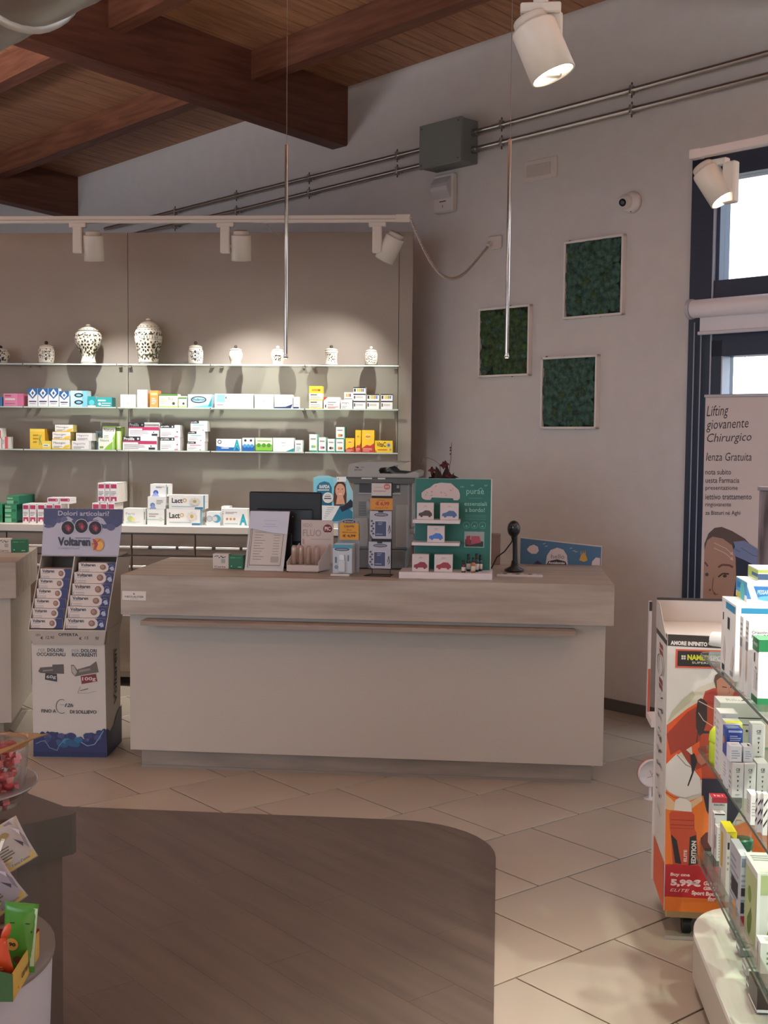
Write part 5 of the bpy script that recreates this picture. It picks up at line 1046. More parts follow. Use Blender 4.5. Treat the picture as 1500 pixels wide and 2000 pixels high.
# barcode scanner and little tray
f = Fit(1004, 1117); X = f.x; Z = f.z; t = thing('barcode_scanner', 'black barcode scanner standing upright in its holder', 'scanner', f.at(), f.rot); sk_ = m('18191d', .35)
b = MB(f.T); b.lathe([(.001, .006), (.05, .006), (.05, .014), (.02, .03), (.013, .06)], sk_, 24); b.build('holder', parent=t)
b = MB(f.T); b.tube([(X(1007), 0, .03), (X(1006), 0, Z(1085)), (X(1005), 0, Z(1060)), (X(1003), -.005, Z(1045))], [.016, .014, .013, .018], sk_, 14); b.build('handle', parent=t)
b = MB(f.T); b.blob((X(1002), -.01, Z(1032)), (.034, .045, .044), sk_, 20); b.blob((X(1002), -.048, Z(1029)), (.022, .012, .028), m('2c2e33', .15), 14); b.build('scan_head', parent=t)
b = MB(f.T); b.tube([(X(1004), .01, Z(1042)), (X(998), .03, Z(1060)), (X(985), .03, Z(1078)), (X(970), .04, Z(1090)), (X(960), .06, .012), (X(952), .08, .006)], .0035, sk_, 8); b.build('cable', parent=t)
f = Fit(1012, 1127); X = f.x; Z = f.z; t = thing('coin_tray', 'small pale tray of odds and ends under the scanner', 'tray', f.at(), f.rot)
b = MB(f.T); b.box(X(970), X(1060), -.0, .115, .0005, .005, m('b9b2ae', .3), .002); b.build('plate', parent=t)
b = MB(f.T); b.box(X(970), X(1060), -.003, .0, .0005, .013, m('c9c2be', .3), .001); b.build('rim', parent=t)
for k in range(9):
    a = 978+k*8.2; y = .03+(k % 3)*.022; P = (f.T @ Vector((X(a), y, .0055))).to_tuple(); b = MB(fr(P, 0)); b.lathe([(.012, 0), (.013, .002), (.009, .005), (.004, .003), (.001, .003)], m(('8f8a88', '3a3a3e', 'c8c2bc')[k % 3], .3, .5 if k % 3 != 2 else 0), 12)
    b.build('metal_button', at=P, label=f'small round pin on the scanner tray, {ordn(k) if k < 8 else "last"} from the teal display', cat='pin', group='pins on the scanner tray')
# beige box behind the scanner
f = Fit(962, 1100, Y=6.6); X = f.x; Z = f.z
b = MB(f.T); b.box(X(952), X(977), 0, .10, .0, Z(1040), m('8f8078', .6), .002); p = face(b, 'F', X(952), X(977), 0, .1, 0, Z(1040)); p.rect(.1, .9, .9, .91, m('7a6c64')); b.build('cardboard_box', at=f.at(), rot=f.rot, label='upright beige box half hidden behind the teal display', cat='box')
# blue card box
f = Fit(1094, 1100, Y=6.62); X = f.x; Z = f.z; t = thing('sunny_card_box', 'blue printed card box with cloud and sun at the counter end', 'box', f.at(), f.rot)
out = [(X(1015), 0.001), (X(1174), .001), (X(1174.5), Z(1062)), (X(1015), Z(1047))]
b = MB(f.T); b.slab(out, 0, .012, m('cdc6c4', .5)); b.slab([(X(1016), .002), (X(1172.5), .002), (X(1173), Z(1063.5)), (X(1016), Z(1048.5))], -.0008, 0, m('3f6c8f', .45))
p = Print(b, (0, 0, 0), (1, 0, 0), (0, 0, 1), (0, -1, 0), mp=lambda a, c: (X(a), -.0008, Z(c))); cl = m('cfc6c8', .5)
p.poly([(1031, 1074), (1029, 1070), (1034, 1064), (1042, 1061), (1050, 1065), (1052, 1073), (1047, 1079), (1038, 1079)], cl)
p.poly([(1066+0, 1099), (1068, 1082), (1075, 1071), (1088, 1066), (1100, 1070), (1107, 1081), (1109, 1099)], cl); p.text('hello', 1076, 1088, 1102, 1079, m('8a7a7c'), .01)
p.poly([(1068, 1099.5), (1071, 1093), (1088, 1089), (1104, 1093), (1107, 1099.5)], m('23283a')); p.text('Amidomio', 1071, 1098.5, 1103, 1093.5, WH, .02)
p.poly([(1131, 1090), (1134, 1080), (1139, 1075), (1144, 1080), (1147, 1090), (1140, 1093)], m('c89a44')); 
for q in (1133, 1137, 1141): p.poly([(q, 1078), (q+1.2, 1069), (q+2.4, 1078)], m('c89a44'))
p.poly([(1155, 1099.5), (1156, 1092), (1163, 1084), (1171, 1085), (1171, 1099.5)], cl)
for a, c in ((1060, 1059), (1064, 1064), (1112, 1067), (1118, 1072), (1122, 1074)): p.line([(a, c), (a+5, c-1)], .9, cl)
p.poly([(1042, 1099), (1050, 1092), (1060, 1099)], m('22303f')); b.build('front_card', parent=t)
b = MB(f.T); b.box(X(1020), X(1168), .012, .085, .001, Z(1075), m('a8a09c', .6)); b.build('carton', parent=t)
# ================================================================== FLOOR DISPLAYS
# ---- ointment display beside the counter
f = Fit(137, 1479, -1.0, z=0); X = f.x; Z = f.z; s_ = f.s
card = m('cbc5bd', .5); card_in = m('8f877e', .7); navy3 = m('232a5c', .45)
t = thing('ointment_display', 'tall cardboard ointment display with blue clouds at its foot', 'display', f.at(), f.rot)
hw = .192; dp = .33; zT = Z(1252)
b = MB(f.T); b.hexa([(-hw, 0, 0), (hw, 0, 0), (hw-.006, dp, 0), (-hw+.01, dp, 0)], [(-hw-.006, 0, zT), (hw-.008, 0, zT), (hw-.006, dp, zT), (-hw+.01, dp, zT)], card)
mp = lambda a, c: (X(a), -.0002, Z(c))
p = Print(b, (0, 0, 0), (1, 0, 0), (0, 0, 1), (0, -1, 0), mp=mp); d3 = m('33353c', .5); l3_ = m('8d8a86', .5)
p.text('PER', 75, 1268.5, 89, 1262.5, l3_); p.text('DOLORI', 93, 1268.5, 125, 1261.5, d3, .03); p.text('OCCASIONALI', 72, 1277, 129, 1270, d3, .03)
p.text('PER', 141.5, 1269, 157, 1263, l3_); p.text('DOLORI', 160, 1269, 191, 1262, d3, .03); p.text('RICORRENTI', 142, 1277.5, 191, 1270, d3, .03)
p.poly([(75, 1308), (79, 1300), (103, 1298), (103, 1294), (125.5, 1293), (126, 1312), (80, 1311)], m('5a524e', .4)); p.poly([(84, 1305), (104, 1303), (104, 1306), (84, 1308)], m('8a807a'))
p.poly([(89, 1311), (112, 1312), (112, 1328), (88, 1324)], m('3c3c44')); p.text('60g', 91, 1323, 110, 1315, m('c8c2ba'), .02)
p.poly([(140, 1294), (146, 1294), (152, 1303), (178, 1295), (190, 1286), (195, 1308), (172, 1312), (148, 1317), (141, 1309)], m('6a5e56', .4)); p.poly([(141, 1296), (146, 1296), (152, 1308), (148, 1315), (142, 1308)], m('b0a8a0', .3)); p.poly([(156, 1304), (178, 1300), (179, 1304), (156, 1309)], m('8f857d'))
p.poly([(159, 1316), (189, 1311), (192, 1326), (161, 1332)], m('7c2c34')); p.text('100g', 162, 1327, 189, 1318, m('dcc8c2'), .02, slope=-1)
p.line([(158, 1337), (153, 1350), (172, 1350), (190, 1346)], .8, l3_); p.line([(158, 1345), (174, 1341)], 1.2, d3)
p.ring(121, 1377, 11, 1.0, d3, 60, 300, ry=14); p.text('12h', 127, 1378, 144, 1371, d3, .02, .3); p.rect(117, 1374, 126, 1373, l3_)
p.text('FINO A', 80.5, 1390, 110, 1383, d3, .02); p.text('DI SOLLIEVO', 137.5, 1391, 190, 1384, d3, .02)
def clouds(p, x0, x1, sc=1, flip=False):
    rn = random.Random(8); n = 36; pts = [(x0, 1478)]
    top_ = []
    for k in range(n+1):
        q = k/n; a = x0+(x1-x0)*q; qq = 1-q if flip else q
        y = 1436-8*math.sin(qq*7)-26*max(0, qq-.6)+rn.uniform(-3, 3); top_.append((a, y))
    for (a, y), (a2, y2) in zip(top_, top_[1:]): p.poly([(a, 1478), (a2, 1478), (a2, y2), (a, y)], m('2a2f5e', .45)); p.k -= .25
    p.k += .5
    for k in range(26):
        q = rn.random(); a = x0+(x1-x0)*q; y = 1438-26*max(0, (1-q if flip else q)-.6)+rn.uniform(-4, 10); r = rn.uniform(4, 9)*sc
        if a-r < x0 or a+r > x1: continue
        p.circ(a, y, r, m(rn.choice(('3a4472', '4a4f7c', '5a6490', '33396a')), .45), r*.7, n=10)
    for k in range(7):
        q = .38+k*.04; a = x0+(x1-x0)*q; 
        if x1-x0 > 60: p.circ(a, 1447+rn.uniform(-6, 8), 9, m(rn.choice(('2c6a92', '3a7aa0', '28587f')), .4), 6, n=10)
    if x1-x0 > 60:
        p.line([(70, 1452), (80, 1447), (88, 1446), (97, 1460), (112, 1465), (116, 1455), (128, 1442)], 1.4, m('6f8aa8')); p.line([(160, 1448), (172, 1455), (186, 1452), (195, 1440), (204, 1424)], 1.8, m('7f9ab8')); p.rect(x0+.5, 1478, x1-.5, 1468, m('20234f', .45))
clouds(p, 64.2, 209.6)
# side face print
ps = Print(b, (0, 0, 0), (1, 0, 0), (0, 0, 1), (1, 0, 0), mp=lambda a, c: (hw+.0006, .002+a*dp*.99, Z(1478)+(Z(c)-Z(1478))))
ps.poly([(.0, 1478), (1, 1478), (1, 1400), (.72, 1408), (.45, 1428), (.2, 1432), (0, 1420)], m('2a2f5e', .45)); ps.poly([(.3, 1460), (.6, 1465), (.9, 1440), (.6, 1432), (.4, 1440)], m('3a4472', .45))
V_, F_t = glyphs('Voltaren', .03); mx = max(q[0] for q in V_)
b.add([(hw+.001, .13+(.09*(1-q[1])), Z(1385)+q[0]/mx*(Z(1275)-Z(1385))) for q in V_], F_t, d3)
b.build('base_box', parent=t)
b = MB(f.T); p = None; out = [(X(65), Z(1254)), (X(206), Z(1254)), (X(212), Z(1225)), (X(59), Z(1225))]
b.hexa([(out[0][0], -.006, out[0][1]), (out[1][0], -.006, out[1][1]), (out[1][0], -.001, out[1][1]), (out[0][0], -.001, out[0][1])], [(out[3][0], -.03, out[3][1]), (out[2][0], -.03, out[2][1]), (out[2][0], -.025, out[2][1]), (out[3][0], -.025, out[3][1])], m('c2bab0', .5))
p = Print(b, (0, 0, 0), (1, 0, 0), (0, 0, 1), (0, -1, .3), mp=lambda a, c: (X(a), -.006-.024*(1254-c)/29-.0002, Z(c)))
p.text('OFFERTA', 118, 1235.5, 157, 1229.5, d3, .02); p.text('cm', 73, 1236, 82, 1232, d3); p.text('€', 82, 1243, 87, 1237, d3, .02); p.text('12,90', 92, 1243, 109, 1236, d3, 0, .3); p.text('€', 158, 1243, 163, 1237.5, d3, .02); p.text('15', 169, 1242, 177, 1236, d3, 0, .2); p.text('90', 190, 1243, 197, 1236, d3, 0, .3)
b.build('price_lip', parent=t)
# slanted tray
zb0 = Z(1223); yb0 = -.028; zt0 = Z(1082); 
lean_y = .10
b = MB(f.T)
def wallp(xa_b, xb_b, xa_t, xb_t, y0b, y1b, y0t, y1t, mat): b.hexa([(xa_b, y0b, zb0), (xb_b, y0b, zb0), (xb_b, y1b, zb0), (xa_b, y1b, zb0)], [(xa_t, y0t, zt0), (xb_t, y0t, zt0), (xb_t, y1t, zt0), (xa_t, y1t, zt0)], mat)
xL0, xL1 = X(58.5), X(72)+.005; xR0, xR1 = X(212), X(226)+.002
for q0, q1 in (((xL0, xL1), .004), ((xR0-.004, xR1-.004), .004)):
    pass
b.hexa([(xL0, yb0, zb0), (xL0+.004, yb0, zb0), (xL0+.004, dp-.005, zb0-.0), (xL0, dp-.005, zb0)], [(xL1, yb0+lean_y, zt0), (xL1+.004, yb0+lean_y, zt0), (xL1+.004, dp+.03, zt0), (xL1, dp+.03, zt0)], card); b.build('tray_side', parent=t)
b = MB(f.T); b.hexa([(xR0-.004, yb0, zb0), (xR0, yb0, zb0), (xR0, dp-.005, zb0-.0), (xR0-.004, dp-.005, zb0)], [(xR1-.004, yb0+lean_y, zt0), (xR1, yb0+lean_y, zt0), (xR1, dp+.03, zt0-.03), (xR1-.004, dp+.03, zt0-.03)], card); b.build('tray_side', parent=t)
xm0, xm1 = X(127.5), X(139)+.002
b = MB(f.T); b.hexa([(xm0, yb0+.002, zb0), (xm0+.006, yb0+.002, zb0), (xm0+.006, .2, zb0), (xm0, .2, zb0)], [(xm1, yb0+lean_y, zt0), (xm1+.006, yb0+lean_y, zt0), (xm1+.006, .3, zt0), (xm1, .3, zt0)], card); b.build('divider', parent=t)
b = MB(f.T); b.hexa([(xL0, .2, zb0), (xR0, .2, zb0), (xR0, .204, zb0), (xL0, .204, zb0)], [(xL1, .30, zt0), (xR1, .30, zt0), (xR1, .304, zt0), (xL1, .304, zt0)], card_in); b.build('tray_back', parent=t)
b = MB(f.T); b.box(xL0, xR0, yb0+.002, .3, zb0-.006, zb0-.001, card); b.build('tray_floor', parent=t)
b = MB(f.T); b.hexa([(-hw-.004, .02, zT), (hw-.006, .02, zT), (hw-.006, dp-.01, zT), (-hw+.006, dp-.01, zT)], [(xL0+.005, .02, zb0-.006), (xR0-.002, .02, zb0-.006), (xR0-.002, dp-.01, zb0-.006), (xL0+.01, dp-.01, zb0-.006)], card); b.build('neck_panel', parent=t)
b = MB(f.T); b.hexa([(xL1-.002, yb0+lean_y, zt0), (xR1, yb0+lean_y, zt0), (xR1, .30, zt0+.0), (xL1-.002, .30, zt0)], [(xL1-.002, yb0+lean_y, zt0+.006), (xR1, yb0+lean_y, zt0+.006), (xR1, .30, zt0+.006), (xL1-.002, .30, zt0+.006)], m('a8a29a', .6)); b.build('tray_lid', parent=t)
# header
hy = yb0+lean_y; b = MB(f.T); q = [(73, 1078), (226, 1078), (235, 990), (77, 989)]; sh = 1.0
hp = lambda a, c: (X(a)+.006, hy-.004+(1078-c)*.0002, zt0+.006+(1078-c)*f.s*1.045)
b.add([hp(*v) for v in q]+[tuple(Vector(hp(*v))+Vector((0, .004, 0))) for v in q], [(0, 1, 2, 3), (7, 6, 5, 4), (0, 4, 5, 1), (1, 5, 6, 2), (2, 6, 7, 3), (3, 7, 4, 0)], m('b7b6c6', .4))
p = Print(b, (0, 0, 0), (1, 0, 0), (0, 0, 1), (0, -1, 0), mp=hp)
rn = random.Random(2)
for k in range(16):
    a0 = 76.3+k*9.85; a1 = a0+9.85; p.poly([(a0, 1012+8*math.sin(k)+(6 if k < 3 or k > 12 else 0)), (a1, 1012+8*math.sin(k+1)+(6 if k < 2 or k > 11 else 0)), (min(a1, 234.5), 990), (a0, 989.5)], m('3a3a66', .4)); p.k -= .25
p.k += .25
for k in range(14): p.circ(86+k*10.4, 1016+rn.uniform(-8, 8), rn.uniform(5, 9), m(rn.choice(('4a4a78', '5c5c8a', '40406e')), .4), rn.uniform(3, 7), n=10)
p.text('Dolori articolari?', 105, 1003, 207, 993.5, m('b9b7cc'), .02)
for a, c in ((125, 1026), (152, 1022.5), (179.5, 1025.5)):
    p.circ(a, c, 14, m('c9c6d4')); p.circ(a, c, 12.8, m('1d1722')); p.poly([(a-6, c-5), (a+1, c-7), (a+7, c), (a+3, c+8), (a-4, c+3)], m('8c3044')); p.poly([(a-1, c-4), (a+4, c+1), (a, c+6)], m('c0505c')); p.line([(a-10, c-2), (a-3, c), (a+2, c-9)], 1.2, m('5a2c3c'))
p.text('Voltaren', 105.5, 1060, 170, 1043.5, m('2f3040'), .035); p.text('Emulgel 2% gel', 107, 1066.5, 148, 1062.5, m('8a8aa4')); p.rect(140, 1045.5, 171, 1044.3, m('4a4a5c'))
p.circ(185.5, 1057, 12, m('d8923a'), 12.5); p.circ(188, 1059, 8, m('e8b458')); p.poly([(174, 1046), (180, 1047), (186, 1056), (182, 1066), (176, 1068), (179, 1057)], m('b04a58')); p.line([(173, 1056), (181, 1055), (190, 1047)], 1.2, m('8c2c40'))
b.build('header_card', parent=t)
# boxes of ointment, six and six
vb = m('dcd2ca', .4); vn = m('26306a', .4)
def obox(xa, xb, yt, yb2, i, right):
    y = yb0+.012+lean_y*(1223-yb2)/141*1.0; w_ = (xb-xa)*f.s*.99; zz = Z(yb2)+.0005+(y)*.0; h = (yb2-yt)*f.s-.0012
    T = f.T @ Matrix.Translation((X((xa+xb)/2)+y*.09, y, zz)); b = MB(T); dd = .07
    b.box(-w_/2, w_/2, 0, dd, 0, h, vb); p = face(b, 'F', -w_/2, w_/2, 0, dd, 0, h)
    p.rect(.80, 0, 1, 1, vn); p.rect(.70, 0, .81, .96, vn); p.circ(.70, .5, .115, vb, .48); p.rect(.62, .02, .70, .98, vb) if 0 else None
    p.circ(.66 if right else .68, .52, .085, m('8f6f62', .5), .30); p.circ(.645 if right else .665, .56, .045, m('b08a78', .5), .16)
    p.text('Voltaren', .06, .60, .46, .92, m('2f3040'), .03); p.rect(.06, .5, .28, .54, GY); p.ring(.06, .16, .03, .012, m('6a6c78'), 90, 270, ry=.14); p.rect(.08, .2, .3, .24, m('8a8c98')); p.rect(.08, .04, .3, .08, m('8a8c98'))
    if right: p.circ(.9, .3, .06, m('c8ccd8'), .3, a0=0, a1=180, n=8); p.ring(.88, .45, .07, .012, m('8a94b4'), 20, 200, ry=.34); p.poly([(.86, .5), (.94, .6), (.96, .2), (.88, .15)], m('b9bfd0'))
    nth = ('lowest', 'second lowest', 'third lowest', 'fourth lowest', 'second highest', 'topmost')[i]
    b.build('ointment_box', at=tuple(T.translation), rot=f.rot, label=f'white and blue ointment box, {nth} in the {"wider column next to the counter" if right else "narrower column away from the counter"}', cat='box', group='ointment boxes in the cardboard display')
tl = [1221, 1201.5, 1182.6, 1163.7, 1144.5, 1125.5, 1106]; xl = [62.5, 64.5, 66.7, 69, 70.5, 72.5]
for i in range(6): obox(xl[i], 125.5+i*1.6, tl[i+1], tl[i], i, False)
tr_ = [1221, 1200, 1178, 1157, 1134, 1112, 1093.5]; xr_ = [131.5, 134, 136.5, 139, 140.5, 147]
for i in range(6): obox(xr_[i], 210.5+i*2.2, tr_[i+1], tr_[i], i, True)

# ---- sports nutrition floor display
FY = 3.965; P = atY(1297, 1856, FY); P[2] = 0
f = Fit(1297, 1856, -6.0, z=0, Y=FY); X = f.x; Z = f.z
t = thing('sport_display', 'orange and white sports drink floor display on wheels', 'display', f.at(), f.rot)
W1 = X(1297)+.50; x0 = X(1294)
b = MB(f.T); b.box(x0+.012, W1-.02, .03, .34, Z(1818), Z(1800), m('b89a6a', .6), .002); b.build('wooden_base', parent=t)
for wx in (.08, .40):
    for wy in (.07, .30):
        b = MB(f.T); b.tube([(wx-.014, wy, .031), (wx+.014, wy, .031)], .031, m('141414', .5), 16); b.box(wx-.02, wx+.02, wy-.015, wy+.02, .045, Z(1818), m('1d1d1f', .4), .003); b.build('caster', parent=t)
b = MB(f.T); b.box(x0+.005, x0+.13, -.0, .004, .001, .012, m('a39a90')); b.build('floor_strip', parent=t)
wht = m('dcd8d0', .45); org = m('d9582a', .45); org2 = m('e0752c', .45); red = m('b5272c', .45)
zc = lambda c: Z(c)
fx = lambda a: X(a)
zf0, zf1 = Z(1797), Z(1241)
b = MB(f.T); b.hexa([(x0, 0, zf0), (W1, 0, zf0), (W1, .29, zf0), (x0, .29, zf0)], [(x0-.009, 0, zf1), (W1, 0, zf1), (W1, .29, zf1), (x0-.009, .29, zf1)], wht)
mpn = lambda a, c: (X(a)-.0*(c), -.0002, Z(c))
p = Print(b, (0, 0, 0), (1, 0, 0), (0, 0, 1), (0, -1, 0), mp=mpn); R1 = 1550
Lx = lambda c: 1289.5+(c-1241)*.0095
p.poly([(Lx(1241), 1241), (R1, 1247), (R1, 1270), (Lx(1263), 1264)], m('35302e', .45)); p.text('AMORE INFINITO', 1295, 1262, 1366, 1253.5, m('e4ded8'), .05, slope=1.5)
for a in (1372, 1382, 1392, 1402, 1412): p.ring(a, 1257, 3.5, 1.1, m('e4ded8'), n=10); p.line([(a, 1257), (a+4, 1252)], 1, m('e4ded8'))
p.rect(1305, 1307, R1-20, 1270, m('d85a42', .45)); p.rect(1309, 1303.5, R1-24, 1273, m('2b2825', .45))
for a in (1316.5, 1321): 
    for c in (1282, 1286.5): p.rect(a, c+3.6, a+3.6, c, m('e4e0da'))
p.text('NAMED', 1328, 1291, 1370, 1280, m('d8dc3a'), .05, slope=.5); p.text('SPORT', 1371, 1291.5, 1412, 1280.5, m('d9d5d0'), .03); p.text('SUPERFOOD', 1337, 1298, 1395, 1293.5, m('d9d5d0'), .01)
# landscape and athlete
p.poly([(Lx(1421), 1421), (1320, 1380), (1350, 1345), (1385, 1330), (R1, 1320), (R1, 1600), (Lx(1600), 1600)], m('cfc6b4', .5))
p.poly([(1292, 1418), (1310, 1398), (1336, 1375), (1345, 1360), (1340, 1352), (1320, 1370), (1300, 1395)], m('b8b49a', .5))
jk = m('b5482f', .5); jk2 = m('9c3b2b', .5)
p.poly([(Lx(1424), 1422), (1330, 1388), (1360, 1368), (1370, 1352), (1382, 1345), (1408, 1345), (1440, 1350), (1452, 1380), (1458, 1430), (1450, 1500), (1420, 1525), (1350, 1530), (1340, 1460), (1315, 1480), (Lx(1520), 1520)], org)
p.poly([(1358, 1372), (1364, 1352), (1380, 1345), (1440, 1350), (1452, 1400), (1448, 1500), (1400, 1528), (1362, 1526), (1355, 1450)], jk)
p.poly([(Lx(1440), 1440), (1330, 1395), (1352, 1380), (1358, 1450), (1330, 1470), (1352, 1490), (1372, 1480), (1370, 1500), (1345, 1512), (1318, 1470), (1300, 1482)], jk2)
p.poly([(1350, 1370), (1356, 1366), (1368, 1372), (1369, 1410), (1362, 1436), (1355, 1442), (1348, 1425), (1347, 1395)], m('3a2c2c', .5)); p.line([(1352, 1372), (1380, 1386), (1394, 1386)], 1.6, m('d0b8a8')); p.line([(1352, 1395), (1362, 1410), (1385, 1424), (1400, 1440)], 1.4, m('d0b8a8')); p.line([(1352, 1430), (1350, 1455)], 1.6, DK); p.rect(1362, 1436, 1382, 1431, DK)
# neck & head
sk1 = m('b07c66', .5); hr = m('5c4436', .6)
p.poly([(1388, 1356), (1412, 1356), (1410, 1372), (1396, 1380), (1386, 1370)], sk1)
p.poly([(1380, 1330), (1382, 1320), (1390, 1313), (1406, 1312), (1420, 1318), (1424, 1330), (1422, 1345), (1384, 1345)], hr)
p.poly([(1385, 1330), (1392, 1324), (1410, 1323), (1420, 1330), (1421, 1348), (1416, 1360), (1406, 1368), (1396, 1366), (1387, 1354)], sk1)
p.line([(1396, 1342), (1405, 1343)], 1.8, m('3c2a24')); p.line([(1411, 1343), (1419, 1341)], 1.8, m('3c2a24')); p.line([(1409, 1345), (1411, 1354), (1407, 1355)], 1, m('8a5a48')); p.poly([(1401, 1361), (1412, 1360), (1411, 1366), (1403, 1366)], m('3c2a24')); p.poly([(1403, 1363), (1411, 1362), (1410, 1365), (1404, 1365)], m('7a4a40'))
p.poly([(1362, 1363), (1376, 1349), (1384, 1348), (1386, 1366), (1392, 1374), (1376, 1378), (1364, 1372)], m('a43c34', .5)); p.poly([(1422, 1352), (1432, 1350), (1438, 1368), (1424, 1374), (1418, 1368)], m('a43c34', .5))
p.poly([(1352, 1480), (1362, 1472), (1376, 1480), (1372, 1492), (1360, 1500), (1352, 1492)], m('b5705a', .5))
# white field between arm and body, dark trousers
p.poly([(Lx(1500), 1500), (1312, 1478), (1332, 1492), (1348, 1512), (1358, 1525), (1362, 1555), (1330, 1566), (1300, 1560), (Lx(1545), 1545)], m('d8d4cc', .5)); p.line([(1312, 1480), (1330, 1500), (1350, 1508)], 2, m('8f8a84'))
p.poly([(1338, 1480), (1346, 1476), (1352, 1492), (1344, 1520), (1336, 1543), (1334, 1541), (1342, 1515)], m('2c2428', .5))
p.poly([(1362, 1526), (1440, 1526), (1440, 1580), (1420, 1620), (1390, 1620), (1372, 1600), (1362, 1570)], m('2a2638', .5))
# lower field
p.poly([(Lx(1550), 1552), (1320, 1568), (1340, 1572), (1365, 1560), (1372, 1590), (1390, 1622), (1430, 1618), (R1, 1560), (R1, 1702), (Lx(1702), 1702)], org2)
p.poly([(Lx(1558), 1560), (1310, 1576), (1330, 1580), (1345, 1572), (1362, 1560), (1364, 1570), (1340, 1590), (1300, 1592), (Lx(1590), 1590)], m('d8b48c', .5)); p.line([(1292, 1556), (1308, 1566), (1328, 1568)], 2, m('b8463a'))
bt = m('c04a30', .35)
p.poly([(1309, 1592), (1311, 1572), (1320, 1566), (1332, 1568), (1342, 1575), (1344, 1594)], m('ded6cc', .4))
p.poly([(1300, 1600), (1304, 1594), (1344, 1594), (1349, 1600), (1350, 1628), (1354, 1636), (1361, 1700), (1356, 1716), (1316, 1716), (1310, 1706), (1304, 1640), (1302, 1628)], bt); p.rect(1304, 1612, 1348, 1610.5, m('8f2f22')); p.rect(1303, 1622, 1349, 1620.5, m('8f2f22')); p.rect(1302, 1629, 1350, 1627, m('a83c2a'))
p.poly([(1304, 1640), (1316, 1652), (1326, 1700), (1314, 1698)], m('2c2624', .5)); p.poly([(1341, 1645), (1353, 1640), (1358, 1698), (1340, 1702)], m('2c2624', .5))
V_, F2 = glyphs('EDITION', .04); mx = max(q[0] for q in V_)
b.add([p.P((1344.5+(1-q[1]/.75)*9, 1698-q[0]/mx*46)) for q in V_], [tuple(reversed(g)) for g in F2], m('dcd6d0')); p.k += .3
V_, F2 = glyphs('ELITE', .03); mx = max(q[0] for q in V_); b.add([p.P((1330+(1-q[1]/.75)*6, 1695-q[0]/mx*24)) for q in V_], [tuple(reversed(g)) for g in F2], m('dcd6d0'))
p.poly([(1362, 1646), (1372, 1634), (1400, 1630), (1420, 1634), (1424, 1650), (1424, 1712), (1366, 1710), (1362, 1690)], m('5c2a28', .4)); p.poly([(1363, 1664), (1424, 1670), (1424, 1706), (1366, 1704)], m('3a2220', .4)); p.text('Hydrafit', 1373, 1681, 1410, 1672, m('cfc6bc'), .02, .2)
p.rect(Lx(1770), 1770, R1, 1702, red); p.poly([(Lx(1797), 1796.5), (R1, 1796.5), (R1, 1769), (Lx(1769), 1767)], org2)
ch = m('e8c8be'); p.text('Buy one', 1305, 1726.5, 1343, 1718, ch, .04, .1); p.text('5,99€', 1306, 1747, 1365, 1730, ch, .06); p.text('Get the 100°', 1370, 1741, 1425, 1732, ch, .04, .15); p.text('GIRO EDITION', 1370, 1750.5, 1440, 1743, ch, .04, .15); p.text('ELITE', 1305, 1756, 1343, 1750, ch, .0, .3); p.text('Sport Bottle', 1347, 1763, 1402, 1752, ch, .05, .1, slope=2); p.text('for free!', 1379, 1773, 1420, 1762, ch, .05, .15)
# left side print with sport icons
psd = Print(b, (0, 0, 0), (1, 0, 0), (0, 0, 1), (-1, 0, 0), mp=lambda a, c: (x0-.0006-.009*(Z(c)-zf0)/(zf1-zf0), a*.29, Z(c)))
psd.poly([(0, 1265), (0, 1243), (1, 1243), (1, 1265)], m('35302e', .45)); psd.poly([(0, 1797), (0, 1700), (1, 1700), (1, 1797)], org)
for c, hh in ((1276, 9), (1289, 9), (1348, 9), (1360, 9), (1376, 14), (1405, 12), (1420, 12), (1444, 12), (1462, 14), (1490, 12), (1520, 12), (1548, 12), (1580, 10), (1610, 10)):
    rq = random.Random(c); k_ = m('5a4644' if c > 1370 else '8a3c34', .5)
    psd.poly([(.35, c+hh), (.65, c+hh), (.7, c), (.4, c)], k_) if c < 1370 else [psd.line([(rq.uniform(.25, .75), c+rq.uniform(0, hh)), (rq.uniform(.25, .75), c+rq.uniform(0, hh))], .08, k_) for _ in range(4)]
psd.ring(.5, 1318, .26, .05, k_, ry=21)
b.build('printed_box', parent=t)
zb1 = Z(1196)
b = MB(f.T); b.box(x0-.009, W1, .291, .298, zf0, zb1+.0, m('d2cac4', .5)); b.box(x0-.010, W1+.001, .290, .299, zb1, zb1+.008, m('3a3230', .5)); b.build('back_board', parent=t)
b = MB(f.T); b.hexa([(x0-.012, .0, zf1-.02), (x0-.0095, .0, zf1-.02), (x0-.0095, .29, zf1-.02), (x0-.012, .29, zf1-.02)], [(x0-.012, .20, zb1), (x0-.0095, .20, zb1), (x0-.0095, .29, zb1), (x0-.012, .29, zb1)], m('c9c2ba', .5)); b.build('side_flap', parent=t)
b = MB(f.T); xb_ = float((f.T.inverted() @ Vector([float(q) for q in atY(1262, 1400, FY+.46)])).x); b.box(xb_, xb_+.01, .44, .47, Z(1470), Z(1212), m('d8cdc6', .5)); b.box(xb_+.001, xb_+.009, .438, .4405, Z(1466), Z(1360), m('c8604a', .45)); b.box(xb_, xb_+.01, .437, .4405, Z(1232), Z(1212), m('3a3230', .5))
b.hexa([(xb_, .33, Z(1240)), (xb_+.06, .33, Z(1240)), (xb_+.06, .47, Z(1240)), (xb_, .47, Z(1240))], [(xb_, .33, Z(1244)), (xb_+.06, .33, Z(1244)), (xb_+.06, .47, Z(1244)), (xb_, .47, Z(1244))], m('d8cdc6', .5)) if 0 else None
b.box(xb_, xb_+.14, .300, .445, Z(1470), Z(1455), m('d8cdc6', .5)); b.build('rear_panel', parent=t)
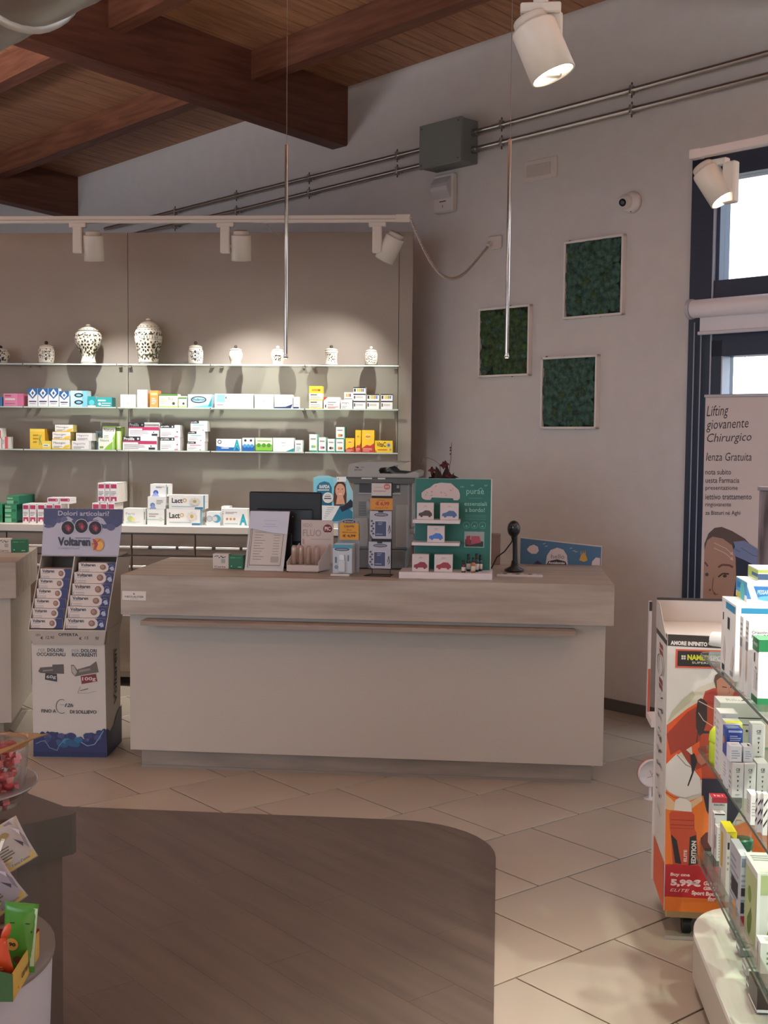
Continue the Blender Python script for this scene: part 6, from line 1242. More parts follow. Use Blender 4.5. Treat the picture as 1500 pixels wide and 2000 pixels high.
# round white lidded sign behind it
SY = 5.55; f2 = Fit(1268, 1556, 0, z=0, Y=SY)
r_ = 28*SY/F; zz = float(atY(1268, 1509, SY)[2])
t = thing('round_sign', 'round white embossed disc on a short leg behind the sports display', 'sign', (f2.P[0]+.005, SY, 0), 8)
T = fr((f2.P[0]+.005, SY, 0), 8); ax = Matrix.Rotation(math.radians(90), 4, 'X')
b = MB(T @ Matrix.Translation((0, 0, zz))); b.lathe([(.001, 0), (r_, 0), (r_, .014), (r_*.9, .018), (r_*.86, .012), (.001, .013)], m('dcd6d2', .35), 32, axis=ax); b.lathe([(r_*.995, -.006), (r_*1.02, 0), (r_*.995, .006)], m('c85a4a', .4), 32, axis=ax)
p = Print(b, (0, -.0135, 0), (1, 0, 0), (0, 0, 1), (0, -1, 0)); p.line([(-.01, .015), (.0, -.01), (.012, .016)], .003, m('a8a2a0')); p.line([(-.022, -.02), (.0, -.014), (.02, -.02)], .003, m('a8a2a0')); b.build('disc', parent=t)
b = MB(T); b.tube([(.0, .004, .0), (-.0, .004, zz-r_+.004)], .006, m('e4e0dc', .4), 10); b.lathe([(.001, 0), (.03, 0), (.03, .006), (.001, .008)], m('d8d4d0', .4), 20); b.build('leg', parent=t)

# ---- roll-up banner in front of the window
BP = WP+uW*.40+nW*.42; BA = AW+3
def bpt(x, y): return onpl(x, y, BP, BA)
nB = dirv(BA-90)
TLb, TRb = bpt(1378, 775), bpt(1500, 772); BLx = bpt(1368, 1190)
dB = dirv(BA); u0 = float((TLb-BP) @ dB); u1 = u0+.62; zt = float(TLb[2]); BT = fr(BP, BA)
t = thing('rollup_banner', 'pale roll-up banner with woman\'s face standing before the window', 'banner', tuple((BT @ Vector(((u0+u1)/2, 0, 0)))[:3]), BA)
b = MB(BT); b.box(u0, u1, 0, .0015, .06, zt, m('cfc4c2', .55))
p = Print(b, (0, 0, 0), (1, 0, 0), (0, 0, 1), (0, -1, 0), mp=lambda a, c: tuple((BT.inverted() @ Vector([float(q) for q in bpt(a, c)])))); p.n = Vector((0, -1, 0))
tx = m('3a3234', .6)
p.text('Lifting', 1380, 820, 1423, 793, tx, 0, .25, slope=-3); p.text('giovanente', 1379.5, 845, 1462, 821, tx, 0, .2, slope=-4); p.text('Chirurgico', 1381, 869, 1468, 847, tx, 0, .25, slope=-3)
p.text('lenza Gratuita', 1379, 900, 1468, 884, tx, 0, .2, slope=0)
for i, (w_, x1) in enumerate((('nota subito', 1428), ('uesta Farmacia', 1444), ('presentazione', 1441), ('iettivo trattamento', 1468), ('ringiovanente', 1428), ('za Bisturi nè Aghi', 1446))):
    y = 927+i*16.2; p.text(w_, 1378, y, x1, y-10.5, tx, .005)
fc = m('a98676', .55); hr2 = m('5c4c48', .6)
p.poly([(1376, 1062), (1384, 1042), (1396, 1031), (1410, 1029), (1430, 1037), (1455, 1052), (1480, 1080), (1490, 1110), (1470, 1180), (1440, 1200), (1376, 1120)], hr2); p.poly([(1432, 1060), (1455, 1056), (1480, 1080), (1490, 1115), (1470, 1190), (1430, 1185), (1438, 1110)], m('262c42', .6))
p.poly([(1376, 1075), (1382, 1055), (1392, 1048), (1412, 1052), (1430, 1065), (1437, 1090), (1438, 1130), (1432, 1170), (1420, 1200), (1372, 1200)], fc)
p.line([(1403, 1108), (1411, 1103), (1425, 1104), (1432, 1108)], 4, m('6a443c')); p.line([(1377, 1098), (1383, 1106)], 3.5, m('6a443c')); p.line([(1403, 1127), (1412, 1120), (1424, 1121)], 3, m('3a2a2c')); p.circ(1416, 1125, 4, m('3a3036'), 3); p.circ(1381, 1122, 3.5, m('4a4450'), 3.5)
p.line([(1394, 1128), (1391, 1150), (1397, 1162), (1403, 1160)], 2.2, m('86604f')); p.circ(1387, 1152, 1.6, m('5a3a34'), 2.2); p.circ(1396, 1159, 2, m('6a443c'), 1.8)
p.poly([(1383, 1180), (1390, 1176), (1402, 1180), (1406, 1186), (1396, 1192), (1386, 1190)], m('9a5a58')); p.poly([(1386, 1182), (1398, 1183), (1394, 1186)], m('d8ccc8'))
for dy in (0, 10): p.line([(1395, 1060+dy), (1418, 1071+dy), (1428, 1080+dy)], 1.4, m('d0b4a6')); p.poly([(1426, 1082+dy), (1433, 1085+dy), (1431, 1077+dy)], m('d0b4a6'))
p.poly([(1433, 1058), (1455, 1056), (1480, 1072), (1492, 1084), (1492, 1112), (1478, 1106), (1455, 1094), (1436, 1086), (1432, 1076), (1436, 1068)], m('7484ac', .5)); p.line([(1448, 1070), (1470, 1084), (1490, 1090)], 1.2, m('4a5a84')); p.line([(1436, 1072), (1446, 1078)], 1.2, m('4a5a84'))
b.build('printed_sheet', parent=t)
b = MB(BT); b.box(u0-.005, u1+.005, -.006, .008, zt-.004, zt+.012, m('b8b6b8', .3, .6), .002); b.build('top_rail', parent=t)
b = MB(BT); b.box(u0-.01, u1+.01, -.06, .06, 0.0, .065, m('a9a8aa', .35, .6), .008); b.build('cassette_base', parent=t)
b = MB(BT); b.tube([((u0+u1)/2, .012, .06), ((u0+u1)/2, .012, zt)], .007, STEEL, 8); b.build('support_pole', parent=t)
# weathered grey panel beside the banner
Pq = atY(1503, 1100, 4.75); T = fr((Pq[0], Pq[1], 0), -40); bark = noisy('weathered_wood', '3c3438', '8c8084', (9, 9, 1.0), 3, .8, .4)
t = thing('weathered_board', 'weathered grey wooden board at the window side of the banner', 'board', (Pq[0], Pq[1], 0), -40)
xL = float((T.inverted() @ Vector([float(q) for q in onpl(1481, 1000, (Pq[0], Pq[1], 0), -40)])).x); zt2 = float(onpl(1484, 952, (Pq[0], Pq[1], 0), -40)[2])
for k in range(4):
    b = MB(T); a0 = xL+k*.075; b.box(a0+.001, a0+.073, 0, .02, .02, zt2-.012-k*.003, bark, .003); b.build('plank', parent=t)
b = MB(T); b.box(xL-.004, xL+.31, -.006, .026, zt2-.012, zt2+.004, m('8c8488', .6), .002); b.build('top_rail', parent=t)
b = MB(T); b.box(xL-.004, xL+.31, -.05, .07, 0, .02, m('6a6266', .6), .002); b.build('foot', parent=t)
# ================================================================== GLASS GONDOLA AT THE WINDOW SIDE
GA = -5.0; GX = 1.0
g0 = np.array([.0, 3.77, 0]); 
cornr = atz(1366, 1272, 1.02)                       # far aisle-side corner of the upper glass shelf
GO = np.array([cornr[0], cornr[1], 0]); GT = fr(GO, GA)      # local: x into the shelf, -y towards the camera
def gl(P): return GT.inverted() @ Vector([float(q) for q in P])
gon = thing('shelf_gondola', 'display gondola with three glass shelves on whitewashed rounded base', 'shelving', tuple(GO), GA)
SW = .46; SL = 2.3
zs = (1.02, .72, .38)
for i, z in enumerate(zs):
    b = MB(GT); ry = .03; out = [(0, -SL), (SW*2, -SL), (SW*2, 0), (ry, 0), (ry*.3, -ry*.3), (0, -ry)]
    b.prism(out, z-.008, z, GLASS); sh = b.build('glass_shelf', parent=gon)
    b = MB(GT); b.box(-.0015, 0, -SL, -ry, z-.008, z+.0003, m('54625c', .2)); b.box(ry, SW*2, 0, .0015, z-.008, z+.0003, m('8fae a2'.replace(' ', ''), .2)); b.build('polished_edge', parent=sh)
# rounded whitewashed base
pc_ = gl(atz(1357, 1838, .17)); bx = pc_.x
far_y = gl(atz(1412, 1781, .17)).y
outb = [(SW*2, -SL), (SW*2, far_y)]+[(bx+.17-.17*math.sin(math.radians(q)), far_y-.24+.24*math.cos(math.radians(q))) for q in range(0, 91, 9)]+[(bx, -SL)]
b = MB(GT); b.prism(list(reversed(outb)), .045, .17, m('b0a698', .5)); b.build('base_edge', parent=gon)
def inset(o, d): cx_ = .46; return [(p[0]+(d if p[0] < cx_ else -d), p[1]-(d if p[1] > -1 else -d)) for p in o]
b = MB(GT); b.prism(list(reversed(outb)), .1701, .186, whitewood); b.build('base_top', parent=gon)
b = MB(GT); b.prism(list(reversed(inset(outb, .16))), .1865, .192, m('dedad2', .4)); b.build('deck_panel', parent=gon)
b = MB(GT); b.prism(list(reversed(inset(outb, .05))), 0, .045, m('6a4c3a', .5)); b.build('plinth', parent=gon)
for yy in (-.55, -1.7):
    b = MB(GT); b.tube([(SW, yy, .192), (SW, yy, 1.45)], .014, CHROME, 14); b.build('upright', parent=gon)
# plastic price bars standing on the glass edge
acr = glass('clear_acrylic', 'f6f8f6', .35, .02, .012, 'ffffff')
for i, z in enumerate(zs[2:]):
    b = MB(GT); b.box(.004, .006, -2.0, -.05, z+.0006, z+.055, acr); b.build('acrylic_front', parent=gon)
# ---- goods
def gbox(px, py, pxr, ytop, z, dep, label, col, F_=(), L_=(), T_=(), w=None, rot=0, name='product_box', group='boxes on the glass gondola', base=None, xoff=0):
    """px,py: aisle-side front foot corner; pxr: px of the front's far corner; ytop: height of that corner's head"""
    P = atz(px, py, z); s = P[1]/F; ww = w or (pxr-px)*s; zt = float(onpl(px, ytop, (P[0], P[1], 0), GA)[2])
    zz = (base if base is not None else z)+.0006; h = zt-zz
    T = fr((P[0], P[1], 0), GA+rot) @ Matrix.Translation((ww/2+xoff, 0, zz)); b = MB(T); c = m(col, .35); b.box(-ww/2, ww/2, 0, dep, 0, h, c)
    for wh, its in (('F', F_), ('L', L_), ('T', T_)):
        p = face(b, wh, -ww/2, ww/2, 0, dep, 0, h)
        if wh == 'T': p.rect(.04, .05, .96, .06, m('b9b6b0'))
        if wh == 'L': p.rect(0, .955, 1, .96, m('b9b6b0'))
        draw(p, its)
    b.build(name, at=tuple(T.translation), rot=GA+rot, label=label, cat='box', group=group); return zz+h
W1c = 'eceae6'; cap = [('l', .15, .3, .85, .8, 5, m('b4b4b2'))]
foot = m('cfc4bc', .5)
# upper shelf (nearest last)
z = zs[0]
body_l = [('r', .3, .88, .95, .97, m('2a8ab4')), ('p', [(.15, .25), (.25, .5), (.35, .3), (.3, .1)], foot), ('r', .1, .7, .16, .8, DK), ('r', .45, .62, .6, .78, DK), ('p', [(.7, .15), (.85, .45), (.92, .25), (.85, .1)], foot), ('r', .12, .02, .3, .1, DK), ('r', .7, .04, .9, .1, GY)]
za = gbox(1434, 1332, 1540, 1183, z, .20, 'tall white insole box standing at the far end of upper gondola shelf', W1c, [('r', .1, .9, .9, .97, m('2a8ab4'))]+cap, body_l, w=.135)
gbox(1434, 1332, 1540, 1183, z, .20, 'second tall white insole box further in on the upper shelf', W1c, cap, w=.135, xoff=.137)
P = atz(1434, 1332, z)
def onbox(x0, x1, yt, ybm, Y, zb, dep, label, col, F_, L_=(), T_=()):
    P = atY(x0, ybm, Y); zt = float(atY(x0, yt, Y)[2]); w_ = (x1-x0)*Y/F; T = fr((P[0], Y, 0), GA) @ Matrix.Translation((w_/2, 0, zb+.0006)); h = zt-zb-.0006; b = MB(T); b.box(-w_/2, w_/2, 0, dep, 0, h, m(col, .35))
    draw(face(b, 'F', -w_/2, w_/2, 0, dep, 0, h), F_); draw(face(b, 'L', -w_/2, w_/2, 0, dep, 0, h), L_); draw(face(b, 'T', -w_/2, w_/2, 0, dep, 0, h), T_)
    b.build('product_box', at=tuple(T.translation), rot=GA, label=label, cat='box', group='boxes on the glass gondola'); return zb+h
Yb2 = 3.34
zc2 = onbox(1459, 1560, 1137, 1160, Yb2, za, .15, 'blue and white box lying across the tall insole boxes', 'e6ecee', [('r', 0, .15, 1, .8, m('2f74b4', .4)), ('t', 'PESSARI DI CERA & GEL', .2, .4, .9, .62, m('bfe0ee'), .02), ('p', [(0, .8), (.12, .8), (.24, .0), (.1, .0)], m('c9d4d8')), ('c', .5, .2, .3, m('5fb0d4'), .14)], [('r', 0, .3, 1, .95, m('4f9cc8')), ('r', .1, .5, .8, .8, m('2f74b4')), ('r', .1, .02, .5, .28, m('c9c03a')), ('c', .6, .4, .2, m('58b8c0'))], [('l', .2, .3, .8, .6, 2, m('b9bcc0'))])
onbox(1480, 1570, 1112, 1137, Yb2+.03, zc2, .13, 'topmost white box with lime corner, above the blue one', 'eceeea', [('r', .0, .1, 1, .6, m('3a5a7a')), ('r', 0, .7, .3, .95, m('b8cc6a'))], [('r', 0, .1, 1, .9, m('a8c06a')), ('r', .4, .3, 1, .6, m('33507a'))])
ol = [('l', .2, .75, .8, .95, 3, GY), ('c', .5, .4, .24, m('d4bfae'), .22), ('c', .5, .3, .14, m('bfa898'), .12), ('r', .2, .6, .8, .72, m('8a8a88'))]
for k, (px, py, yt) in enumerate(((1448, 1352, 1206), (1459, 1362, 1214))):
    gbox(px, py, px+36, yt, z, .038, f'narrow white cotton wool box, {("farther", "nearer")[k]} of the two before the green topped one', W1c, [('t', 'Orasolin', .12, .84, .75, .88, DK, .01), ('t', 'Podos DS', .12, .78, .8, .83, DK, .02), ('r', .12, .74, .5, .75, GY)], ol, [('l', .2, .3, .8, .7, 3, m('c9c9c7'))], w=.062)
gbox(1499, 1362, 1540, 1214, z, .038, 'narrow white cotton wool box beside its two twins, deeper in', W1c, cap, w=.06)
gbox(1479, 1377, 1560, 1250, z, .07, 'white box with wide green top and green foot', 'e9e8e4', [('r', 0, .82, 1, 1, m('1f7a48', .4)), ('r', 0, 0, 1, .1, m('1f7a48', .4)), ('l', .3, .2, .95, .72, 9, GY)], [('r', 0, .8, 1, 1, m('1f7a48', .4)), ('t', 'mepi', .2, .86, .8, .94, WH), ('r', 0, 0, 1, .1, m('1f6a40', .4)), ('r', .3, .62, .45, .76, DK), ('l', .5, .3, .9, .6, 4, GY), ('r', .35, .2, .8, .5, m('c9c9c7'))], [('r', 0, 0, 1, 1, m('1f7a48', .4)), ('t', 'Mini', .3, .3, .8, .6, m('9fd0b4'))], w=.14)
# white roll at the shelf's far tip
P = atz(1398, 1262, z); b = MB(fr(P, GA)); b.tube([(-.01, .0, .024), (.05, -.05, .024)], .0235, m('f0efec', .4), 18); b.tube([(-.0105, .0004, .024), (-.012, .002, .024)], .010, m('c9c6c0', .6), 12)
b.build('gauze_roll', at=tuple(P), rot=GA, label='small white roll lying at the far tip of the upper gondola shelf', cat='roll')
# middle shelf
z = zs[1]
zD0 = z+.094
P = atz(1400, 1497, z)
T = fr(P, GA); t = thing('baby_bottle', 'lime green plastic bottle half hidden behind a white box', 'bottle', tuple(P), GA)
h = float(atY(1381, 1424, P[1])[2])-z; r = .030
T = fr(P, GA) @ Matrix.Translation((.012, .03, .0005)); b = MB(T); b.lathe([(.001, 0), (r*.9, 0), (r, .01), (r, h*.55), (r*.94, h*.6)], m('b8cc3a', .3), 24); p = None; b.build('body', parent=t)
b = MB(T); b.lathe([(r*1.04, h*.6), (r*1.08, h*.64), (r*1.0, h*.86), (r*.7, h*.98), (.001, h)], m('c9e03c', .3), 8); b.build('lid', parent=t)
gbox(1391, 1479, 1480, 1372, z, .10, 'large white box with dark green label behind the lime bottle', 'dddcd6', [('r', .06, .62, .30, .78, m('3a4a40')), ('r', .34, .72, .95, .74, DK), ('r', .32, .60, .95, .615, DK), ('c', .62, .5, .03, DK), ('c', .62, .12, .03, DK), ('r', .08, .42, .2, .5, DK)], cap, [('t', 'Rilu', .2, .3, .5, .6, GY), ('p', [(.5, .3), (.8, .5), (.7, .7)], DK)], w=.13, base=zs[1], xoff=.02)
gbox(1404, 1513, 1440, 1393, z, .07, 'tall slim white box in front of the lime bottle', 'e4e2de', [('l', .3, .1, .95, .9, 9, GY), ('r', .1, .02, .3, .98, m('d0d0d6'))], [('l', .2, .1, .8, .9, 8, m('c4c4c8'))], w=.05)
gbox(1412, 1530, 1448, 1412, z, .06, 'white box with yellow band behind the blue box', 'e4e2de', [('r', 0, .86, 1, .98, m('e0e03a'))], (), [('r', 0, 0, 1, .5, m('e0e03a'))], w=.045, xoff=.004)
zz = gbox(1419, 1541, 1450, 1478, z, .055, 'white box under the blue one', 'e2e2e6', cap, cap, w=.042)
onb = lambda x0, x1, yt, Y, zb, dep, lab, col, Fp, Lp=(), Tp=(): onbox(x0, x1, yt, yt+30, Y, zb, dep, lab, col, Fp, Lp, Tp)
PY = float(atz(1419, 1541, z)[1])
onb(1419, 1450, 1424, PY, zz, .055, 'royal blue box with fine white lettering, standing on a white one', '2a4aa0', [('l', .2, .15, .95, .8, 9, m('c9d4ee')), ('r', .1, .88, .95, .96, m('b8c8ee'))], [('c', .3, .5, .2, m('d88a5a')), ('r', .1, .7, .6, .9, m('5a7ac8'))], [('l', .1, .2, .9, .8, 4, m('c9d4ee'))])
ce = [('t', 'CE', .32, .78, .68, .86, DK, .03), ('r', .34, .74, .66, .755, DK), ('c', .5, .62, .1, m('8a8a8a')), ('p', [(.42, .52), (.58, .52), (.5, .44)], DK), ('p', [(.44, .34), (.56, .4), (.52, .3)], DK), ('c', .5, .22, .07, DK), ('l', .28, .06, .76, .12, 2, m('8a8a8a'))]
for k, (px, py, yt, lab) in enumerate(((1429, 1558, 1491, 'white medical device box with symbols, first of the pair in front'), (1453, 1560, 1492, 'white medical device box with symbols, second of the pair in front'))):
    zq = gbox(px, py, px+22, yt, z, .05, lab, 'dad8d4', ce, [('l', .2, .2, .8, .8, 4, GY)], [('l', .2, .3, .8, .6, 2, m('b4b4b2'))], w=.030)
PQ = float(atz(1429, 1558, z)[1])+.012
onb(1425, 1448, 1457, PQ, zq, .045, 'small white box lying on the first device box', 'e6e6ea', [('l', .15, .2, .9, .8, 4, m('a8b0c0'))], (), [('l', .2, .3, .8, .6, 2, m('b0b8c8'))]); onb(1452, 1470, 1459, PQ, zq, .045, 'small white box lying on the second device box', 'e6e6ea', [('l', .15, .2, .9, .8, 4, m('a8b0c0'))], (), [('p', [(.5, .2), (.9, .5), (.6, .8)], DK)])
zq2 = gbox(1477, 1560, 1500, 1491, z, .06, 'white medical device box with symbols, deeper in beneath another', 'd2d0cc', ce, w=.030)
onb(1469, 1494, 1416, PQ+.05, z+.088, .05, 'white medical device box with symbols standing higher than the rest', 'd2d0cc', ce)
b = None
gbox(1470, 1612, 1480, 1553, z, .05, 'small plain white box near the lower edge of middle gondola shelf', 'e4e2de', cap, cap, w=.018, xoff=-.006)
dg = [('p', [(.1, .75), (.9, .9), (.9, .84), (.1, .68)], DK), ('p', [(.1, .5), (.9, .66), (.9, .6), (.1, .42)], DK), ('p', [(.1, .25), (.9, .4), (.9, .34), (.1, .18)], DK)]
for k, (px, py, yt) in enumerate(((1478, 1626, 1550), (1489, 1632, 1551))): gbox(px, py, px+11, yt, z, .022, f'slim white box with slanted dark lettering, {("first", "second")[k]} of two at the shelf front', 'e6e4e0', dg, dg, [('r', .2, .2, .8, .8, m('c4c4c2'))], w=.0115)
# lowest glass shelf
z = zs[2]
gbox(1393, 1672, 1413, 1589, z, .035, 'slim white box with black edge at the far end of lowest glass shelf', 'dedcda', [('r', .04, .97, .96, 1, DK), ('r', 0, 0, .1, .9, m('9a8a90')), ('l', .3, .1, .9, .7, 6, m('b0aeb2'))], (), [('t', 'TIL', .3, .3, .7, .8, DK)], w=.034)
gbox(1388, 1655, 1417, 1558, z, .05, 'white box with red top behind the slim ones', 'dedcd8', [('r', 0, .9, 1, 1, m('c03444')), ('t', 'RINOPRO', .15, .84, .85, .88, DK, .02), ('l', .15, .1, .85, .8, 9, m('a8a8a6'))], (), [('r', 0, 0, 1, 1, m('c03444')), ('t', '3 in 1', .2, .3, .8, .7, WH, .03)], w=.048)
gbox(1399, 1682, 1418, 1616, z, .04, 'white leaflet box in front of the slim black-edged one', 'e0deda', [('l', .15, .1, .9, .85, 9, m('9f9fa2'))], [('r', .2, .3, .6, .7, m('8a8a8c'))], [('l', .2, .2, .8, .8, 3, GY)], w=.033)
yel = m('e8d82a', .4)
gbox(1416, 1762, 1432, 1625, z, .10, 'tall cream box with bright yellow tip and ochre stripe', 'd8d2c4', [('r', .35, .35, .75, 1, m('b8942a', .45)), ('r', .1, .75, .3, .85, DK), ('l', .1, .45, .3, .7, 3, GY), ('p', [(0, 1), (1, 1), (1, .88)], yel)], [('r', .2, .4, .5, .9, m('c8a848')), ('r', .1, .1, .3, .35, GY)], [('r', 0, 0, 1, 1, yel)], w=.028)
P = atz(1452, 1742, z); h = float(atY(1452, 1646, P[1])[2])-z; t = thing('syrup_bottle', 'pale bottle with dark green screw cap and inverted clear cup', 'bottle', tuple(P), GA); T = fr(P, GA) @ Matrix.Translation((.0, .03, .0005))
b = MB(T); b.lathe([(.001, 0), (.030, 0), (.032, .006), (.032, h*.72), (.020, h*.82)], m('b9c9c4', .25), 24); b.lathe([(.0322, h*.2), (.0326, h*.2), (.0326, h*.6), (.0322, h*.6)], m('3a4a48', .4), 24); b.build('body', parent=t)
b = MB(T); b.lathe([(.024, h*.82), (.030, h*.83), (.030, h*1.0), (.028, h*1.02), (.001, h*1.02)], m('1c5a3c', .3), 24); b.build('screw_cap', parent=t)
b = MB(T); b.lathe([(.024, h*1.025), (.022, h*1.36), (.001, h*1.36)], acr, 20); b.build('measuring_cup', parent=t)
bq = [('r', .1, .86, .9, .97, m('7a8494')), ('l', .1, .3, .9, .8, 8, m('8a94a4')), ('r', .1, .12, .9, .25, m('a02a3a')), ('r', .1, .28, .5, .42, DK), ('r', .1, .5, .6, .6, DK)]
gbox(1443, 1828, 1458, 1672, z, .14, 'narrow silver and blue box with a red mark', 'b9bcc2', bq, [('l', .1, .1, .9, .9, 10, m('8a94a4')), ('r', .2, .4, .8, .6, DK), ('c', .5, .2, .2, m('d8a060'))], [('r', 0, 0, 1, 1, m('c9ccd4'))], w=.022)
sole = [('r', .02, .02, .98, .92, m('b4c08c', .45)), ('p', [(.35, .30), (.62, .50), (.7, .38), (.64, .22), (.5, .10), (.38, .18)], m('5a7a30', .4)), ('c', .5, .62, .13, m('7a9a48'), .10), ('r', 0, 0, 1, .06, WH)]
gbox(1475, 1872, 1510, 1706, z, .16, 'green insole box with leaf shaped windows', 'e2e2da', [('p', [(.2, .18), (.4, .5), (.85, .55), (.9, .2), (.6, .02)], m('6a8a3c', .4)), ('r', 0, 0, .08, 1, WH), ('c', .55, .12, .22, m('5a5f4a'), .09), ('r', .08, .75, 1, .98, m('b4c08c'))], sole, [('r', .5, .1, .95, .5, m('9ab068')), ('l', .1, .6, .9, .9, 3, GY)], w=.10)
gbox(1484, 1902, 1520, 1842, z, .05, 'small white box with black lettering on its lid, nearest on the lowest glass shelf', 'e4e4de', [('l', .3, .3, .9, .8, 3, m('7a8a5a'))], [('r', .4, .1, .5, .9, DK)], [('l', .3, .3, .9, .8, 3, m('9a9a98'))], w=.05)
# goods on the wooden base
z = .1925
P = atz(1478, 1978, z)
gbox(1478, 1978, 1493, 1930, z, .10, 'dark brown box with white rim low on the gondola base', '3a2a28', [('r', 0, 0, 1, .12, WH)], [('r', 0, .0, 1, .1, WH)], w=.06, name='product_box')
for k, (px, py, c) in enumerate(((1432, 1833, '8a8480'), (1446, 1868, '6f7674'), (1458, 1908, '9a9490'), (1466, 1945, '5f5a58'))):
    gbox(px, py, px+14, py-20, z, .06, f'low grey box on the wooden base, {ordn(k)} from the far rounded end', c, [('r', .1, .6, .9, .8, WH)], [('r', .1, .4, .8, .7, WH)], w=.05, group='low boxes on the wooden base')

# ================================================================== NEAR STAND AT THE LEFT EDGE
RC = (-.845, 2.10)
t = thing('round_stand', 'round taupe topped stand with pale curved side, cut by the photo corner', 'stand', (RC[0], RC[1], 0), 0)
b = MB(); b.lathe([(.001, .735), (.252, .735), (.255, .738), (.255, .75), (.001, .75)], m('6b5f54', .5), 48, cx=RC[0], cy=RC[1]); b.build('top', parent=t)
b = MB(); b.lathe([(.22, .0), (.225, .05), (.250, .73), (.250, .735)], m('a9a6b0', .5), 48, cx=RC[0], cy=RC[1]); b.build('curved_side', parent=t)
# dark slab table behind it
out = [(-1.5, 3.5), (-1.5, 2.62), (-1.25, 2.66), (-.856, 2.925), (-.781, 2.99), (-.777, 3.01), (-.83, 3.065), (-.94, 3.16), (-1.1, 3.4)]
out = out[::1]
t = thing('dark_table', 'dark taupe table with thick top behind the sweets', 'table', (-1.15, 3.0, 0), 0)
b = MB(); b.prism(out, .618, .722, m('4a4340', .35)); b.build('table_top', parent=t)
b = MB(); b.prism([(-1.3, 3.3), (-1.3, 2.8), (-.86, 2.95), (-.81, 3.0), (-1.0, 3.3)], 0, .6175, m('5a4e46', .5)); b.build('pedestal', parent=t)
# cardboard tray of sweets
zt_ = .7505
A = atz(49, 1957, zt_); Bq = atz(99, 1868, zt_); ang = math.degrees(math.atan2(Bq[1]-A[1], Bq[0]-A[0]))-90
TT = fr((A[0]-.02, A[1], zt_), ang); dpt = float(np.hypot(*(Bq-A)[:2])); ye2 = m('b8953c', .5); gn2 = m('1e4a1e', .5)
t = thing('sweets_tray', 'green and yellow cardboard tray holding sweet packets', 'tray', tuple(TT.translation), ang)
b = MB(TT); b.slab([(-.30, 0), (0, 0), (0, .046), (-.05, .058), (-.12, .075), (-.30, .075)], 0, .002, gn2); p = Print(b, (-.30, 0, 0), (.30, 0, 0), (0, 0, .075), (0, -1, 0)); p.text('PIK', .74, .28, .93, .78, m('b9c4a8'), .03); p.rect(.85, .18, .93, .24, m('b9c4a8')); b.build('front_wall', parent=t)
b = MB(TT); b.box(-.002, 0, .002, dpt, 0, .046, ye2); p = face(b, 'R', -.002, 0, .002, dpt, 0, .046); p.text('caramelle', .3, .3, .75, .6, m('4a3c20'), .02); b.build('side_wall', parent=t)
b = MB(TT); b.box(-.30, 0, dpt, dpt+.002, 0, .05, m('8a2a2a', .5)); b.build('back_wall', parent=t)
b = MB(TT); b.box(-.30, -.002, .002, dpt, 0, .0015, m('7a6a20', .6)); b.build('floor_card', parent=t)
def packet(P, w_, h, ang_, tilt, col, label, deco, roll=0, name='sweet_packet', cat='packet', group='sweet packets in the tray', th=.016):
    T = Matrix.Translation(Vector([float(q) for q in P])) @ Matrix.Rotation(math.radians(ang_), 4, 'Z') @ Matrix.Rotation(math.radians(roll), 4, 'Y') @ Matrix.Rotation(math.radians(tilt), 4, 'X')
    b = MB(T); n = 8; V = []; Fs = []; mt = m(col, .25)
    for side in (-1, 1):
        for j in range(n+1):
            for i in range(7):
                u, v = i/6, j/n; e = (math.sin(math.pi*u)**.6)*(math.sin(math.pi*min(1, max(0, (v-.07)/.86)))**.5 if .07 < v < .93 else 0)
                V.append(((u-.5)*w_*(1-.06*math.sin(math.pi*v)), side*th/2*e+side*.0006, v*h))
    k0 = 7*(n+1)
    for j in range(n):
        for i in range(6):
            a = j*7+i; Fs.append((a, a+1, a+8, a+7)); a += k0; Fs.append((a, a+7, a+8, a+1))
    for j in range(n): a = j*7; Fs.append((a, a+7, a+7+k0, a+k0)); a += 6; Fs.append((a, a+k0, a+7+k0, a+7))
    for i in range(6): Fs.append((i, i+k0, i+1+k0, i+1)); a = n*7+i; Fs.append((a, a+1, a+1+k0, a+k0))
    b.add(V, Fs, mt, True)
    def surf(u, v):
        e = (math.sin(math.pi*min(1, max(0, u)))**.6)*(math.sin(math.pi*min(1, max(0, (v-.07)/.86)))**.5 if .07 < v < .93 else 0)
        return ((u-.5)*w_*(1-.06*math.sin(math.pi*v)), -th/2*e-.0010, v*h)
    p = Print(b, (0, 0, 0), (1, 0, 0), (0, 0, 1), (0, -1, 0), mp=surf); 
    draw(p, deco); o = b.build(name, at=tuple(T.translation), rot=ang_, label=label, cat=cat, group=group); return o
def inT(x, y, z): return (TT @ Vector((x, y, z)))[:3]
carrot = lambda: [('r', .3, .3, .7, .36, m('e8a040')), ('r', .1, .12, .9, .26, m('d8902a')), ('c', .5, .72, .12, m('7a2418')), ('l', .3, .4, .7, .6, 4, m('e0744a'))]
packet(inT(-.020, .035, .004), .042, .098, ang, 12, 'b8401f', 'orange-red sweet packet with two pointed ears', carrot(), roll=-9)
packet(inT(-.050, .025, .004), .042, .092, ang, 14, 'b04a28', 'orange sweet packet leaning beside the eared one', [('c', .6, .2, .22, m('d8a838'), .1), ('t', '1,90', .42, .17, .8, .24, m('5a2a1a'), .03), ('l', .3, .4, .7, .7, 4, m('e0744a'))], roll=-22)
packet(inT(-.098, .03, .004), .045, .10, ang, 14, 'a8443a', 'pink-orange sweet packet at the photo edge', carrot(), roll=-20)
for sx_ in (-.070, -.022):
    pass
o = None
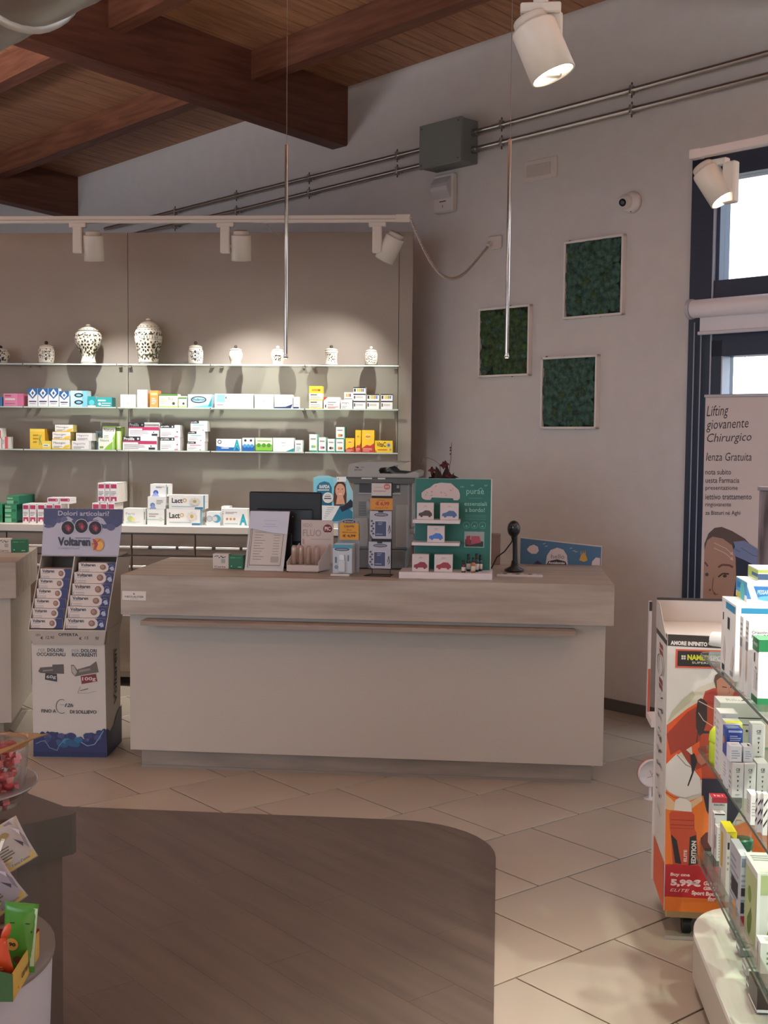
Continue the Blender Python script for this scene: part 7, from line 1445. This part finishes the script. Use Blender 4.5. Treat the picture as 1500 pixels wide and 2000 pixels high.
b = MB(TT @ Matrix.Translation((-.022, .042, .098)) @ Matrix.Rotation(math.radians(20), 4, 'Y')); b.blob((0, 0, .0), (.007, .004, .018), m('c8502c', .35), 12); b.build('carrot_ear', at=tuple(inT(-.022, .042, .098)), label='pointed orange tip sticking up from the eared packet', cat='packet')
packet(inT(-.020, .105, .004), .058, .125, ang, 4, '4a8a34', 'bright green sweet bag with price sticker, tallest in the tray', [('r', .0, .1, 1, .5, m('8aa888')), ('c', .3, .42, .2, m('c89a48'), .09), ('t', '90', .2, .39, .42, .45, m('3a2a1a'), .04), ('r', .1, .6, .9, .62, m('1c3a18')), ('r', .2, .72, .8, .735, m('1c3a18')), ('r', .86, .1, .98, .94, m('b4c8ac')), ('c', .5, .2, .14, m('6a4a2a'), .06)], roll=5)
packet(inT(-.072, .11, .004), .055, .115, ang, 6, '3a7a4c', 'darker green sweet bag with foil edge', [('p', [(.3, .6), (.8, .9), (.9, .6)], m('8ac0a0')), ('r', .1, .1, .9, .4, m('6a9a7a'))], roll=-10)
packet(inT(-.13, .115, .004), .055, .118, ang, 6, '34603a', 'dark green sweet bag at the photo edge', [('r', .1, .5, .9, .7, m('8aa888'))], roll=-6)
# two clear sachets with cream cards, propped on a little rack
Ys = 2.32
rk = thing('sachet_dispenser', 'dark brown stepped dispenser box behind the clear sachets', 'dispenser', (-.85, 2.30, .7505), 12)
b = MB(fr((-.85, 2.30, .7505), 12)); b.hexa([(-.16, -.08, 0), (.13, -.08, 0), (.13, .06, 0), (-.16, .06, 0)], [(-.16, .03, .155), (.13, .03, .155), (.13, .06, .155), (-.16, .06, .155)], m('4a3830', .5)); b.build('body', parent=rk)
b = MB(fr((-.85, 2.30, .7505), 12)); b.box(-.16, .13, -.088, -.081, 0, .03, m('5a4438', .5)); b.build('front_lip', parent=rk)
sa = lambda: [('r', .04, .02, .96, .17, m('b09a54')), ('t', 'Lami Crizia', .25, .06, .8, .13, m('4a3c20')), ('p', [(.02, .2), (.02, .97), (.62, .97), (.30, .2)], m('b3a468', .4)), ('l', .06, .25, .5, .55, 5, m('5a5238')), ('c', .42, .74, .14, m('8a7a4a'), .07), ('p', [(.06, .55), (.34, .72), (.42, .68), (.14, .5)], m('f4f2ea', .1)), ('p', [(.55, .95), (.92, .25), (.96, .5), (.75, .97)], m('7f7884', .15)), ('p', [(.62, .6), (.78, .35), (.84, .42)], m('4a4458', .15)), ('p', [(.7, .85), (.86, .6), (.9, .7)], m('c4bcc8', .1))]
packet(atY(44, 1690, 2.14), .062, .084, 28, -20, 'a29c98', 'clear sachet with cream card and gold foot, upper one', sa(), roll=-25, name='candy_sachet', cat='sachet', group='clear sachets on the dispenser', th=.01)
packet(atY(25, 1772, 2.10), .064, .084, 28, -20, '96909a', 'clear sachet with cream card and gold foot, lower one', sa(), roll=-32, name='candy_sachet', cat='sachet', group='clear sachets on the dispenser', th=.01)
# glass cake plate with candy jar
pcx, pcy, pz = -.905, 2.48, .905
t = thing('glass_cake_stand', 'clear glass cake stand under the jar of red sweets', 'stand', (pcx, pcy, .7225), 0)
cg_ = glass('cast_glass', 'f6f8f7', .35, .02, .008, 'ffffff')
b = MB(); b.lathe([(.001, pz), (.165, pz), (.177, pz+.012), (.179, pz+.016), (.172, pz+.016), (.162, pz+.008), (.001, pz+.007)], cg_, 56, cx=pcx, cy=pcy); b.build('plate', parent=t)
b = MB(); b.lathe([(.177, pz+.012), (.1795, pz+.014), (.179, pz+.0165), (.1745, pz+.0165)], m('8f8b8c', .1, .3), 56, cx=pcx, cy=pcy); b.build('rim', parent=t)
b = MB(); b.lathe([(.09, .751), (.085, .758), (.02, .775), (.016, .86), (.03, pz-.002)], cg_, 28, cx=pcx, cy=pcy); b.build('stem', parent=t)
t.location.z = .7505
for ch in t.children: ch.matrix_world = t.matrix_world if False else ch.matrix_world
jx, jy, jz = -.812, 2.45, pz+.0085
t = thing('candy_jar', 'clear jar of red wrapped sweets with flaring tan translucent rim', 'jar', (jx, jy, jz), 0)
b = MB(); b.lathe([(.001, 0), (.060, .0), (.066, .01), (.074, .05), (.080, .115), (.078, .134)], cg_, 36, cx=jx, cy=jy, cz=jz); b.build('glass_body', parent=t)
b = MB(); tan = glass('amber_film', 'e8cfa8', .8, .12, .5, 'b8946a')
n = 40; V = []; 
for r0, zz in ((.078, .124), (.086, .136), (.096, .138), (.108, .132), (.112, .134)):
    for k in range(n):
        a = 2*math.pi*k/n; q = 1+.10*math.sin(3*a+.4)*(r0-.078)/.05; V.append((jx+r0*q*math.cos(a), jy+r0*q*math.sin(a), jz+zz+.022*math.sin(2*a+2.0)*(r0-.078)/.05))
b.add(V, [(i*n+k, i*n+(k+1) % n, (i+1)*n+(k+1) % n, (i+1)*n+k) for i in range(4) for k in range(n)], tan, True); b.build('flared_rim', parent=t)
rn = random.Random(9); kk = 0
for lay in range(5):
    for k in range(9 if lay < 4 else 6):
        a = k*2*math.pi/(9 if lay < 4 else 6)+lay*.4; R0 = .046 if k % 3 else .022; c = (jx+R0*math.cos(a), jy+R0*math.sin(a), jz+.016+lay*.026+rn.uniform(-.003, .003))
        T = Matrix.Translation(c) @ Matrix.Rotation(rn.uniform(0, 6), 4, 'Z') @ Matrix.Rotation(rn.uniform(-.6, .6), 4, 'Y'); b = MB(T); cm = m(rn.choice(('a01c22', '8c1620', 'b02a34')), .2)
        b.blob((0, 0, 0), (.014, .011, .011), cm, 10)
        for s2 in (-1, 1): b.hexa([(s2*.012, -.003, -.003), (s2*.012+.0001, .003, -.003), (s2*.012+.0001, .003, .003), (s2*.012, -.003, .003)], [(s2*.021, -.007, -.006), (s2*.021+.0001, .008, -.006), (s2*.021+.0001, .006, .007), (s2*.021, -.008, .006)], m('c8606a', .15))
        b.build('wrapped_sweet', at=c, label='red wrapped sweet in the clear jar', cat='sweet', group='red sweets in the clear jar')
